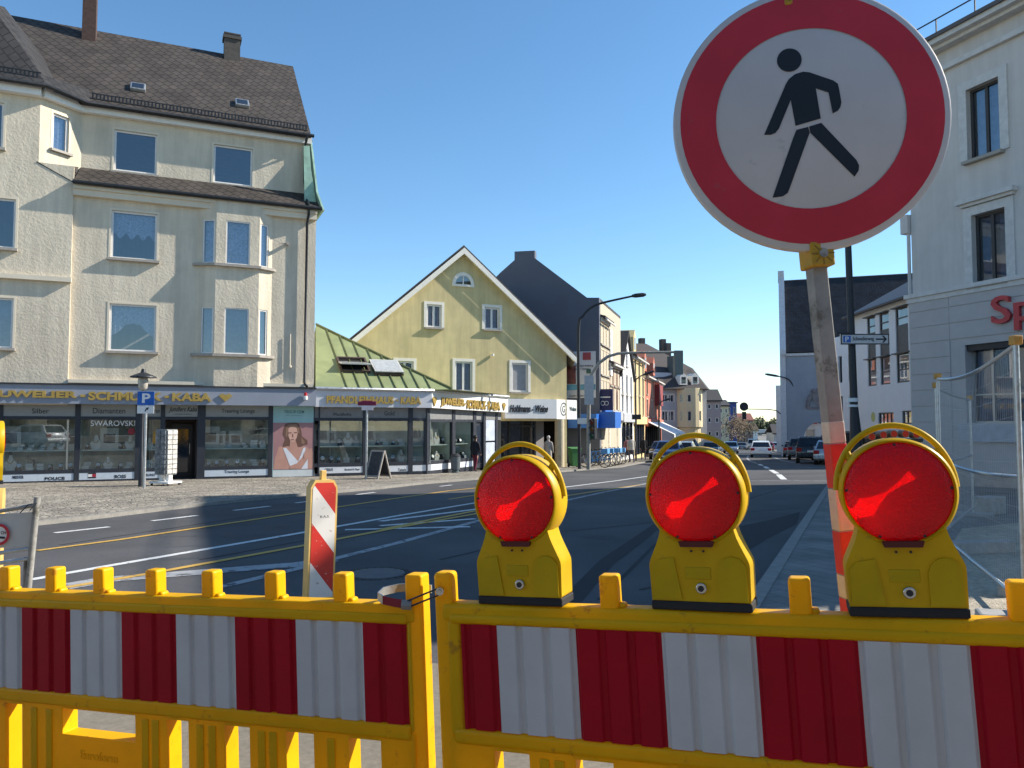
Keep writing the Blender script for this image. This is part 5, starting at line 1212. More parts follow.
mb = MB(); mb.quad((ua, 2.2, -0.3), (ub, 2.2, -0.3), (ub, 2.2, gfo[3]), (ua, 2.2, gfo[3])); gw = mb.build('show_window', dark_glass, gh)
mb = MB()
for k in range(6): u_ = ua + (ub - ua) * k / 5; mb.box(u_ - 0.05, u_ + 0.05, 2.12, 2.19, -0.3, gfo[3])
mb.box(ua, ub, 2.13, 2.18, 2.2, 2.3); mb.build('frame', shop_dark, gw)
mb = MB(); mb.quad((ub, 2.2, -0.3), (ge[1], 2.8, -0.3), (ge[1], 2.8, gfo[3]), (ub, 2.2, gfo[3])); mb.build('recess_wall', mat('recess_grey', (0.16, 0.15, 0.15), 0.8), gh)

# ------------------------------------------------------------------ the row of houses along the left of the street
sA = G(600, 464.3); sf = Frame(sA, 16.5); pw = Frame(sA, -73.5)
def SU(px, py=430): return sf.u(px, 0, py)
charcoal = mat('charcoal_cladding', (0.115, 0.125, 0.155), 0.75, var=0.06, scale=1.5, var2=0.06)
dh = thing('gabled_house', 'tall charcoal grey house with a blank gable wall carrying a billboard', 'house', sf.M())
prof = [pw.uz(*p) for p in ((600, 465), (600, 297.6), (587, 297.6), (534.7, 258), (534.7, 250.5), (514.5, 251.5), (514.5, 260))]
prof = [(max(0, a), b) for a, b in prof]; prof[0] = (0, -0.6)
yr_, zr_ = prof[-1]; prof += [(yr_ + 1.0, zr_ - 0.8), (yr_ + 7.0, 7.0), (yr_ + 7.0, -0.6)]
uD = SU(607.5)
mb = MB(); T = Matrix(((0, 1, 0, 0), (1, 0, 0, 0), (0, 0, 1, 0), (0, 0, 0, 1)))
mb.prism(prof, 0.0, 0.45, T=T)
mb.build('gable_wall', charcoal, dh)
mb = MB(); prof2 = prof[:4] + [(prof[6][0] - 1.2, prof[6][1] + 0.2)] + prof[6:]
mb.prism([(a, b - 0.2 if b > 2 else b) for a, b in prof2], 0.45, 9.0, T=T); mb.build('body', mat('cream_body', (0.48, 0.42, 0.32), 0.9, var=0.06), dh)
mb = MB()
for a, b in zip(prof2[1:-2], prof2[2:-1]):
    if abs(a[0] - b[0]) > 0.05: mb.slab((0.45, a[0], a[1]), (9.05, a[0], a[1]), (9.05, b[0], b[1]), (0.45, b[0], b[1]), 0.18, n=(0, 0, 1))
mb.build('roof', tile_dark, dh)
bb = MB()
def PW(px, py): a, b = pw.uz(px, py); return a, b
def brd(x0, x1, y0, y1, k, m, name='billboard', parent=None):
    a0, _ = PW(x0, (y0 + y1) / 2); a1, _ = PW(x1, (y0 + y1) / 2); _, z0 = PW((x0 + x1) / 2, y1); _, z1 = PW((x0 + x1) / 2, y0)
    q = MB(); q.box(-0.05 - k * 0.03, -0.02 - (k > 0) * 0.03, a1, a0, z0, z1); return q.build(name, m, parent or dh)
bbo = brd(567, 596, 351.5, 398, 0, mat('billboard_white', (0.55, 0.57, 0.62), 0.5, var=0.06))
brd(567.3, 576, 366, 384, 1, mat('billboard_photo', (0.16, 0.05, 0.05), 0.5, var=0.6, scale=3), 'picture', bbo); brd(567.3, 595.5, 384.5, 390, 1.3, mat('billboard_cyan', (0.10, 0.28, 0.40), 0.5, var=0.3, scale=1), 'colour_band', bbo)
brd(583, 591, 352.5, 360, 1, mat('billboard_red', (0.35, 0.06, 0.07), 0.5), 'emblem', bbo); brd(586.5, 591, 369, 373.5, 1, mat('billboard_green', (0.05, 0.12, 0.10), 0.5), 'emblem', bbo)
BP = lambda u, z, d: (d, -u, z)
tb = MB()
for s_, x0, x1, y0, y1 in (('Vilstalbad Amberg', 574, 593, 365, 367.5), ('Sauna + Therme', 574, 589, 368.2, 370), ('täglich geöffnet', 569, 593, 395, 397)):
    a0, _ = PW(x0, y0); a1, _ = PW(x1, y0); _, z0 = PW(x0, y1); _, z1 = PW(x0, y0); text_mb(s_, -a0, -a1, z0, z1, -0.056, 0.02, B=BP, mb=tb)
tb.build('lettering', ink, bbo)

def row_house(name, label, u0, u1, ze, zr, wm, rm, cols, floors, gable=False, shop=None, gfz=3.6, D=11.0, surround=None, winw=1.05, winh=1.6, y0=0.0, extra=None, dorm=0, oh=0.35):
    """a street house: front at local y0 (facing the street), front windows, roof; base follows the street's slope"""
    p = sf.P(u0, 0); zb = gz(*p) - sf.z
    t = thing(name, label, 'house', sf.M(u0, y0), group='houses along the left side of the street')
    t.location.z = sf.z + zb; W = u1 - u0
    nf = floors; fh = (ze - gfz) / nf
    hs = []
    for j in range(nf):
        for i in range(cols):
            c = W * (i + 0.5) / cols; z0 = gfz + fh * j + (fh - winh) * 0.45; hs.append((c - winw / 2, c + winw / 2, z0, z0 + winh))
    if gable: hs.append((W / 2 - 0.5, W / 2 + 0.5, ze + (zr - ze) * 0.22, ze + (zr - ze) * 0.22 + 1.4))
    g0 = (0.5, W - 0.5, 0.25, gfz - 0.75)
    mb = MB(); O = [(0, -1.2), (W, -1.2), (W, ze)] + ([(W / 2, zr)] if gable else []) + [(0, ze)]
    mb.wall(O, hs + [g0], 0, 0.15)
    mb.quad((W, 0, -1.2), (W, D, -1.2), (W, D, ze), (W, 0, ze)); mb.quad((0, D, -1.2), (0, 0, -1.2), (0, 0, ze), (0, D, ze))
    if not gable: mb.add([(0, 0, ze), (0, D, ze), (0, D / 2, zr)], [(2, 1, 0)]); mb.add([(W, 0, ze), (W, D, ze), (W, D / 2, zr)], [(0, 1, 2)])
    mb.quad((0, D, -1.2), (W, D, -1.2), (W, D, ze), (0, D, ze)); mb.build('wall', wm, t)
    mb = MB()
    if gable:
        for x in (-oh, W + oh):
            dz_ = oh * (zr - ze) / (W / 2); mb.slab((x, -0.2, ze - dz_ + 0.05), (W / 2, -0.2, zr + 0.05), (W / 2, D, zr + 0.05), (x, D, ze - dz_ + 0.05), -0.16, n=(0, 0, 1))
    else:
        k = (zr - ze) / (D / 2)
        mb.slab((-0.1, -oh, ze - oh * k + 0.06), (W + 0.1, -oh, ze - oh * k + 0.06), (W + 0.1, D / 2, zr + 0.06), (-0.1, D / 2, zr + 0.06), 0.14, n=(0, 0, 1))
        mb.slab((-0.1, D + oh, ze - oh * k + 0.06), (W + 0.1, D + oh, ze - oh * k + 0.06), (W + 0.1, D / 2, zr + 0.06), (-0.1, D / 2, zr + 0.06), 0.14, n=(0, 0, 1))
    rf = mb.build('roof', rm, t)
    if not gable:
        mb = MB(); mb.tube([(-0.05, -oh - 0.06, ze - oh * 0.8), (W + 0.05, -oh - 0.06, ze - oh * 0.8)], 0.07, 6); mb.box(0, W, -0.12, 0.02, ze - 0.35, ze - 0.05); mb.build('cornice', trim_w, t)
    for k in range(dorm):
        c = W * (k + 0.5) / dorm; zz_ = ze + 0.5
        mb = MB(); mb.prism([(c - 0.8, zz_), (c + 0.8, zz_), (c + 0.8, zz_ + 1.3), (c, zz_ + 2.0), (c - 0.8, zz_ + 1.3)], 0.35, 3.2); dm = mb.build('dormer', wm, t)
        mb = MB(); mb.quad((c - 0.45, 0.34, zz_ + 0.25), (c + 0.45, 0.34, zz_ + 0.25), (c + 0.45, 0.34, zz_ + 1.3), (c - 0.45, 0.34, zz_ + 1.3)); mb.build('pane', dark_glass, dm)
    for h in hs: window(t, h, 0, 0.15, pm=dark_glass, mull=(0.5,), fw=0.08, sill=0.1, surround=surround)
    mb = MB(); mb.quad((g0[0], 0.12, g0[2]), (g0[1], 0.12, g0[2]), (g0[1], 0.12, g0[3]), (g0[0], 0.12, g0[3])); sw_ = mb.build('shop_window', dark_glass, t)
    mb = MB(); n = max(2, int(W / 1.8))
    for k in range(n + 1): x = g0[0] + (g0[1] - g0[0]) * k / n; mb.box(x - 0.06, x + 0.06, 0.02, 0.13, g0[2], g0[3])
    mb.build('frame', shop_dark, sw_)
    if shop: mb = MB(); mb.box(0.2, W - 0.2, -0.25, 0.02, gfz - 0.7, gfz - 0.05); mb.build('shop_fascia', shop, t)
    if extra: extra(t, W, ze, zr)
    return t
def zst(px, py, u): # height above the street at facade distance u
    return sf.uz(px, py)[1] - (gz(*sf.P(u)) - sf.z)
cr = mat('cream_render', (0.66, 0.60, 0.47), 0.9, var=0.06, scale=2, var2=0.08); wh = mat('white_render', (0.76, 0.75, 0.72), 0.9, var=0.05, scale=2, var2=0.06)
yl = mat('yellow_render', (0.66, 0.50, 0.24), 0.9, var=0.06, scale=2, var2=0.08); rd = mat('red_render', (0.48, 0.16, 0.10), 0.9, var=0.06, scale=2, var2=0.08)
gy = mat('grey_render', (0.42, 0.43, 0.45), 0.9, var=0.06, scale=2, var2=0.06); pk = mat('mauve_render', (0.33, 0.27, 0.27), 0.9, var=0.1); dred = mat('dark_red_oriel', (0.26, 0.03, 0.03), 0.6)
tile_red = mat('brown_tiles', (0.10, 0.065, 0.05), 0.85, var=0.3, scale=8, bump=0.6, bscale=14, bdist=0.03)
sandst = mat('sandstone_trim', (0.55, 0.46, 0.33), 0.8)
U6 = [SU(x) for x in (601, 609.5, 620.5, 633.5, 645, 661.5)]
fin = lambda u: gz(*sf.P(u)) - sf.z
# front of the charcoal house
zt = zst(604, 309, U6[0])
def chimney_extra(k0):
    def f(t, W, ze, zr):
        for k in k0:
            mb = MB(); mb.box(W * k - 0.4, W * k + 0.4, 4.6, 5.6, zr - 1.2, zr + 1.3); mb.box(W * k - 0.46, W * k + 0.46, 4.54, 5.66, zr + 1.05, zr + 1.2); mb.build('chimney', brickm, t)
    return f
mb_f = row_house('street_house', 'narrow cream fronted house directly beside the charcoal gable', U6[0] + 0.05, U6[1], zt - 0.6, zt + 0.2, cr, tile_dark, 3, 3, shop=mat('blue_fascia', (0.02, 0.12, 0.42), 0.5), surround=(0.12, 0.03, sandst), D=5)
def pin(t, W, ze, zr):
    mb = MB(); mb.box(0.1, 0.9, -0.1, 1.2, ze - 1, ze + 2.2); mb.lathe([(0.5, 0), (0.4, 0.5), (0.08, 1.6), (0, 1.7)], 8, T=Matrix.Translation((0.5, 0.5, ze + 2.2))); mb.build('corner_turret', wh, t)
row_house('street_house', 'beige house with brown framed windows left of the white gable', U6[1], U6[2], zst(614, 363, U6[1]), zst(614, 333, U6[1]), cr, tile_dark, 3, 2, surround=(0.14, 0.03, mat('brown_surround', (0.22, 0.10, 0.06), 0.7)), shop=gy, extra=pin)
row_house('street_house', 'white house with a steep pointed gable front', U6[2], U6[3], zst(627, 376, U6[2]), zst(625, 332, U6[2]), wh, tile_dark, 3, 2, gable=True, shop=gy)
row_house('street_house', 'yellow house between the white gable and the red house', U6[3], U6[4], zst(639, 358, U6[3]), zst(639, 339, U6[3]), yl, tile_red, 3, 3, surround=(0.14, 0.03, sandst), shop=yl, dorm=1)
def oriel(t, W, ze, zr):
    mb = MB(); mb.box(W * 0.56, W * 0.80, -0.5, 0.02, 5.0, ze - 0.6); mb.build('oriel', dred, t)
    mb = MB(); mb.slab((0.5, -0.1, 3.3), (W - 0.5, -0.1, 3.3), (W - 0.5, -2.6, 2.1), (0.5, -2.6, 2.1), 0.06); mb.box(0.5, W - 0.5, -2.64, -2.58, 1.85, 2.1); mb.build('awning', white_paint, t)
row_house('street_house', 'red brick coloured house with a dark red oriel and white awning', U6[4], U6[5], zst(653, 378, U6[4]), zst(653, 357, U6[4]), rd, tile_red, 4, 2, surround=(0.10, 0.03, sandst), shop=rd, extra=oriel, dorm=2)
# cream corner house with rounded bay, its front turned towards the viewer
cA = at(661.5, 455, 100); cf = Frame((cA.x, cA.y), 72)
ch = thing('corner_house', 'cream corner house with rounded bay and dark mansard roof far down the street', 'house', cf.M())
cw_, cx0, cx1 = cf.u(707, 0, 430), cf.u(677.5, 0, 430), cf.u(701, 0, 430)
ce = cf.zz(680, 389, 0)
fl = [(cf.zz(684, 402, -1), cf.zz(684, 394.5, -1)), (cf.zz(684, 421, -1), cf.zz(684, 411, -1))]
mb = MB(); hs = [(cx0 * f - 0.45, cx0 * f + 0.45, a, b) for a, b in fl for f in (0.25, 0.6)]
mb.wall([(0, -1), (cx0, -1), (cx0, ce), (0, ce)], hs, 0, 0.15); mb.quad((cw_, 0, -1), (cw_, 12, -1), (cw_, 12, ce), (cw_, 0, ce)); mb.quad((0, 12, -1), (0, 0, -1), (0, 0, ce), (0, 12, ce)); mb.quad((cx1, 0, -1), (cw_, 0, -1), (cw_, 0, ce), (cx1, 0, ce)); mb.quad((0, 12, -1), (cw_, 12, -1), (cw_, 12, ce), (0, 12, ce))
mb.build('wall', gy, ch)
for h in hs: window(ch, h, 0, 0.15, pm=dark_glass, mull=(0.5,), fw=0.08, surround=(0.12, 0.03, trim_w))
cm = (cx0 + cx1) / 2; cr_ = (cx1 - cx0) / 2; mb = MB(); NB = 10; bw = []
for k in range(NB):
    a, b = math.pi - math.pi * k / NB, math.pi - math.pi * (k + 1) / NB
    p, q = Vector((cm + cr_ * math.cos(a), -1.6 * math.sin(a), 0)), Vector((cm + cr_ * math.cos(b), -1.6 * math.sin(b), 0)); L_ = (q - p).length; dd = (q - p) / L_; nn = Vector((-dd.y, dd.x, 0))
    Bk = (lambda p, dd, nn: (lambda u, z, d: tuple(p + dd * u + nn * d + Vector((0, 0, z)))))(p, dd, nn)
    hs = [(L_ * 0.05, L_ * 0.95, a_, b_) for a_, b_ in fl] if k in (1, 3, 6, 8) else []
    mb.wall([(0, 3.4), (L_, 3.4), (L_, ce + 0.1), (0, ce + 0.1)], hs, 0, 0.15, B=Bk); mb.wall([(0, -1), (L_, -1), (L_, 3.3), (0, 3.3)], [], 0.25, B=Bk); mb.add([Bk(0, 3.4, 0), Bk(L_, 3.4, 0), Bk(L_, 3.3, 0.25), Bk(0, 3.3, 0.25)], [(0, 1, 2, 3)]); bw += [(Bk, h) for h in hs]
mb.build('round_bay', mat('bay_cream', (0.70, 0.58, 0.36), 0.9, var=0.05), ch)
for Bk, h in bw: window(ch, h, 0, 0.15, B=Bk, pm=dark_glass, fw=0.07)
mb = MB(); mb.lathe([(cr_ * 0.42, 0), (cr_ * 0.42, 1.5), (0.0, 2.6)], 14, T=Matrix.Translation((cm, -1.3, -0.6)) @ Matrix.Scale(0.5, 4, (0, 1, 0))); mb.build('entrance_arch', dark_glass, ch)
zm = cf.zz(680, 368, 2); zrr = cf.zz(655, 344, 8)
mb = MB(); mb.slab((-0.4, -0.4, ce), (cx1, -1.7, ce), (cx1 - 0.4, 2.0, zm), (0.4, 2.0, zm), 0.12); mb.slab((cx1, -1.7, ce), (cw_ + 0.3, -0.3, ce), (cw_ - 0.8, 2.0, zm), (cx1 - 0.4, 2.0, zm), 0.12)
mb.slab((cw_ + 0.3, -0.3, ce), (cw_ + 0.3, 12, ce), (cw_ - 0.8, 11, zm), (cw_ - 0.8, 2.0, zm), 0.12); mb.slab((-3, 2.0, zm), (cw_ - 0.8, 2.0, zm), (cw_ - 4.5, 8, zrr), (-5, 8, zrr), 0.12); mb.slab((cw_ - 0.8, 2.0, zm), (cw_ - .8, 14, zm), (cw_ - 4.5, 8.2, zrr), (cw_ - 4.5, 8, zrr), 0.12); mb.slab((-0.4, 12, ce), (-0.4, -0.4, ce), (0.4, 2, zm), (0.4, 11, zm), 0.12)
rf = mb.build('roof', mat('corner_house_slates', (0.075, 0.062, 0.058), 0.8, var=0.3, scale=5), ch)
for x in (682.5, 694): 
    c = cf.u(x, -0.4, 380); z0, z1 = cf.zz(x, 385, -0.4), cf.zz(x, 374, -0.4); mb = MB(); mb.prism([(c - 0.55, z0), (c + 0.55, z0), (c + 0.55, z1 - 0.3), (c, z1 + 0.1), (c - 0.55, z1 - 0.3)], -0.7, 1.6); d_ = mb.build('dormer', trim_w, rf)
    mb = MB(); mb.quad((c - 0.3, -0.71, z0 + 0.2), (c + 0.3, -0.71, z0 + 0.2), (c + 0.3, -0.71, z1 - 0.4), (c - 0.3, -0.71, z1 - 0.4)); mb.build('dormer_pane', dark_glass, ch)
mb = MB(); c = cf.u(678, 0, 365); mb.box(c - 0.45, c + 0.45, 0.5, 2.0, cf.zz(678, 378, 0), cf.zz(678, 355.5, 0)); mb.build('stair_tower', mat('tower_slates', (0.10, 0.11, 0.105), 0.8), ch)
for x, y0, y1, y in ((643, 338, 346, 8), (664, 339, 350, 8), (669, 343, 352, 7)):
    mb = MB(); c = cf.u(x, y, y1); mb.box(c - 0.35, c + 0.35, y, y + 0.8, cf.zz(x, y1, y) - 1.0, cf.zz(x, y0, y)); mb.build('chimney', mat('dark_chimney', (0.06, 0.055, 0.055), 0.9, var=0.2), rf)
mb = MB(); a0, a1 = cf.u(648.5, 0.5, 375), cf.u(675, 0.5, 375); mb.box(a0, a1, 0.9, 3, ce - 0.1, cf.zz(660, 372.5, 0.9)); up = mb.build('attic_storey', mat('attic_grey', (0.55, 0.56, 0.58), 0.9), ch)
mb = MB(); 
for f in (0.28, 0.72): c = a0 + (a1 - a0) * f; mb.quad((c - 0.6, 0.89, ce + 0.4), (c + 0.6, 0.89, ce + 0.4), (c + 0.6, 0.89, ce + 1.5), (c - 0.6, 0.89, ce + 1.5))
mb.build('pane', dark_glass, up)
# small houses at the end of the view
def far_house(label, Y, x0, x1, ytop, yridge, wm, rm, ang=100, D=10, nw=(3, 2), gable=False, name='far_house'):
    a = at(x0, 440, Y); f = Frame((a.x, Y), ang); t = thing(name, label, 'house', f.M()); W = f.u(x1, 0, 430); ze, zr = f.zz((x0 + x1) / 2, ytop), f.zz((x0 + x1) / 2, yridge)
    hs = [(W * (i + .5) / nw[0] - W / nw[0] * 0.22, W * (i + .5) / nw[0] + W / nw[0] * 0.22, 1.6 + (ze - 1.6) * j / nw[1] + 0.8, 1.6 + (ze - 1.6) * (j + 0.72) / nw[1]) for i in range(nw[0]) for j in range(nw[1])]
    mb = MB(); O = [(0, -3), (W, -3), (W, ze)] + ([(W / 2, zr)] if gable else []) + [(0, ze)]; mb.wall(O, hs, 0, 0.2)
    mb.quad((W, 0, -3), (W, D, -3), (W, D, ze), (W, 0, ze)); mb.quad((0, D, -3), (0, 0, -3), (0, 0, ze), (0, D, ze)); mb.build('wall', wm, t)
    mb = MB()
    if gable:
        for x in (-0.3, W + 0.3): mb.slab((x, -0.3, ze - 0.2), (W / 2, -0.3, zr + 0.1), (W / 2, D, zr + 0.1), (x, D, ze - 0.2), -0.25, n=(0, 0, 1))
    else: mb.slab((-0.3, -0.4, ze - 0.02), (W + 0.3, -0.4, ze - 0.02), (W, D / 2, zr), (0, D / 2, zr), 0.25, n=(0, 0, 1)); mb.slab((-0.3, D, ze), (W + 0.3, D, ze), (W, D / 2, zr), (0, D / 2, zr), 0.25, n=(0, 0, 1)); mb.add([(W, 0, ze), (W, D, ze), (W, D / 2, zr)], [(0, 1, 2)])
    mb.build('roof', rm, t)
    for h in hs: window(t, h, 0, 0.2, pm=dark_glass, fw=0.1)
    return t
far_house('mauve fronted house with dark roof beyond the cream corner house', 128, 706, 721, 400, 388, pk, tile_dark, nw=(2, 3))
far_house('pale yellow house with a low roof beyond the mauve house', 150, 719, 729, 405, 399, mat('pale_yellow_render', (0.66, 0.60, 0.42), 0.9), tile_dark, nw=(2, 3))
far_house('blue topped flat roofed building far down the street', 185, 727, 737, 402, 401, mat('blue_cladding', (0.04, 0.07, 0.26), 0.6), mat('blue_roof', (0.05, 0.06, 0.12), 0.7), nw=(2, 2), name='far_building')
far_house('brown brick house with a reddish roof at the end of the street', 215, 735, 753, 420, 413, mat('brown_brick', (0.26, 0.18, 0.15), 0.9, var=0.2), mat('reddish_roof', (0.26, 0.09, 0.07), 0.85), nw=(4, 3))
far_house('small white house at the end of the street', 260, 752, 758, 430, 424, wh, tile_red, nw=(2, 2))
far_house('small dark roofed house beside the arched town hall', 150, 774, 781, 433, 424, gy, tile_dark, nw=(2, 2))
# far bridge and woods
bY = 330; a, b = at(754, 430, bY), at(792, 430, bY)
br = thing('bridge', 'pale road bridge crossing the street in the far distance', 'bridge', loc=(a.x, bY, 0))
mb = MB(); mb.box(-2, b.x - a.x, 0, 8, at(760, 433, bY).z, at(760, 429.5, bY).z); mb.build('deck', mat('pale_concrete', (0.5, 0.5, 0.5), 0.8), br)
for k in range(3): mb = MB(); mb.box(3 + 7 * k, 4 + 7 * k, 2, 6, gz(a.x, bY) - 1, at(760, 432.9, bY).z); mb.build('pier', MATS['pale_concrete'], br)
leafm = mat('leaves_dull', (0.07, 0.085, 0.035), 0.8, var=0.4, scale=1.5); twig = mat('bare_twigs', (0.16, 0.115, 0.075), 0.9, var=0.3, scale=3); barkm = mat('bark', (0.08, 0.065, 0.05), 0.9, var=0.3)
def crown(mb, c, rx, rz, n, s, seed):
    rnd = random.Random(seed)
    lumps = [(rnd.uniform(-.6, .6) * rx, rnd.uniform(-.6, .6) * rx, rnd.uniform(-.6, .6) * rz, rnd.uniform(.35, .6)) for _ in range(9)]
    for _ in range(n):
        l = rnd.choice(lumps); d = Vector((rnd.gauss(0, 1), rnd.gauss(0, 1), rnd.gauss(0, 1))).normalized() * (rnd.random() ** 0.4) * l[3]
        p = Vector((c[0] + l[0] + d.x * rx, c[1] + l[1] + d.y * rx, c[2] + l[2] + d.z * rz)); a = Vector((rnd.gauss(0, 1), rnd.gauss(0, 1), rnd.gauss(0, 1))).normalized(); b = a.orthogonal().normalized(); k = s * rnd.uniform(.6, 1.4)
        mb.add([p - a * k, p + b * k * .6, p + a * k, p - b * k * .6], [(0, 1, 2, 3)])
for i, (px, Y, h, m, lb_t) in enumerate(((738, 160, 7.0, twig, 'bare brown street tree in front of the blue topped building'), (744.5, 175, 6.5, twig, 'bare brown street tree in front of the brown brick house'), (731, 145, 6.5, twig, 'bare brown street tree beside the pale yellow house'), (750, 200, 6, leafm, 'dull green tree at the right end of the brown brick house'))):
    g = at(px, 440, Y); t = thing('street_tree', lb_t, 'tree', loc=(g.x, Y, gz(g.x, Y)), group='trees along the far street')
    mb = MB(); mb.tube([(0, 0, -0.2), (0.05, 0, h * 0.3), (0, 0.05, h * 0.7)], [0.18, 0.13, 0.05], 7)
    for k in range(7): a = k * 0.9; mb.tube([(0, 0, h * (.28 + .05 * k)), (math.cos(a) * h * .2, math.sin(a) * h * .2, h * (.5 + .06 * k))], [0.07, 0.02], 5)
    mb.build('trunk', barkm, t); mb = MB(); crown(mb, (0, 0, h * 0.65), h * 0.36, h * 0.38, 700, 0.16, i + 3); mb.build('crown', m, t)
mb = MB()
for i in range(26): px = 752 + i * 1.4; q = at(px, 440, 380); crown(mb, (q.x, 380 + (i % 5) * 4, gz(q.x, 380) + 3.2), 5, 3.2 + (i % 3), 160, 0.8, i + 60)
o = mb.build('far_woods', leafm); tag(o, 'low green woods on the skyline at the end of the street', 'woods', kind='stuff')

# ------------------------------------------------------------------ right side: bank building
sp_w = mat('bank_render', (0.58, 0.54, 0.51), 0.9, streak=0.08, var=0.04, scale=2, bump=0.15, bscale=40, bdist=0.004, var2=0.05)
sp_l = mat('bank_stone', (0.46, 0.43, 0.42), 0.85, var=0.06, scale=3, bump=0.2, bscale=30, bdist=0.004)
sA_ = at(918, 490, 23); sp = Frame((sA_.x, sA_.y), 159)
bk = thing('bank_building', 'grey stuccoed bank building with red letters at the right edge', 'bank', sp.M())
def sr(x0, x1, y0, y1): return sp.rect(x0, x1, y0, y1)
zco = (sp.zz(919, 299) + sp.zz(1024, 277)) / 2; zga = (sp.zz(937.5, 39) + sp.zz(1006, 3)) / 2; zcl = (sp.zz(947, 67) + sp.zz(1024, 29.7)) / 2
wu, wm_, wg = sr(967.5, 1000.5, 83, 156.5), sr(973, 1007, 211, 283.5), sr(968.5, 1030, 342, 423)
LB_ = 14.6; step = 3.1
ups = [(wu[0] + step * k, wu[1] + step * k, wu[2], wu[3]) for k in range(4)]; mids = [(wm_[0] + step * k, wm_[1] + step * k, wm_[2], wm_[3]) for k in range(4)]; gws = [(wg[0] + 4.2 * k, wg[1] + 4.2 * k, wg[2], wg[3]) for k in range(3)]
mb = MB(); mb.wall([(0, zco), (LB_, zco), (LB_, zga), (0, zga)], ups + mids, 0, 0.20)
mb.quad((0, 12, -0.5), (0, 0, -0.5), (0, 0, zga), (0, 12, zga)); mb.quad((LB_, 0, -0.5), (LB_, 12, -0.5), (LB_, 12, zga), (LB_, 0, zga)); mb.quad((LB_, 12, -.5), (0, 12, -.5), (0, 12, zga), (LB_, 12, zga)); mb.quad((0, 0, zga), (LB_, 0, zga), (LB_, 12, zga), (0, 12, zga)); mb.build('wall', sp_w, bk)
mb = MB(); mb.wall([(-0.02, -0.8), (LB_, -0.8), (LB_, zco), (-0.02, zco)], gws, -0.10, 0.35)
zj = 0.5
while zj < zco - 0.3:
    mb.box(-0.03, wg[0] - 0.45, -0.125, -0.09, zj, zj + 0.44)
    if zj > wg[3] + 0.1: mb.box(wg[0] - 0.44, LB_ - .02, -0.125, -0.09, zj, min(zj + 0.44, zco - 0.06))
    zj += 0.46
mb.build('ground_floor_wall', sp_l, bk)
for r_ in ups + mids: window(bk, r_, 0, 0.20, fm=frame_dark, pm=win_glass, mull=(0.5,), fw=0.07, sill=0.18, surround=(0.24, 0.05, mat('bank_trim', (0.58, 0.56, 0.54), 0.8)), curtain=(drape, 'full'))
for r_ in mids:
    mb = MB(); mb.box(r_[0] - 0.35, r_[1] + 0.35, -0.22, 0.02, r_[3] + 0.34, r_[3] + 0.46); mb.box(r_[0] - 0.28, r_[1] + 0.28, -0.12, 0.02, r_[3] + 0.26, r_[3] + 0.34); mb.build('lintel', MATS['bank_trim'], bk)
for r_ in gws:
    window(bk, r_, -0.10, 0.35, fm=alu, pm=win_glass, mull=(0.34, 0.68), bars=(0.36,), fw=0.05, curtain=(drape, 'full'))
    mb = MB(); mb.box(r_[0] - 0.06, r_[1] + 0.06, -0.03, 0.2, r_[3] - 0.16, r_[3] + 0.02); mb.build('blind_box', dark_metal, bk)
    mb = MB(); mb.box(r_[0] - 0.2, r_[1] + 0.2, -0.2, 0.02, r_[2] - 0.5, r_[2] - 0.02); mb.build('sill', mat('bank_blue_tiles', (0.36, 0.40, 0.45), 0.5), bk)
mb = MB(); mb.box(-0.14, LB_, -0.22, 0.05, zco - 0.02, zco + 0.10); mb.box(-0.09, LB_, -0.16, 0.05, zco - 0.16, zco - 0.02); mb.build('string_course', MATS['bank_trim'], bk)
mb = MB(); mb.box(-0.12, LB_, -0.14, 0.05, zcl - 0.1, zcl + 0.05); mb.box(-0.2, LB_, -0.3, 0.05, zcl + 0.5, zcl + 0.7); mb.box(-0.3, LB_, -0.5, 0.05, zga - 0.35, zga - 0.12); mb.build('cornice', MATS['bank_trim'], bk)
mb = MB(); mb.slab((-0.5, -0.6, zga - 0.12), (LB_, -0.6, zga - 0.12), (LB_, 6, zga + 1.2), (-0.0, 6, zga + 1.2), 0.1); mb.build('roof', mat('bank_roof', (0.10, 0.10, 0.11), 0.7), bk)
mb = MB()
for k in range(12): mb.box(0.2 + k * 1.2, 0.23 + k * 1.2, -0.45, -0.42, zga - 0.15, zga + 0.35)
mb.box(0.0, LB_, -0.45, -0.42, zga + 0.33, zga + 0.36); mb.build('roof_rail', dark_metal, bk)
zl = sp.zz(1005, 322, -0.2); text_mb('Sp', sp.u(991.5, -.2, 310), sp.u(1036, -.2, 310), zl - 0.25, sp.zz(999, 296, -0.2), -0.14, 0.10, bold=0.012).build('lettering', mat('red_letters', (0.50, 0.045, 0.055), 0.4), bk)
mb = MB(); a, z0 = sp.uz(914.5, 222); mb.box(-0.28, -0.02, -0.12, 0.2, z0 - 0.3, z0 + 0.25); mb.tube([(-0.08, -0.02, z0), (-0.08, -0.02, -0.3)], 0.05, 6); mb.build('rain_pipe', sp_w, bk)
mb = MB(); mb.box(0.05, LB_, -0.35, 0.02, -0.8, 0.55); mb.build('plinth', mat('rough_plinth', (0.40, 0.35, 0.31), 0.95, var=0.25, scale=3, bump=0.5, bscale=12, bdist=0.02), bk)

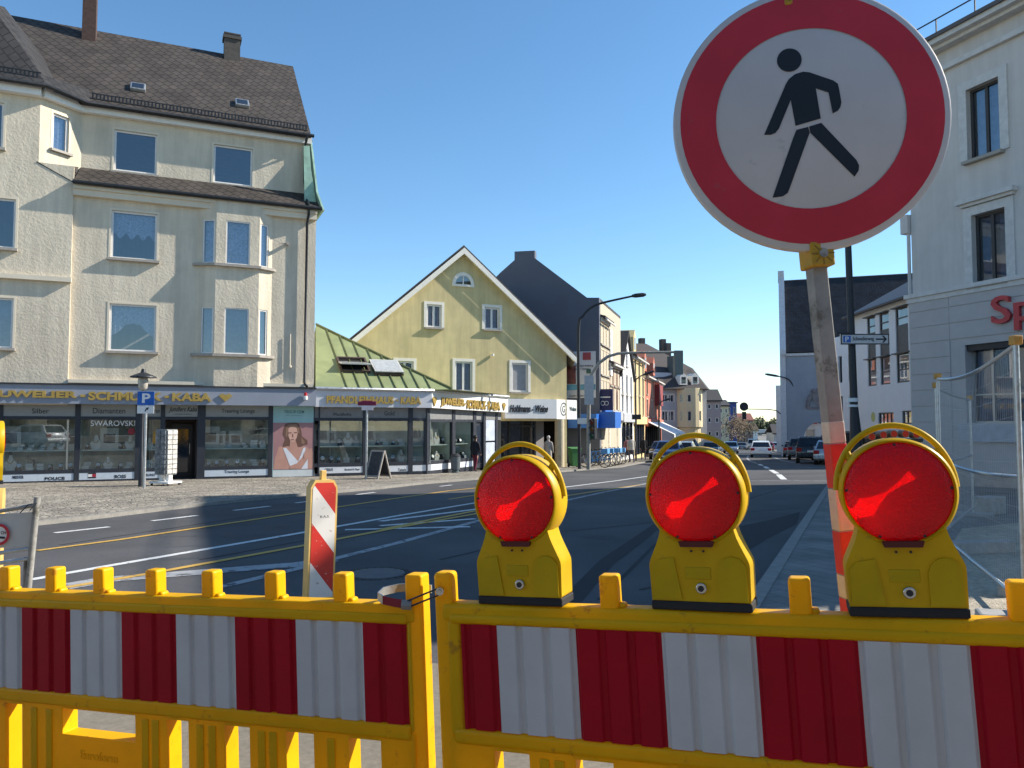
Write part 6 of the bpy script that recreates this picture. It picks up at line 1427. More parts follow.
# ------------------------------------------------------------------ office building with tall window strips
wp = mat('office_white', (0.62, 0.64, 0.68), 0.85, var=0.04, scale=1.5)
wA = at(856, 462, 52); wf = Frame((wA.x, wA.y), 182)
ob_ = thing('office_building', 'white office building with tall dark window strips between arch and bank', 'office', wf.M())
Wl = 11.5; weav = (wf.zz(857, 314) + wf.zz(914, 297)) / 2
cols_ = [wf.rect(867.6, 875.8, 317, 386), wf.rect(880, 889.5, 314, 384.5), wf.rect(896, 908.6, 309, 382), wf.rect(910.5, 921, 306, 380)]
zts = [wf.zz(871.7, 316.5), wf.zz(871.7, 334), wf.zz(871.7, 359), wf.zz(871.7, 386)]
hs = [(c[0], c[1], zts[3], weav - 0.35) for c in cols_]
gwin = [wf.rect(878.5, 893.6, 412.5, 425), wf.rect(902, 920, 410.5, 424)]
mb = MB(); mb.wall([(0, -1.5), (Wl, -1.5), (Wl, weav), (0, weav)], hs + gwin, 0, 0.14)
mb.quad((Wl, 0, -1.5), (Wl, 12, -1.5), (Wl, 12, weav), (Wl, 0, weav)); mb.quad((0, 12, -1.5), (0, 0, -1.5), (0, 0, weav), (0, 12, weav)); mb.quad((0, 0, weav), (Wl, 0, weav), (Wl, 12, weav), (0, 12, weav))
hl_ = [(-1.2 - 1.9 * k, -0.5 - 1.9 * k, z0, z0 + 2.0) for k in range(4) for z0 in (2.6, 5.6)]
mb.wall([(-8.5, -1.5), (0.1, -1.5), (0.1, weav - 0.6), (-8.5, weav - 0.6)], hl_, 1.6, 0.2); mb.build('wall', wp, ob_)
for h in hl_: window(ob_, h, 1.6, 0.2, fm=frame_dark, pm=dark_glass)
for c in cols_:
    for a, b in ((zts[3], zts[2]), (zts[1], zts[0])): window(ob_, (c[0], c[1], a, b), 0.0, 0.13, fm=frame_dark, pm=win_glass, bars=(0.45,), fw=0.09, curtain=(mat('office_blind', (0.55, 0.52, 0.42), 0.9), 'valance'))
    mb = MB(); mb.box(c[0], c[1], 0.07, 0.16, zts[2], zts[1]); mb.build('spandrel', frame_dark, ob_); mb = MB(); mb.box(c[0], c[1], 0.07, 0.16, zts[0], weav - 0.35); mb.build('spandrel', frame_dark, ob_)
    for q in (zts[2], zts[0]): mb = MB(); mb.box(c[0] - 0.12, c[1] + 0.12, -0.25, 0.1, q - 0.03, q + 0.03); mb.build('sun_blade', frame_dark, ob_)
for h in gwin: window(ob_, h, 0, 0.14, fm=frame_dark, pm=win_glass, mull=(0.25, 0.5, 0.75), fw=0.07, curtain=(MATS['office_blind'], 'valance'))
mb = MB(); mb.slab((-0.3, -0.5, weav - 0.05), (Wl + 0.2, -0.5, weav - 0.05), (Wl + 0.2, 6, weav + 3.6), (-0.3, 6, weav + 3.6), 0.12); rf = mb.build('roof', mat('office_roof', (0.07, 0.075, 0.08), 0.6, metal=0.3), ob_)
mb = MB(); mb.slab((Wl * 0.55, 1.4, weav + 1.13), (Wl - 1.5, 1.4, weav + 1.13), (Wl - 1.5, 3.4, weav + 2.25), (Wl * 0.55, 3.4, weav + 2.25), 0.06); mb.build('roof_light', win_glass, rf)
mb = MB(); mb.tube([(-0.3, -0.55, weav - 0.08), (Wl, -0.55, weav - 0.08)], 0.09, 6); mb.tube([(0.1, -0.1, weav - 0.2), (0.1, -0.1, -1)], 0.06, 6); mb.build('gutter', dark_metal, ob_)
mb = MB(); a, z0 = wf.uz(873.5, 417, -0.6); T = Matrix.Translation((a, -0.62, z0)); ring(mb, 0, 0.30, 0.0); mb.build('round_sign', mat('bus_sign', (0.35, 0.38, 0.12), 0.5), ob_, M=T)

# ------------------------------------------------------------------ town hall with archway
aw_ = mat('town_hall_render', (0.23, 0.26, 0.31), 0.9, var=0.05, scale=1.2, var2=0.05)
tA = at(787.5, 455, 76); tf = Frame((tA.x, tA.y), 109)
th = thing('town_hall', 'big dark roofed building with an archway, crest and stepped fire wall', 'town hall', tf.M())
tz = tf.zz(786, 352.5); trz = tf.zz(790, 280, 6.5); tW = 26.0
aL, aR = tf.u(803.5, 0, 440), tf.u(835, 0, 440); aS, aT = tf.zz(818, 441), tf.zz(818, 422.5)
arc_h = (aL, aR, -2, aT)
mb = MB(); mb.wall([(0, -2), (tW, -2), (tW, tz), (0, tz)], [arc_h], 0, 9.0)
ac_, ar_ = (aL + aR) / 2, (aR - aL) / 2
for s_ in (-1, 1):
    pts = [(ac_ + s_ * (ar_ + 0.003), aT + 0.003), (ac_ + s_ * (ar_ + 0.003), aS)] + [(ac_ + s_ * ar_ * math.cos(R(k * 9)), aS + (aT - aS) * math.sin(R(k * 9))) for k in range(11)]
    mb.prism(pts, 0.004, 8.9)
mb.quad((0, 13, -2), (0, 0, -2), (0, 0, tz), (0, 13, tz)); mb.quad((tW, 0, -2), (tW, 13, -2), (tW, 13, tz), (tW, 0, tz))
mb.wall([(0, -2), (tW, -2), (tW, tz), (0, tz)], [arc_h], 9.0, 0.0); mb.build('wall', aw_, th)
mb = MB(); mb.slab((0.02, -0.35, tz), (tW, -0.35, tz), (tW, 6.5, trz), (0.02, 6.5, trz), 0.15); mb.slab((tW, 13.3, tz), (0.02, 13.3, tz), (0.02, 6.5, trz), (tW, 6.5, trz), 0.15)
mb.build('roof', pattern_mat('town_hall_slates', 'brick', (0.026, 0.029, 0.038), (0.016, 0.018, 0.024), 1.0, 0.8, 0.4, bw=0.5, rh=0.3, mortar=0.02, var=0.15, bdist=0.02), th)
mb = MB(); k = (trz - tz) / 6.85
nst = 9
for j in range(nst):
    y0, y1 = -0.5 + 7.2 * j / nst, -0.5 + 7.2 * (j + 1) / nst - 0.03; mb.slab((-0.55, y0, tz + k * (y0 + 0.35) + 0.45), (0.02, y0, tz + k * (y0 + 0.35) + 0.45), (0.02, y1, tz + k * (y1 + 0.35) + 0.45), (-0.55, y1, tz + k * (y1 + 0.35) + 0.45), 0.5, n=(0, 0, 1))
mb.box(-0.6, 0.0, 6.3, 7.0, trz - 0.2, trz + 1.0); mb.box(-0.55, -0.02, -0.02, 13, -2, tz + 0.2); mb.build('fire_wall', mat('fire_wall_stone', (0.46, 0.48, 0.52), 0.85, var=0.15), th)
mb = MB(); mb.box(0, tW, -0.2, 0.02, tz - 0.35, tz - 0.12); mb.build('eaves_moulding', MATS['fire_wall_stone'], th)
cu_, cz_ = tf.uz(818, 399)
mb = MB(); sh = lambda x, z, s_: [(x - .5 * s_, z + .6 * s_), (x + .5 * s_, z + .6 * s_), (x + .5 * s_, z), (x, z - .7 * s_), (x - .5 * s_, z)]
mb.prism(sh(cu_, cz_, 1.0), -0.16, 0.0)
for s_ in (-1, 1):
    mb.tube([(cu_ + s_ * 0.95, -0.1, cz_ - 0.75), (cu_ + s_ * 0.85, -0.1, cz_ - 0.2), (cu_ + s_ * 0.7, -0.12, cz_ + 0.25), (cu_ + s_ * 0.6, -0.12, cz_ + 0.55)], [0.18, 0.22, 0.2, 0.08], 8); mb.lathe([(0, -.14), (.13, 0), (0, .14)], 8, T=Matrix.Translation((cu_ + s_ * 0.55, -0.12, cz_ + 0.75)))
mb.prism([(cu_ - .45, cz_ + .65), (cu_ + .45, cz_ + .65), (cu_ + .5, cz_ + 1.0), (cu_ + .2, cz_ + .85), (cu_, cz_ + 1.1), (cu_ - .2, cz_ + .85), (cu_ - .5, cz_ + 1.0)], -0.14, 0)
mb.box(cu_ - 1.1, cu_ + 1.1, -0.12, 0, cz_ - 0.95, cz_ - 0.75); mb.build('crest', mat('crest_stone', (0.17, 0.16, 0.17), 0.8, var=0.3, scale=4), th, smooth=40)
# what is seen through the arch
ya = 24.0; q = tf.P((aL + aR) / 2 - 2, ya); t = thing('shop_house', 'pale shop house with a red sign seen through the archway', 'shop', tf.M((aL + aR) / 2 - 4, ya)); mb = MB(); W_ = 12
hs = [(1.2 + 2.2 * k, 2.4 + 2.2 * k, 0.4, 2.5) for k in range(5)]; mb.wall([(0, -3), (W_, -3), (W_, 8), (0, 8)], hs, 0, 0.2); mb.box(0, W_, 0.2, 6, 7.9, 8.0); mb.build('wall', wh, t)
for h in hs: window(t, h, 0, 0.2, pm=dark_glass, fw=0.1)
mb = MB(); mb.box(3.0, 4.8, -0.5, -0.3, 3.1, 4.1); mb.build('sign', mat('shop_red_sign', (0.6, 0.05, 0.02), 0.5), t)

# ------------------------------------------------------------------ house behind the viewer, seen only in the shop glass
oh_ = thing('opposite_house', 'tan rendered house across the junction reflected in the shop windows', 'house', loc=(0, -6.5, 0), rz=R(180))
mb = MB(); hs = [(-14 + 3.0 * k, -12.8 + 3.0 * k, z0, z0 + 1.7) for k in range(14) for z0 in (3.5,)] + [(-14 + 4.2 * k, -11 + 4.2 * k, 0.5, 2.7) for k in range(10)]
mb.wall([(-16, -0.5), (30, -0.5), (30, 5.6), (-16, 5.6)], hs, 0, 0.2); mb.box(-16, 30, 0.3, 10, -0.5, 5.6); mb.build('wall', mat('tan_render', (0.42, 0.36, 0.27), 0.9, var=0.15, scale=0.8), oh_)
mb = MB(); mb.slab((-16.4, -0.5, 5.6), (30.4, -0.5, 5.6), (30.4, 5, 7.2), (-16.4, 5, 7.2), 0.2); mb.slab((30.4, 10.5, 5.6), (-16.4, 10.5, 5.6), (-16.4, 5, 7.2), (30.4, 5, 7.2), 0.2); mb.build('roof', tile_red, oh_)
for h in hs: window(oh_, h, 0, 0.2, pm=dark_glass)
# ------------------------------------------------------------------ goods in the show windows
velvet = mat('display_white', (0.70, 0.69, 0.64), 0.7, var=0.1); velvet_d = mat('display_dark', (0.03, 0.03, 0.035), 0.7, var=0.2); silver_m = mat('display_silver', (0.6, 0.6, 0.58), 0.3, metal=0.6)
def ring_box():
    o = bpy.data.objects.new('ring_box', None)
    t = thing('ring_box', None, 'ring box'); mb = MB(); mb.box(-0.07, 0.07, -0.06, 0.06, 0, 0.08); mb.build('box', velvet, t, bevel=0.008)
    mb = MB(); mb.box(-0.07, 0.07, 0.055, 0.075, 0.07, 0.17, T=Matrix.Rotation(R(-12), 4, 'X')); mb.build('lid', velvet, t); bpy.data.objects.remove(o); return t
def bust():
    t = thing('necklace_bust', None, 'display bust'); mb = MB(); mb.loft([[(-0.07, -.05, 0), (.07, -.05, 0), (.07, .05, 0), (-.07, .05, 0)], [(-0.12, -.06, .14), (.12, -.06, .14), (.12, .04, .14), (-.12, .04, .14)], [(-0.035, -.02, .24), (.035, -.02, .24), (.035, .04, .24), (-.035, .04, .24)], [(-0.03, -.02, .31), (.03, -.02, .31), (.03, .03, .31), (-.03, .03, .31)]]); mb.build('torso', velvet, t, smooth=50)
    mb = MB(); mb.tube([(.05 * math.cos(a), -.045 - .02 * abs(math.sin(a)), .21 - .06 * math.sin(a)) for a in [math.pi * k / 8 for k in range(9)]], .008, 5); mb.build('necklace', gold, t); return t
def watch():
    t = thing('watch_stand', None, 'watch stand'); mb = MB(); mb.prism([(-.06, 0), (.06, 0), (.03, .16), (-.01, .16)], -.05, .05); mb.build('stand', velvet_d, t); mb = MB(); mb.lathe([(0, 0), (.045, 0), (.045, .02), (0, .02)], 12, T=Matrix.Translation((0, -.05, .11)) @ Matrix.Rotation(R(70), 4, 'X')); mb.build('watch', silver_m, t, smooth=40); return t
def card():
    t = thing('display_card', None, 'display card'); mb = MB(); mb.box(-.16, .16, -.01, .01, 0, .42, T=Matrix.Rotation(R(-10), 4, 'X')); mb.build('board', mat('card_cream', (0.62, 0.58, 0.5), 0.7), t); mb = MB(); mb.box(-.10, .10, -.016, -.0102, .12, .30, T=Matrix.Rotation(R(-10), 4, 'X')); mb.build('picture', mat('card_picture', (0.2, 0.17, 0.14), 0.6, var=0.6, scale=9), t); return t
makers = {'ring_box': (ring_box, 'pale open ring box in the window ', 'ring boxes'), 'necklace_bust': (bust, 'white necklace bust in the window ', 'necklace busts'), 'watch_stand': (watch, 'dark watch stand in the window ', 'watch stands'), 'display_card': (card, 'cream display card in the window ', 'display cards')}
protos = {}
rnd = random.Random(11)
for (fr_, conv, ua, ub, z0, zs, where) in SHOWS:
    W_ = ub - ua; n = max(2, min(9, int(W_ / 0.30)))
    for lvl, zb in ((0, z0 - 0.005), (1, zs + 0.022)):
        for i in range(n):
            kind = rnd.choice(['ring_box', 'necklace_bust', 'watch_stand', 'display_card'] if lvl else ['ring_box', 'watch_stand', 'watch_stand', 'necklace_bust'])
            u = ua + W_ * (i + 0.5) / n + rnd.uniform(-.04, .04); y = rnd.uniform(0.28, 0.5)
            M_ = fr_.M(); 
            if conv is ID: p = M_ @ Vector((u, y, zb))
            else: q = conv(u, zb, y); p = M_ @ Vector((q[0], q[1], zb))
            mk, lab, grp = makers[kind]
            if kind not in protos: protos[kind] = mk(); o = protos[kind]
            else: o = copy_tree(protos[kind])
            s_ = rnd.uniform(1.5, 2.4) if kind == 'display_card' else rnd.uniform(1.15, 1.9)
            o.matrix_world = Matrix.Translation(p) @ Matrix.Rotation(R(90 - fr_.ang) + rnd.uniform(-.3, .3), 4, 'Z') @ Matrix.Scale(s_, 4)
            tag(o, lab + where, makers[kind][1] and o.get('category'), grp + ' ' + where)

# ------------------------------------------------------------------ street furniture by the jeweller's
def on(px, py): g = G(px, py); return Vector((g[0], g[1], gz(*g) + 0.07))
p = on(140.5, 489.0)
t = thing('street_lamp', 'old dark street lamp with a flat hat beside the parking sign', 'street lamp', loc=p)
hp = at(139.5, 366, p.y).z - p.z
mb = MB(); mb.tube([(0, 0, 0), (0, 0, 0.9), (0, 0, 0.95), (0, 0, hp - 0.75)], [0.075, 0.07, 0.05, 0.04], 10); mb.build('pole', dark_metal, t, smooth=50)
mb = MB(); mb.lathe([(0.05, hp - 0.75), (0.13, hp - 0.68), (0.15, hp - 0.45), (0.13, hp - 0.36), (0, hp - 0.36)], 14); mb.build('lamp_glass', mat('lamp_glass_old', (0.45, 0.42, 0.36), 0.25, var=0.2), t, smooth=50)
mb = MB(); mb.lathe([(0, hp - 0.08), (0.05, hp - 0.09), (0.08, hp - 0.20), (0.37, hp - 0.32), (0.38, hp - 0.36), (0.0, hp - 0.345)], 20); mb.build('hat', dark_metal, t, smooth=40)
p = on(143.8, 491.0)
t = thing('parking_sign', 'blue and white parking sign on its own grey post beside the old lamp', 'parking sign', loc=p, rz=R(10))
ht = at(143, 391, p.y).z - p.z; hb = at(143, 413.5, p.y).z - p.z; hm = at(143, 406, p.y).z - p.z
mb = MB(); mb.cyl((0, 0.03, 0), (0, 0.03, ht - 0.05), 0.035, n=10); mb.build('post', steel, t, smooth=50)
wsn = 0.23
mb = MB(); mb.box(-wsn, wsn, -0.03, -0.01, hm + 0.01, ht); sp1 = mb.build('sign_face', mat('sign_blue', (0.02, 0.12, 0.45), 0.4), t)
mb = MB(); mb.box(-wsn, wsn, -0.032, -0.029, ht - 0.012, ht); mb.box(-wsn, wsn, -0.032, -0.029, hm + 0.01, hm + 0.022)
text_mb('P', -0.10, 0.13, hm + 0.09, ht - 0.07, -0.031, 0.003, bold=0.03, mb=mb); mb.build('lettering', white_paint, sp1)
mb = MB(); mb.box(-wsn, wsn, -0.03, -0.01, hb, hm); sp2 = mb.build('sub_plate', white_paint, t)
mb = MB(); mb.slab((-0.03, -0.032, hb + 0.06), (0.01, -0.032, hb + 0.06), (0.06, -0.032, hm - 0.05), (0.03, -0.032, hm - 0.05), 0.003); mb.prism([(0.0, hm - 0.08), (0.09, hm - 0.03), (0.07, hm - 0.12)], -0.034, -0.031); mb.build('arrow', ink, sp2)
p = on(165.5, 487.5)
t = thing('card_rack', 'revolving grey and white card rack on castors at the shop entrance', 'card rack', loc=p, rz=R(-20))
mb = MB(); mb.box(-0.22, 0.22, -0.22, 0.22, 0.34, 1.76); mb.build('tower', mat('rack_grey', (0.22, 0.23, 0.23), 0.6), t)
for sx, sy, c in ((-1, -1, 'a'), (1, -1, 'b')): 
    pass
mb = MB()
for j in range(9):
    for i in range(2): mb.box(-0.20 + 0.21 * i, -0.015 + 0.21 * i, -0.255, -0.222, 0.38 + 0.152 * j, 0.50 + 0.152 * j)
mb.build('card_pocket', mat('cards_grey', (0.17, 0.18, 0.19), 0.6, var=0.8, scale=7), t)
mb = MB()
for j in range(9):
    for i in range(2): mb.box(0.222, 0.255, -0.20 + 0.21 * i, -0.015 + 0.21 * i, 0.38 + 0.152 * j, 0.51 + 0.152 * j)
mb.build('card_pocket', mat('cards_pale', (0.50, 0.48, 0.44), 0.6, var=0.35, scale=9), t)
mb = MB(); mb.box(-0.2, -0.08, -0.08, 0.08, 0.1, 0.34); mb.box(0.08, 0.2, -0.08, 0.08, 0.1, 0.34); mb.box(-0.38, 0.38, -0.3, 0.3, 0.07, 0.13); mb.build('stand', white_paint, t, bevel=0.01)
for x in (-0.32, 0.32):
    for y in (-0.24, 0.24): mb = MB(); mb.cyl((x - 0.02, y, 0.035), (x + 0.02, y, 0.035), 0.035, n=10); mb.build('castor', black_rubber, t, smooth=40)
p = on(378, 480.5)
t = thing('chalkboard_stand', 'folding chalkboard stand on the pavement before the green roofed shop', 'chalkboard', loc=p, rz=R(-38))
chalk = mat('chalkboard', (0.035, 0.04, 0.048), 0.6, var=0.7, scale=12); wood = mat('board_frame', (0.33, 0.30, 0.27), 0.7, var=0.15)
for s_ in (-1, 1):
    T = Matrix.Translation((0, s_ * 0.32, 0)) @ Matrix.Rotation(R(s_ * 17), 4, 'X')
    mb = MB(); mb.box(-0.30, 0.30, -0.012, 0.012, 0.14, 1.02, T=T); pn = mb.build('board', chalk, t)
    mb = MB()
    for q in ((-0.36, -0.30, 0, 1.08), (0.30, 0.36, 0, 1.08), (-0.30, 0.30, 1.02, 1.08), (-0.30, 0.30, 0.08, 0.14)): mb.box(q[0], q[1], -0.02, 0.02, q[2], q[3], T=T)
    mb.build('frame', wood, pn)
p = on(366.3, 481)
t = thing('sign_post', 'thin grey post with a small wine red sign and pale panel on top', 'sign post', loc=p, rz=R(8))
hz = lambda py: at(366, py, p.y).z - p.z
mb = MB(); mb.cyl((0, 0, 0), (0, 0, hz(404)), 0.04, n=10); mb.build('post', steel, t, smooth=50)
mb = MB(); mb.box(-0.33, 0.33, -0.05, 0.05, hz(405.5), hz(401.5)); mb.box(-0.17, 0.2, -0.04, 0.04, hz(401.6), hz(400.6)); mb.build('sign_head', mat('wine_red', (0.20, 0.015, 0.05), 0.5), t, bevel=0.015)
mb = MB(); mb.box(-0.19, 0.22, -0.06, 0.06, hz(410.2), hz(405.6)); mb.build('pale_panel', mat('pale_pink', (0.72, 0.62, 0.62), 0.5), t)
p = at(455.5, 472, 34.2); p.z = gz(p.x, p.y) + 0.07
t = thing('litter_bin', 'small dark grey litter bin at the foot of the shop pillar', 'litter bin', loc=p)
mb = MB(); mb.lathe([(0, 0), (0.17, 0), (0.17, 0.08), (0.13, 0.1), (0.2, 0.15), (0.22, 0.72), (0, 0.72)], 14); mb.build('body', mat('bin_grey', (0.10, 0.12, 0.13), 0.5), t, smooth=40); mb = MB(); mb.lathe([(0, 0.84), (0.14, 0.82), (0.235, 0.72), (0.22, 0.70)], 14); mb.build('lid', dark_metal, t, smooth=40)
p = on(574.5, 468.5)
t = thing('wheelie_bin', 'green wheelie bin beside the black lamp pole', 'wheelie bin', loc=p, rz=R(20))
mb = MB(); mb.loft([[(-.2, -.22, .06), (.2, -.22, .06), (.2, .2, .06), (-.2, .2, .06)], [(-.28, -.3, .98), (.28, -.3, .98), (.28, .3, .98), (-.28, .3, .98)]]); mb.build('body', mat('bin_green', (0.06, 0.20, 0.06), 0.5), t, bevel=0.02); mb = MB(); mb.slab((-.3, -.33, .99), (.3, -.33, .99), (.3, .33, 1.06), (-.3, .33, 1.06), 0.04); mb.build('lid', MATS['bin_green'], t, bevel=0.01)
for x in (-.24, .24): mb = MB(); mb.cyl((x - .03, .22, .1), (x + .03, .22, .1), .1, n=12); mb.build('wheel', black_rubber, t, smooth=40)

# ------------------------------------------------------------------ people
def person(loc, rz, label, h=1.72, top=(0.02, 0.02, 0.025), legs=(0.1, 0.02, 0.03), hair=(0.02, 0.018, 0.016), stride=0.14, coat=0.0, bag=False, name='p'):
    t = thing('person', label, 'person', loc=loc, rz=rz)
    k = h / 1.75
    V = [(0, 0, .95), (0, 0, 1.12), (0, .01, 1.32), (0, .01, 1.44), (0, 0, 1.52), (0, -.01, 1.60), (0, -.015, 1.68), (0, -.01, 1.73),
         (.10, 0, .90), (.105, -stride, .50), (.11, -stride * .7, .09), (.12, -stride - .13, .04),
         (-.10, 0, .90), (-.105, stride * .6, .50), (-.11, stride * 1.5, .10), (-.12, stride * 1.3 - .1, .04),
         (.19, .01, 1.40), (.24, .03, 1.13), (.23, -.07, .89), (.225, -.10, .80), (-.19, .01, 1.40), (-.24, -.01, 1.13), (-.24, -.10, .90), (-.235, -.13, .81)]
    E = [(0, 1), (1, 2), (2, 3), (3, 4), (4, 5), (5, 6), (6, 7), (0, 8), (8, 9), (9, 10), (10, 11), (0, 12), (12, 13), (13, 14), (14, 15), (3, 16), (16, 17), (17, 18), (18, 19), (3, 20), (20, 21), (21, 22), (22, 23)]
    rad = [.145, .135, .155, .10, .055, .075, .09, .05, .095, .065, .045, .04, .095, .065, .045, .04, .07, .052, .038, .03, .07, .052, .038, .03]
    me = bpy.data.meshes.new('body'); me.from_pydata([(a * k, b * k, c * k) for a, b, c in V], E, []); o = bpy.data.objects.new('body', me); COL.objects.link(o)
    sk = o.modifiers.new('s', 'SKIN'); me.skin_vertices[0] if me.skin_vertices else None
    if not me.skin_vertices: me.attributes
    bm = bmesh.new(); bm.from_mesh(me); lay = bm.verts.layers.skin.verify()
    bm.verts.ensure_lookup_table()
    for i, v in enumerate(bm.verts): v[lay].radius = (rad[i] * k, rad[i] * k * (0.72 if i < 4 else 1)); v[lay].use_root = (i == 0)
    bm.to_mesh(me); bm.free()
    o.modifiers.new('b', 'SUBSURF').levels = 2; o.modifiers['b'].render_levels = 2
    bpy.context.view_layer.update()
    m2 = bpy.data.meshes.new_from_object(o.evaluated_get(bpy.context.evaluated_depsgraph_get()))
    bpy.data.objects.remove(o); m2.name = 'body'
    ms = [mat('skin', (0.42, 0.25, 0.18), 0.6), mat(name + '_top', top, 0.85, var=0.15), mat(name + '_legs', legs, 0.85, var=0.15), mat(name + '_hair', hair, 0.7), black_rubber]
    for m in ms: m2.materials.append(m)
    for pgn in m2.polygons:
        c = pgn.center / k
        pgn.use_smooth = True
        if c.z > 1.50: pgn.material_index = 3 if (c.z > 1.68 or c.y > 0.015) else 0
        elif abs(c.x) > 0.17 and c.z < 0.87: pgn.material_index = 0
        elif c.z > 0.95 - coat or abs(c.x) > 0.175: pgn.material_index = 1
        elif c.z < 0.10: pgn.material_index = 4
        else: pgn.material_index = 2
    b = bpy.data.objects.new('body', m2); COL.objects.link(b); b.parent = t
    mb = MB(); mb.loft([[( .16 * math.cos(a) * s_ * k, .12 * math.sin(a) * s_ * k, z * k) for a in [2 * math.pi * j / 12 for j in range(12)]] for s_, z in ((1.28, .95 - coat - .12), (1.2, 1.0), (1.18, 1.2), (1.12, 1.36), (.7, 1.46))]); mb.build('jacket', ms[1], t, smooth=60)
    mb = MB(); mb.lathe([(0, .10), (.06, .085), (.092, .03), (.094, -.02), (.08, -.05)], 14, T=Matrix.Translation((0, .005, 1.70)) if k == 1 else Matrix.Translation((0, .005 * k, 1.70 * k))); mb.build('hair', ms[3], t, smooth=60)
    mb = MB(); mb.cyl((0, -.085 * k, 1.645 * k), (0, -.115 * k, 1.63 * k), .018 * k, .008, 6); mb.build('nose', ms[0], t, smooth=60)
    if bag: mb = MB(); mb.box(.2, .4, -.2, .08, .35, .75); mb.build('bag', mat('bag_white', (.6, .58, .55), .7), t, bevel=.03)
    return t
p = at(475.3, 470, 35.2); p.z = gz(p.x, p.y) + 0.07; person(p, R(150), 'person in a dark jacket and wine red trousers walking past the jewellery window', 1.60, (0.014, 0.015, 0.022), (0.12, 0.012, 0.03), name='dark_jacket')
p = on(548.5, 469.0); person(p, R(160), 'grey haired person in a long pale coat beside the round column', 1.62, (0.34, 0.31, 0.28), (0.03, 0.03, 0.03), (0.45, 0.44, 0.42), coat=0.28, name='pale_coat')
p = on(627.5, 463.5); person(p, R(200), 'person in a dusky pink top on the far pavement under the navy sign', 1.68, (0.35, 0.14, 0.14), (0.05, 0.05, 0.07), name='pink_top', bag=True)
p = on(631.5, 463.8); person(p, R(190), 'person in pale clothes close beside the person in the pink top', 1.72, (0.5, 0.46, 0.4), (0.08, 0.08, 0.1), name='pale_top')
p = on(643.5, 461.0); person(p, R(180), 'person in black on the far pavement before the red house', 1.74, (0.012, 0.012, 0.014), (0.02, 0.02, 0.025), name='black_clothes')
g = G(785.5, 455.5); person((g[0], g[1], gz(*g) + .1), R(120), 'person in dark clothes crossing before the row of parked cars', 1.72, (0.02, 0.02, 0.024), (0.025, 0.025, 0.03), name='dark_clothes')

# ------------------------------------------------------------------ bicycles in front of the shop with the blue canopy
blue_b = mat('bicycle_blue', (0.05, 0.22, 0.5), 0.4)
def bicycle():
    t = thing('bicycle', 'blue bicycle parked under the blue canopy', 'bicycle', group='blue bicycles under the canopy')
    for x in (-.52, .52):
        mb = MB(); mb.lathe([(.32, -.02), (.345, 0), (.32, .02), (.30, 0)], 18, T=Matrix.Translation((x, 0, .345)) @ Matrix.Rotation(R(90), 4, 'X'), closed=True); wl = mb.build('wheel', black_rubber, t, smooth=60)
        mb = MB()
        for k in range(8): a = k * math.pi / 8; mb.tube([(x + .3 * math.cos(a), 0, .345 + .3 * math.sin(a)), (x - .3 * math.cos(a), 0, .345 - .3 * math.sin(a))], .004, 4)
        mb.build('spokes', steel, wl)
    mb = MB()
    for a, b in (((-.52, 0, .345), (-.12, 0, .30)), ((-.12, 0, .3), (.36, 0, .78)), ((-.12, 0, .3), (-.22, 0, .86)), ((-.22, 0, .8), (.34, 0, .86)), ((.52, 0, .345), (.34, 0, .98)), ((-.52, 0, .345), (-.2, 0, .78))): mb.tube([a, b], .024, 6)
    mb.build('frame', blue_b, t, smooth=60)
    mb = MB(); mb.tube([(.28, -.26, 1.03), (.34, -.1, 1.0), (.34, .1, 1.0), (.28, .26, 1.03)], .016, 6); mb.build('handlebar', dark_metal, t, smooth=60)
    mb = MB(); mb.box(-.36, -.1, -.07, .07, .88, .94); mb.build('saddle', black_rubber, t, bevel=.02)
    mb = MB(); mb.box(.42, .74, -.2, .2, .72, .98); mb.build('basket', mat('basket_blue', (0.12, 0.32, 0.6), 0.6), t, bevel=.02)
    return t
b0_ = bicycle()
for i, (px, py) in enumerate(((595, 469), (600, 468), (605, 467), (609, 466.2), (613, 465.4))):
    o = b0_ if i == 0 else copy_tree(b0_); o.matrix_world = Matrix.Translation(on(px, py)) @ Matrix.Rotation(R(-25 + 12 * (i % 3)), 4, 'Z')

# blue canopy and hanging sign belong to the first shop house of the row
cp = mb_f
Wc = U6[1] - U6[0]
mb = MB(); mb.box(-0.6, Wc - 1.5, -1.0, 0.0, zst(611, 428.5, U6[0] + 2), zst(611, 413.5, U6[0] + 2)); mb.build('canopy', mat('canopy_blue', (0.02, 0.13, 0.48), 0.45), cp)
cq = MB(); q = pw.uz(585, 420); cq.box(-1.2, -0.03, 0.0, pw.uz(572, 420)[0], pw.uz(590, 428)[1], pw.uz(590, 414)[1]); cq.build('canopy', MATS['canopy_blue'], dh)
ns = at(602, 411, 50); ns1 = at(615, 391, 50)
t = thing('hanging_sign', 'navy blue square sign with white rings hanging out over the pavement', 'sign', sf.M(0.3, 0.45)); inv = t.matrix_world.inverted()
a = inv @ ns; pz0, pz1 = zst(608, 411, 0.6) + gz(*sf.P(0.6)) - sf.z, zst(608, 391, 0.6) + gz(*sf.P(0.6)) - sf.z
mb = MB(); mb.box(-0.08, 0.08, -1.25, -0.2, pz0, pz1); s1_ = mb.build('sign_face', mat('navy', (0.012, 0.016, 0.09), 0.5), t)
mb = MB(); mb.tube([(0, -0.3, pz1 - .1), (0, 0.45, pz1 - .1)], 0.03, 6); mb.tube([(0, -0.3, pz0 + .1), (0, 0.45, pz0 + .1)], 0.03, 6); mb.build('bracket', dark_metal, t)
mb = MB(); zc_ = pz0 + (pz1 - pz0) * .33
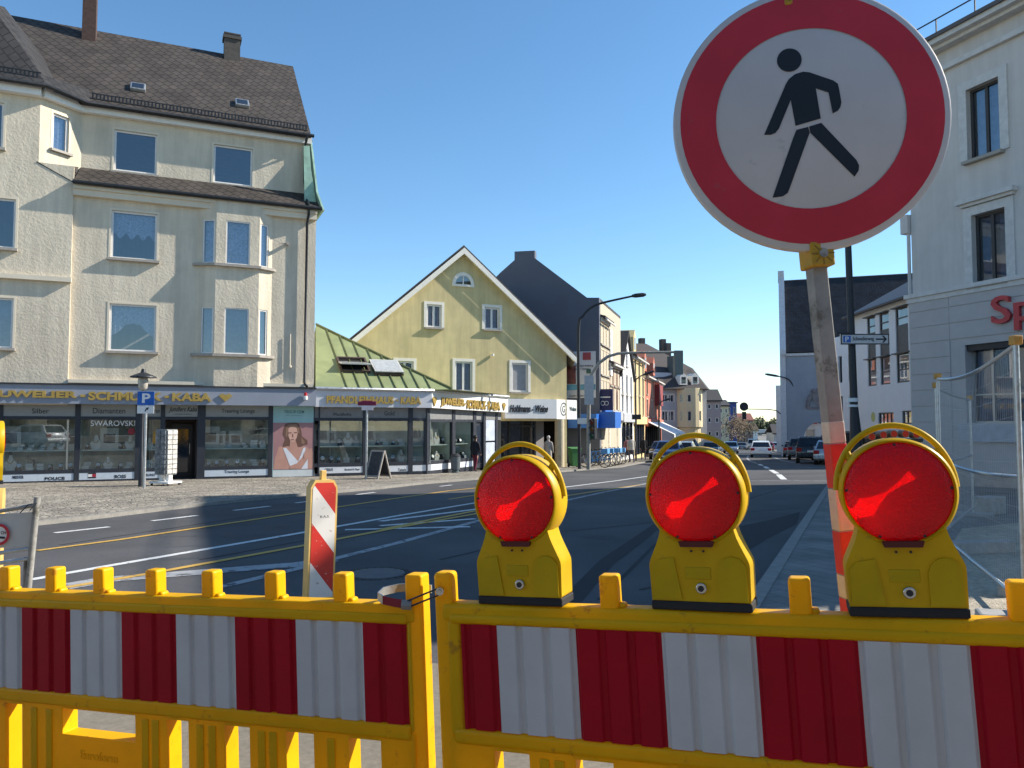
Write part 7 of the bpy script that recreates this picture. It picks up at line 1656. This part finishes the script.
for yy in (-0.62, -0.85): mb.tube([(-0.09, yy + .13 * math.cos(R(30 * k)), zc_ + .13 * math.sin(R(30 * k))) for k in range(12)], 0.018, 5, closed=True)
mb.box(-0.09, -0.08, -1.1, -0.35, pz1 - .55, pz1 - .48); mb.build('emblem', white_paint, s1_)

# ------------------------------------------------------------------ tall lamps and signal masts
def tall_lamp(px, py, pts, label, r=0.075, m=None, head=None, group='arched street lamps', w_=None, dz=0.07):
    g = G(px, py); Y = g[1]; b = Vector((g[0], Y, gz(*g) + dz)); m = m or dark_metal
    t = thing('street_lamp', label, 'street lamp', loc=b, group=group)
    P3 = [Vector((0, 0, 0))] + [at(x, y, Y) - b for x, y in pts]
    fine = []
    for i in range(len(P3) - 1):
        for k in range(4):
            u_ = k / 4; p0, p1, p2, p3 = P3[max(0, i - 1)], P3[i], P3[i + 1], P3[min(len(P3) - 1, i + 2)]
            fine.append(p1 if i == 0 and k == 0 else (0.5 * ((2 * p1) + (-p0 + p2) * u_ + (2 * p0 - 5 * p1 + 4 * p2 - p3) * u_ ** 2 + (-p0 + 3 * p1 - 3 * p2 + p3) * u_ ** 3)) if i > 0 else p1.lerp(p2, u_))
    fine.append(P3[-1]); n = len(fine)
    mb = MB(); mb.tube(fine, [r * (1 - 0.45 * i / n) for i in range(n)], 8); mb.build('pole', m, t, smooth=60)
    if head:
        a, c = at(head[0], head[1], Y) - b, at(head[2], head[3], Y) - b
        mb = MB(); d = (c - a); mb.tube([a, a + d * .25, a + d * .8, c], [r * .8, r * 1.25, r * 1.25, r * .6], 8); mb.build('lamp_head', m, t, smooth=50)
    return t, b, Y
t, b, Y = tall_lamp(579.5, 470.5, [(579, 420), (578.5, 330), (583, 316), (592, 307), (604, 302.5), (634, 295.8)], 'tall black street lamp arching over the road by the column', 0.085, head=(632, 296, 646, 294.5))
mb = MB(); q = at(580, 421.5, Y) - b; mb.box(q.x - .12, q.x + .35, -.12, -.02, q.z - .12, q.z + .16); mb.build('sticker_box', white_paint, t)
g = G(588.5, 471)
def signal(px, py, pts, label, r, m=None):
    g = G(px, py); Y = g[1]; b = Vector((g[0], Y, gz(*g) + .07)); t = thing('signal_mast', label, 'traffic light', loc=b)
    P3 = [Vector((0, 0, 0))] + [at(x, y, Y) - b for x, y in pts]; n = len(P3)
    mb = MB(); mb.tube(P3, [r * (1 - .5 * i / n) for i in range(n)], 8); mb.build('mast', m or dull_steel, t, smooth=60); return t, b, Y
def signal_head(t, b, Y, px, py, h, w_=0.3, rz=0.0, hm=None):
    q = at(px, py, Y) - b; T = Matrix.Translation(q) @ Matrix.Rotation(rz, 4, 'Z')
    mb = MB(); mb.box(-w_ / 2, w_ / 2, -.12, .12, -h / 2, h / 2, T=T); s_ = mb.build('signal_head', hm or dark_metal, t, bevel=.02)
    for k, c in enumerate(((.10, .004, .004), (.09, .05, .004), (.004, .06, .03))):
        mb = MB(); z = h / 2 - h / 6 - k * h / 3; mb.cyl(T @ Vector((0, -.12, z)), T @ Vector((0, -.14, z)), min(w_, h / 3) * .38, n=14); mb.build('signal_lens', mat('signal_lens_%d' % k, c, .25), s_)
        mb = MB(); mb.tube([T @ Vector((-w_ * .42, -.2, z)), T @ Vector((0, -.2, z + w_ * .42)), T @ Vector((w_ * .42, -.2, z))], .02, 5); mb.build('visor', dark_metal, s_)
t, b, Y = signal(588.5, 471, [(588.5, 430), (589, 385), (592, 374), (599, 363), (608, 356.5), (618, 353.5), (640, 352.5), (680, 352)], 'grey traffic light mast reaching out over the street beside the black lamp pole', 0.10)
signal_head(t, b, Y, 678.5, 362.5, 1.15, .42, R(180), mat('signal_back', (0.16, 0.18, 0.17), 0.6)); signal_head(t, b, Y, 593, 429, 1.0, .34, R(-40))
q = at(588.7, 386, Y) - b; mb = MB(); mb.box(-.22 + q.x, .22 + q.x, -.16, -.12, q.z - .9, q.z + .5); mb.build('sign_plate', mat('sign_grey_back', (0.4, 0.42, 0.44), .5), t)
t, b, Y = tall_lamp(636, 461.5, [(636, 430), (635.5, 385), (638, 378), (644, 374.5)], 'smaller dark street lamp farther along the left pavement', 0.07, head=(643, 375, 654, 371))
mb = MB(); q = at(636, 417, Y) - b; mb.box(q.x - .3, q.x + .35, -.1, .0, q.z - .18, q.z + .18); mb.build('sign_box', dark_metal, t)
tall_lamp(659, 459, [(659, 430), (658.8, 408), (661, 402), (666, 400)], 'slim street lamp before the grey part of the cream corner house', 0.07, head=(665, 400, 671, 398.5))
t, b, Y = tall_lamp(795.5, 456, [(795, 420), (794, 392), (791.5, 383), (787, 378.5), (778, 376.2)], 'dark street lamp in front of the town hall archway', 0.09, head=(779, 376.4, 765, 374))
# overhead signal mast in the distance
g = G(783, 453); 
t, b, Y = signal(784.5, 453, [(784.5, 430), (783.5, 420), (781, 414), (776, 410.5), (768, 409.3), (745, 409)], 'distant signal mast curving over the road left of the town hall', 0.09, dark_metal)
q = at(744, 409, Y) - b; mb = MB(); mb.lathe([(0, -.04), (.55, -.04), (.55, .04), (0, .04)], 16, T=Matrix.Translation(q + Vector((0, 0, .3))) @ Matrix.Rotation(R(90), 4, 'X')); mb.box(q.x - .25, q.x + .25, -.1, .1, q.z - 1.3, q.z - .35); mb.build('signal_disc', dark_metal, t)
# thin dark mast with the parking direction sign
Ym = 20.0; g = at(856.5, 480, Ym); zb = gz(g.x, Ym) + .1
t = thing('direction_sign', 'white parking direction sign with arrow on a tall thin dark mast', 'direction sign', loc=(g.x, Ym, zb)); b = Vector((g.x, Ym, zb))
tp_ = at(846.5, 200, Ym) - b; mb = MB(); mb.tube([(0, 0, 0), (at(856, 440, Ym) - b), (at(854, 405, Ym) - b), tp_], [.16, .15, .095, .075], 10); mb.build('mast', dark_metal, t, smooth=50)
q = at(852.5, 400, Ym) - b; mb = MB(); mb.lathe([(.10, -.05), (.14, -.05), (.14, .05), (.10, .05)], 12, T=Matrix.Translation(q), closed=True); mb.lathe([(.10, -.18), (.13, -.18), (.13, -.12), (.10, -.12)], 12, T=Matrix.Translation(q), closed=True); mb.build('mast_clip', white_paint, t)
a, c = at(840.5, 344.5, Ym - .2) - b, at(888.5, 334, Ym - .2) - b
mb = MB(); mb.box(a.x, c.x, a.y - .03, a.y + .03, a.z, c.z); pl_ = mb.build('sign_plate', sign_white, t)
hh_ = c.z - a.z; yf = a.y - .032
mb = MB()
for q in ((a.x, c.x, c.z - .025, c.z), (a.x, c.x, a.z, a.z + .025), (a.x, a.x + .025, a.z, c.z), (c.x - .025, c.x, a.z, c.z)): mb.box(q[0], q[1], yf - .003, yf + .001, q[2], q[3])
text_mb('Schmellerweg', a.x + .30, a.x + .84, a.z + .07, c.z - .07, yf, .003, bold=.012, mb=mb)
zz_ = (a.z + c.z) / 2; mb.box(c.x - .34, c.x - .12, yf - .003, yf + .001, zz_ - .018, zz_ + .018); mb.prism([(c.x - .19, zz_ + .09), (c.x - .14, zz_ + .09), (c.x - .06, zz_), (c.x - .14, zz_ - .09), (c.x - .19, zz_ - .09), (c.x - .11, zz_)], yf - .003, yf); mb.build('lettering', ink, pl_)
mb = MB(); mb.box(a.x + .06, a.x + .25, yf - .003, yf, a.z + .05, c.z - .05); ps = mb.build('parking_symbol', MATS['sign_blue'], pl_)
text_mb('P', a.x + .11, a.x + .20, a.z + .07, c.z - .07, yf - .003, .003, bold=.02).build('lettering', white_paint, ps)
q = at(838, 333, Ym) - b; mb = MB(); mb.box(q.x - .06, q.x + .35, -.06, .06, q.z - .05, q.z + .02); mb.build('bracket', dark_metal, t)

# ------------------------------------------------------------------ cars
tyre = mat('tyre', (0.015, 0.015, 0.015), 0.85); rimm = mat('rim', (0.4, 0.4, 0.41), 0.3, metal=0.8); tail = mat('tail_lamp', (0.35, 0.008, 0.008), 0.25); headl = mat('head_lamp', (0.7, 0.72, 0.74), 0.1, spec=0.9); plate_w = mat('number_plate', (0.7, 0.7, 0.68), 0.5)
def paint(n, c, metal=0.2): return mat('car_paint_' + n, c, 0.28, metal=metal, var=0.03, coat=0.6, spec=0.5)
def car(label, paintm, kind='hatch', group='cars on the street'):
    """length along local y, nose at -y"""
    t = thing('parked_car' if 'parked' in label else 'car', label, 'car', group=group)
    P = {'hatch': dict(L=4.2, W=1.78, zb=.30, belt=.92, roof=1.47, hood=.86, ws=(-.95, -.25), rw=(1.95, 1.55), tailh=.98),
         'suv': dict(L=4.5, W=1.86, zb=.34, belt=1.05, roof=1.68, hood=1.0, ws=(-.95, -.35), rw=(2.15, 1.85), tailh=1.1),
         'sedan': dict(L=4.6, W=1.8, zb=.28, belt=.90, roof=1.43, hood=.85, ws=(-.95, -.2), rw=(1.75, 1.1), tailh=.98),
         'van': dict(L=5.0, W=1.95, zb=.35, belt=1.15, roof=1.98, hood=1.1, ws=(-1.9, -1.35), rw=(2.45, 2.35), tailh=1.2)}[kind]
    L, W, zb, belt, roof = P['L'], P['W'], P['zb'], P['belt'], P['roof']; f = -L / 2
    low = [(f + .02, zb + .12), (f, zb + .3), (f + .05, P['hood'] - .14), (f + .18, P['hood'] - .05), (P['ws'][0], belt + .02), (P['rw'][0], belt + .02), (L / 2 - .12, P['tailh'] - .05), (L / 2 - .02, P['tailh'] - .25), (L / 2, zb + .3), (L / 2 - .04, zb + .1), (L / 2 - .2, zb), (f + .2, zb)]
    xs = [(-1, .90, .06), (-.97, .97, .02), (-.8, 1, 0), (0, 1.004, 0), (.8, 1, 0), (.97, .97, .02), (1, .90, .06)]
    mb = MB(); cy, cz = 0, (zb + belt) / 2
    mb.loft([[(a * W / 2, cy + (y - cy) * s_, cz + (z - cz) * (1 - d * 2)) for y, z in low] for a, s_, d in xs])
    top = [(P['ws'][0], belt), (P['ws'][1], roof - .05), (P['ws'][1] + .3, roof), ((P['ws'][1] + P['rw'][1]) / 2, roof + .015), (P['rw'][1] - .25, roof - .01), (P['rw'][1], roof - .06), (P['rw'][0], belt)]
    tw = lambda z: W / 2 * (.965 - .20 * (z - belt) / (roof - belt))
    mb.loft([[(k * tw(z), y, z) for y, z in top] for k in (-1, -.9, 0, .9, 1)])
    mb.build('body', paintm, t, smooth=40, bevel=0.015)
    def pane(name, q):
        m_ = MB(); m_.add(q, [(0, 1, 2, 3)]); m_.add(q, [(3, 2, 1, 0)]); return m_.build(name, dark_glass, t)
    def lerp(p, q, s_): return (p[0] + (q[0] - p[0]) * s_, p[1] + (q[1] - p[1]) * s_)
    for nm, a_, b_, o in (('windscreen', top[0], top[1], -1), ('rear_window', top[-1], top[-2], 1)):
        p0, p1 = lerp(a_, b_, .10), lerp(a_, b_, .93); e = .012 * o
        pane(nm, [(-tw(p0[1]) * .88, p0[0] + e, p0[1] + .008), (tw(p0[1]) * .88, p0[0] + e, p0[1] + .008), (tw(p1[1]) * .88, p1[0] + e, p1[1] + .008), (-tw(p1[1]) * .88, p1[0] + e, p1[1] + .008)])
    y0, y1 = P['ws'], P['rw']; zt_, zl_ = roof - .10, belt + .07
    yf0, yf1 = lerp((y0[0], belt), (y0[1], roof), .14)[0] + .12, y0[1] + .12; yr0, yr1 = y1[0] - .32, y1[1] - .22; ym = (yf1 + yr1) / 2
    for s_ in (-1, 1):
        for a, b_, c, d in ((yf0, ym - .05, ym - .05, yf1), (ym + .05, yr0, yr1, ym + .05)):
            pane('side_window', [(s_ * (tw(zl_) + .008), a, zl_), (s_ * (tw(zl_) + .008), b_, zl_), (s_ * (tw(zt_) + .008), c, zt_), (s_ * (tw(zt_) + .008), d, zt_)])
        m_ = MB(); m_.box(s_ * (W / 2 - .02), s_ * (W / 2 + .16), yf0 - .02, yf0 + .1, belt + .02, belt + .15); m_.build('wing_mirror', paintm, t, bevel=.03)
        for yy in (f + .82, L / 2 - .80):
            m_ = MB(); T = Matrix.Translation((s_ * (W / 2 - .11), yy, .32)) @ Matrix.Rotation(R(90), 4, 'Y'); m_.lathe([(0, -.11), (.29, -.11), (.32, -.08), (.32, .08), (.29, .11), (0, .11)], 20, T=T); w_ = m_.build('wheel', tyre, t, smooth=40)
            m_ = MB(); m_.lathe([(0, .112), (.20, .118), (.21, .10)], 16, T=T); m_.lathe([(0, -.112), (.20, -.118), (.21, -.10)], 16, T=T); m_.build('rim', rimm, w_, smooth=40)
        m_ = MB(); m_.box(s_ * W / 2 * .62, s_ * W / 2 * .97, L / 2 - .16, L / 2 - .0, P['tailh'] - .32, P['tailh'] - .10); m_.build('tail_light', tail, t, bevel=.02)
        m_ = MB(); m_.box(s_ * W / 2 * .60, s_ * W / 2 * .95, f + .02, f + .22, P['hood'] - .26, P['hood'] - .12); m_.build('headlight', headl, t, bevel=.03)
    m_ = MB(); m_.box(-W / 2 * .96, W / 2 * .96, L / 2 - .06, L / 2 + .05, zb + .08, zb + .28); m_.build('bumper', paintm, t, bevel=.04)
    m_ = MB(); m_.box(-W / 2 * .96, W / 2 * .96, f - .05, f + .06, zb + .06, zb + .26); m_.build('bumper', paintm, t, bevel=.04)
    m_ = MB(); m_.box(-.26, .26, L / 2 + .0, L / 2 + .02, P['tailh'] - .35, P['tailh'] - .24); m_.build('number_plate', plate_w, t); m_ = MB(); m_.box(-.26, .26, f - .062, f - .045, zb + .1, zb + .21); m_.build('number_plate', plate_w, t)
    m_ = MB(); m_.box(-W / 2 * .5, W / 2 * .5, f - .012, f + .05, zb + .3, P['hood'] - .28); m_.build('grille', dark_metal, t)
    return t
whitep, silverp, blackp, greyp, bluep, redp = paint('white', (.72, .72, .71), 0.0), paint('silver', (.42, .43, .45), .5), paint('black', (.014, .015, .018), .1), paint('grey', (.12, .13, .14), .4), paint('blue', (.03, .06, .16), .3), paint('red', (.3, .03, .03), .2)
CARS = {}
def put_car(kind, pm, px, py, rz, label, group='cars on the street', dx=0.0):
    k = (kind, pm.name)
    if k not in CARS: CARS[k] = car(label, pm, kind, group); o = CARS[k]
    else: o = copy_tree(CARS[k]); tag(o, label, 'car', group); o.name = 'parked_car' if 'parked' in label else 'car'
    g = G(px, py); o.matrix_world = Matrix.Translation((g[0] + dx, g[1], gz(*g))) @ Matrix.Rotation(R(rz), 4, 'Z') ; return o
away, toward = 180 - 17, -17
put_car('hatch', whitep, 761, 457.3, away, 'white hatchback driving away in the middle of the street')
put_car('suv', blackp, 811.5, 462.8, away - 3, 'black off roader parked nearest in the row beside the town hall', 'cars parked beside the town hall')
put_car('suv', greyp, 801, 459.5, away - 3, 'grey car parked second in the row beside the town hall', 'cars parked beside the town hall')
put_car('hatch', greyp, 794, 457.3, away - 3, 'dark grey hatchback parked last in the row beside the town hall', 'cars parked beside the town hall')
put_car('sedan', silverp, 832, 464, away - 8, 'silver car parked just behind the red and white pole', 'cars parked beside the town hall')
put_car('van', greyp, 852, 463.5, away + 60, 'grey van standing before the white office building left of the third lamp')
put_car('hatch', bluep, 669, 461.8, toward, 'dark blue car seen through the handle of the middle lamp, left one', 'cars parked on the left')
put_car('sedan', silverp, 683, 460.5, toward, 'silver saloon seen through the handle of the middle lamp, right one', 'cars parked on the left')
put_car('hatch', blackp, 663, 459.9, toward, 'black hatchback parked at the left kerb just before the middle lamp', 'cars parked on the left')
put_car('hatch', silverp, 731, 453.5, toward, 'silver hatchback coming along the left lane in the distance')
put_car('sedan', blackp, 711, 455.0, toward, 'black saloon waiting at the left just above the middle lamp handle', 'cars parked on the left')
put_car('sedan', greyp, 742, 450.0, toward, 'dark grey saloon far down the left lane')
put_car('van', silverp, 752.5, 449.0, toward, 'silver van far behind the white hatchback')
put_car('sedan', redp, 768, 451.0, away, 'red car far ahead just right of the white hatchback')
put_car('sedan', silverp, 776.5, 450.5, away, 'silver saloon far ahead beside the red car')
put_car('hatch', redp, 772, 447.5, away, 'small red hatchback farthest away in the street')
put_car('hatch', whitep, 722, 451.5, toward, 'white hatchback parked at the left in front of the mauve house', 'cars parked on the left')
vn = put_car('hatch', whitep, 761, 457.3, -150, 'white car behind the viewer mirrored in the shop window'); vn.matrix_world = Matrix.Translation((-8.6, 0.2, gz(-8.6, 0.2))) @ Matrix.Rotation(R(-25), 4, 'Z')

# ------------------------------------------------------------------ site fence on the right
gal = mat('fence_wire', (0.36, 0.37, 0.38), 0.5, metal=0.5)
def mesh_fence(A, B, hA, hB, label, sag=0.1, low=0.15):
    a3, b3 = Vector((A[0], A[1], gz(*A) + .1)), Vector((B[0], B[1], gz(*B) + .1)); d = b3 - a3; L = d.length
    t = thing('site_fence', label, 'fence', loc=a3, group='steel mesh site fences')
    X = Vector((d.x, d.y, 0)).normalized(); base = lambda u: d * u
    topz = lambda u: base(u) + Vector((0, 0, hA + (hB - hA) * u - sag * math.sin(math.pi * u)))
    for u, h in ((0, hA), (1, hB)):
        mb = MB(); mb.tube([base(u), base(u) + Vector((0, 0, h + .03))], .021, 8); mb.build('post', steel, t, smooth=60)
        mb = MB(); mb.box(-.035, .035, -.035, .035, 0, .07, T=Matrix.Translation(base(u) + Vector((0, 0, h)))); mb.build('cap', mat('orange_cap', (.55, .28, .06), .6), t, bevel=.01)
        mb = MB(); mb.box(-.3, .3, -.12, .12, -.12, .06, T=Matrix.Translation(base(u)) @ Matrix.Rotation(math.atan2(X.y, X.x) + 1.57, 4, 'Z')); mb.build('foot_block', mat('foot_concrete', (.35, .34, .32), .9), t, bevel=.02)
    N_ = 14
    for fr0 in (1.0, 0.52, 0.07):
        mb = MB(); mb.tube([base(k / N_) + (topz(k / N_) - base(k / N_)) * fr0 for k in range(N_ + 1)], .019 if fr0 != 0.07 else .019, 6); mb.build('rail', steel, t, smooth=60)
    mb = MB(); n = int(L / .075)
    for k in range(1, n): u = k / n; q = topz(u); mb.tube([base(u) + (q - base(u)) * .07, q], .0015, 3)
    for j in range(1, 11):
        mb.tube([base(k / N_) + (topz(k / N_) - base(k / N_)) * (0.07 + .93 * j / 11) for k in range(N_ + 1)], .0015, 3)
    mb.build('wire_mesh', gal, t); return t
fA, fB = at(941, 500, 9.6), at(1021, 500, 5.7)
hA = at(941, 379, 9.6).z - gz(fA.x, 9.6) - .1; hB = at(1021, 345, 5.7).z - gz(fB.x, 5.7) - .1
mesh_fence((fA.x, 9.6), (fB.x, 5.7), hA, hB, 'bent steel mesh site fence in front of the bank at the right edge', sag=0.09)
mesh_fence((fB.x + .06, 5.6), (7.5, 2.6), hB, 2.0, 'steel mesh site fence continuing towards the viewer beyond the right edge', sag=0.03)
mesh_fence((fA.x + .06, 9.75), (7.75, 13.2), hA - .1, 1.95, 'narrow steel mesh site fence running back towards the bank wall', sag=0.02)
# kerb stones and blocks lying on the building site
stone = mat('loose_stone', (.40, .37, .33), .9, var=.2, scale=10, bump=.4, bscale=40)
for i, (px, py, Y, s_, r_, lb_t) in enumerate(((965, 546, 9.0, (1.2, .16, .14), 10, 'long kerb stone lying on the sandy ground behind the fence'), (990, 523, 13.5, (.5, .3, .3), 30, 'square stone block against the bank wall behind the fence'), (1008, 606, 6.6, (.12, .1, .12), 20, 'small dark stone lying beside the fence foot'))):
    q = at(px, py, Y); m_ = MB(); m_.box(-s_[0] / 2, s_[0] / 2, -s_[1] / 2, s_[1] / 2, 0, s_[2]); t = tag(m_.build('kerb_stone', stone, bevel=.015), lb_t, 'stone'); t.matrix_world = Matrix.Translation((q.x, Y, gz(q.x, Y) + .1)) @ Matrix.Rotation(R(r_), 4, 'Z')
# row of small red lamps on a bar behind the third warning lamp
Yl = 7.0; c = at(893, 438, Yl); t = thing('light_bar', 'bar with five small round red lamps behind the right warning lamp', 'light bar', loc=(c.x, Yl, gz(c.x, Yl) + .1)); zb = t.location.z
mb = MB(); a0, a1 = at(866, 438, Yl), at(922, 438, Yl); mb.box(a0.x - c.x, a1.x - c.x, -.02, .02, a0.z - zb - .035, a0.z - zb - .005); mb.build('bar', dark_metal, t)
for x in (a0.x - c.x + .03, a1.x - c.x - .03): mb = MB(); mb.cyl((x, .0, 0), (x, .0, a0.z - zb - .03), .018, n=8); mb.build('leg', dark_metal, t)
for px, py in ((870.5, 436.8), (882, 434.8), (892.5, 433.9), (904, 433.9), (915, 434.6)):
    q = at(px, py, Yl) - Vector((c.x, Yl, zb)); mb = MB(); mb.lathe([(0, -.05), (.022, -.048), (.026, -.03), (.028, .03), (.0, .03)], 14, T=Matrix.Translation(q) @ Matrix.Rotation(R(-90), 4, 'X') @ Matrix.Rotation(R(180), 4, 'X')); lm = mb.build('red_lamp', mat('small_lamp_red', (.55, .03, .01), .25), t, smooth=50)
    mb = MB(); mb.lathe([(.028, -.06), (.034, -.06), (.034, .03), (.028, .03)], 14, T=Matrix.Translation(q) @ Matrix.Rotation(R(90), 4, 'X'), closed=True); mb.build('lamp_rim', mat('lamp_rim_brown', (.25, .12, .06), .5), lm, smooth=50)
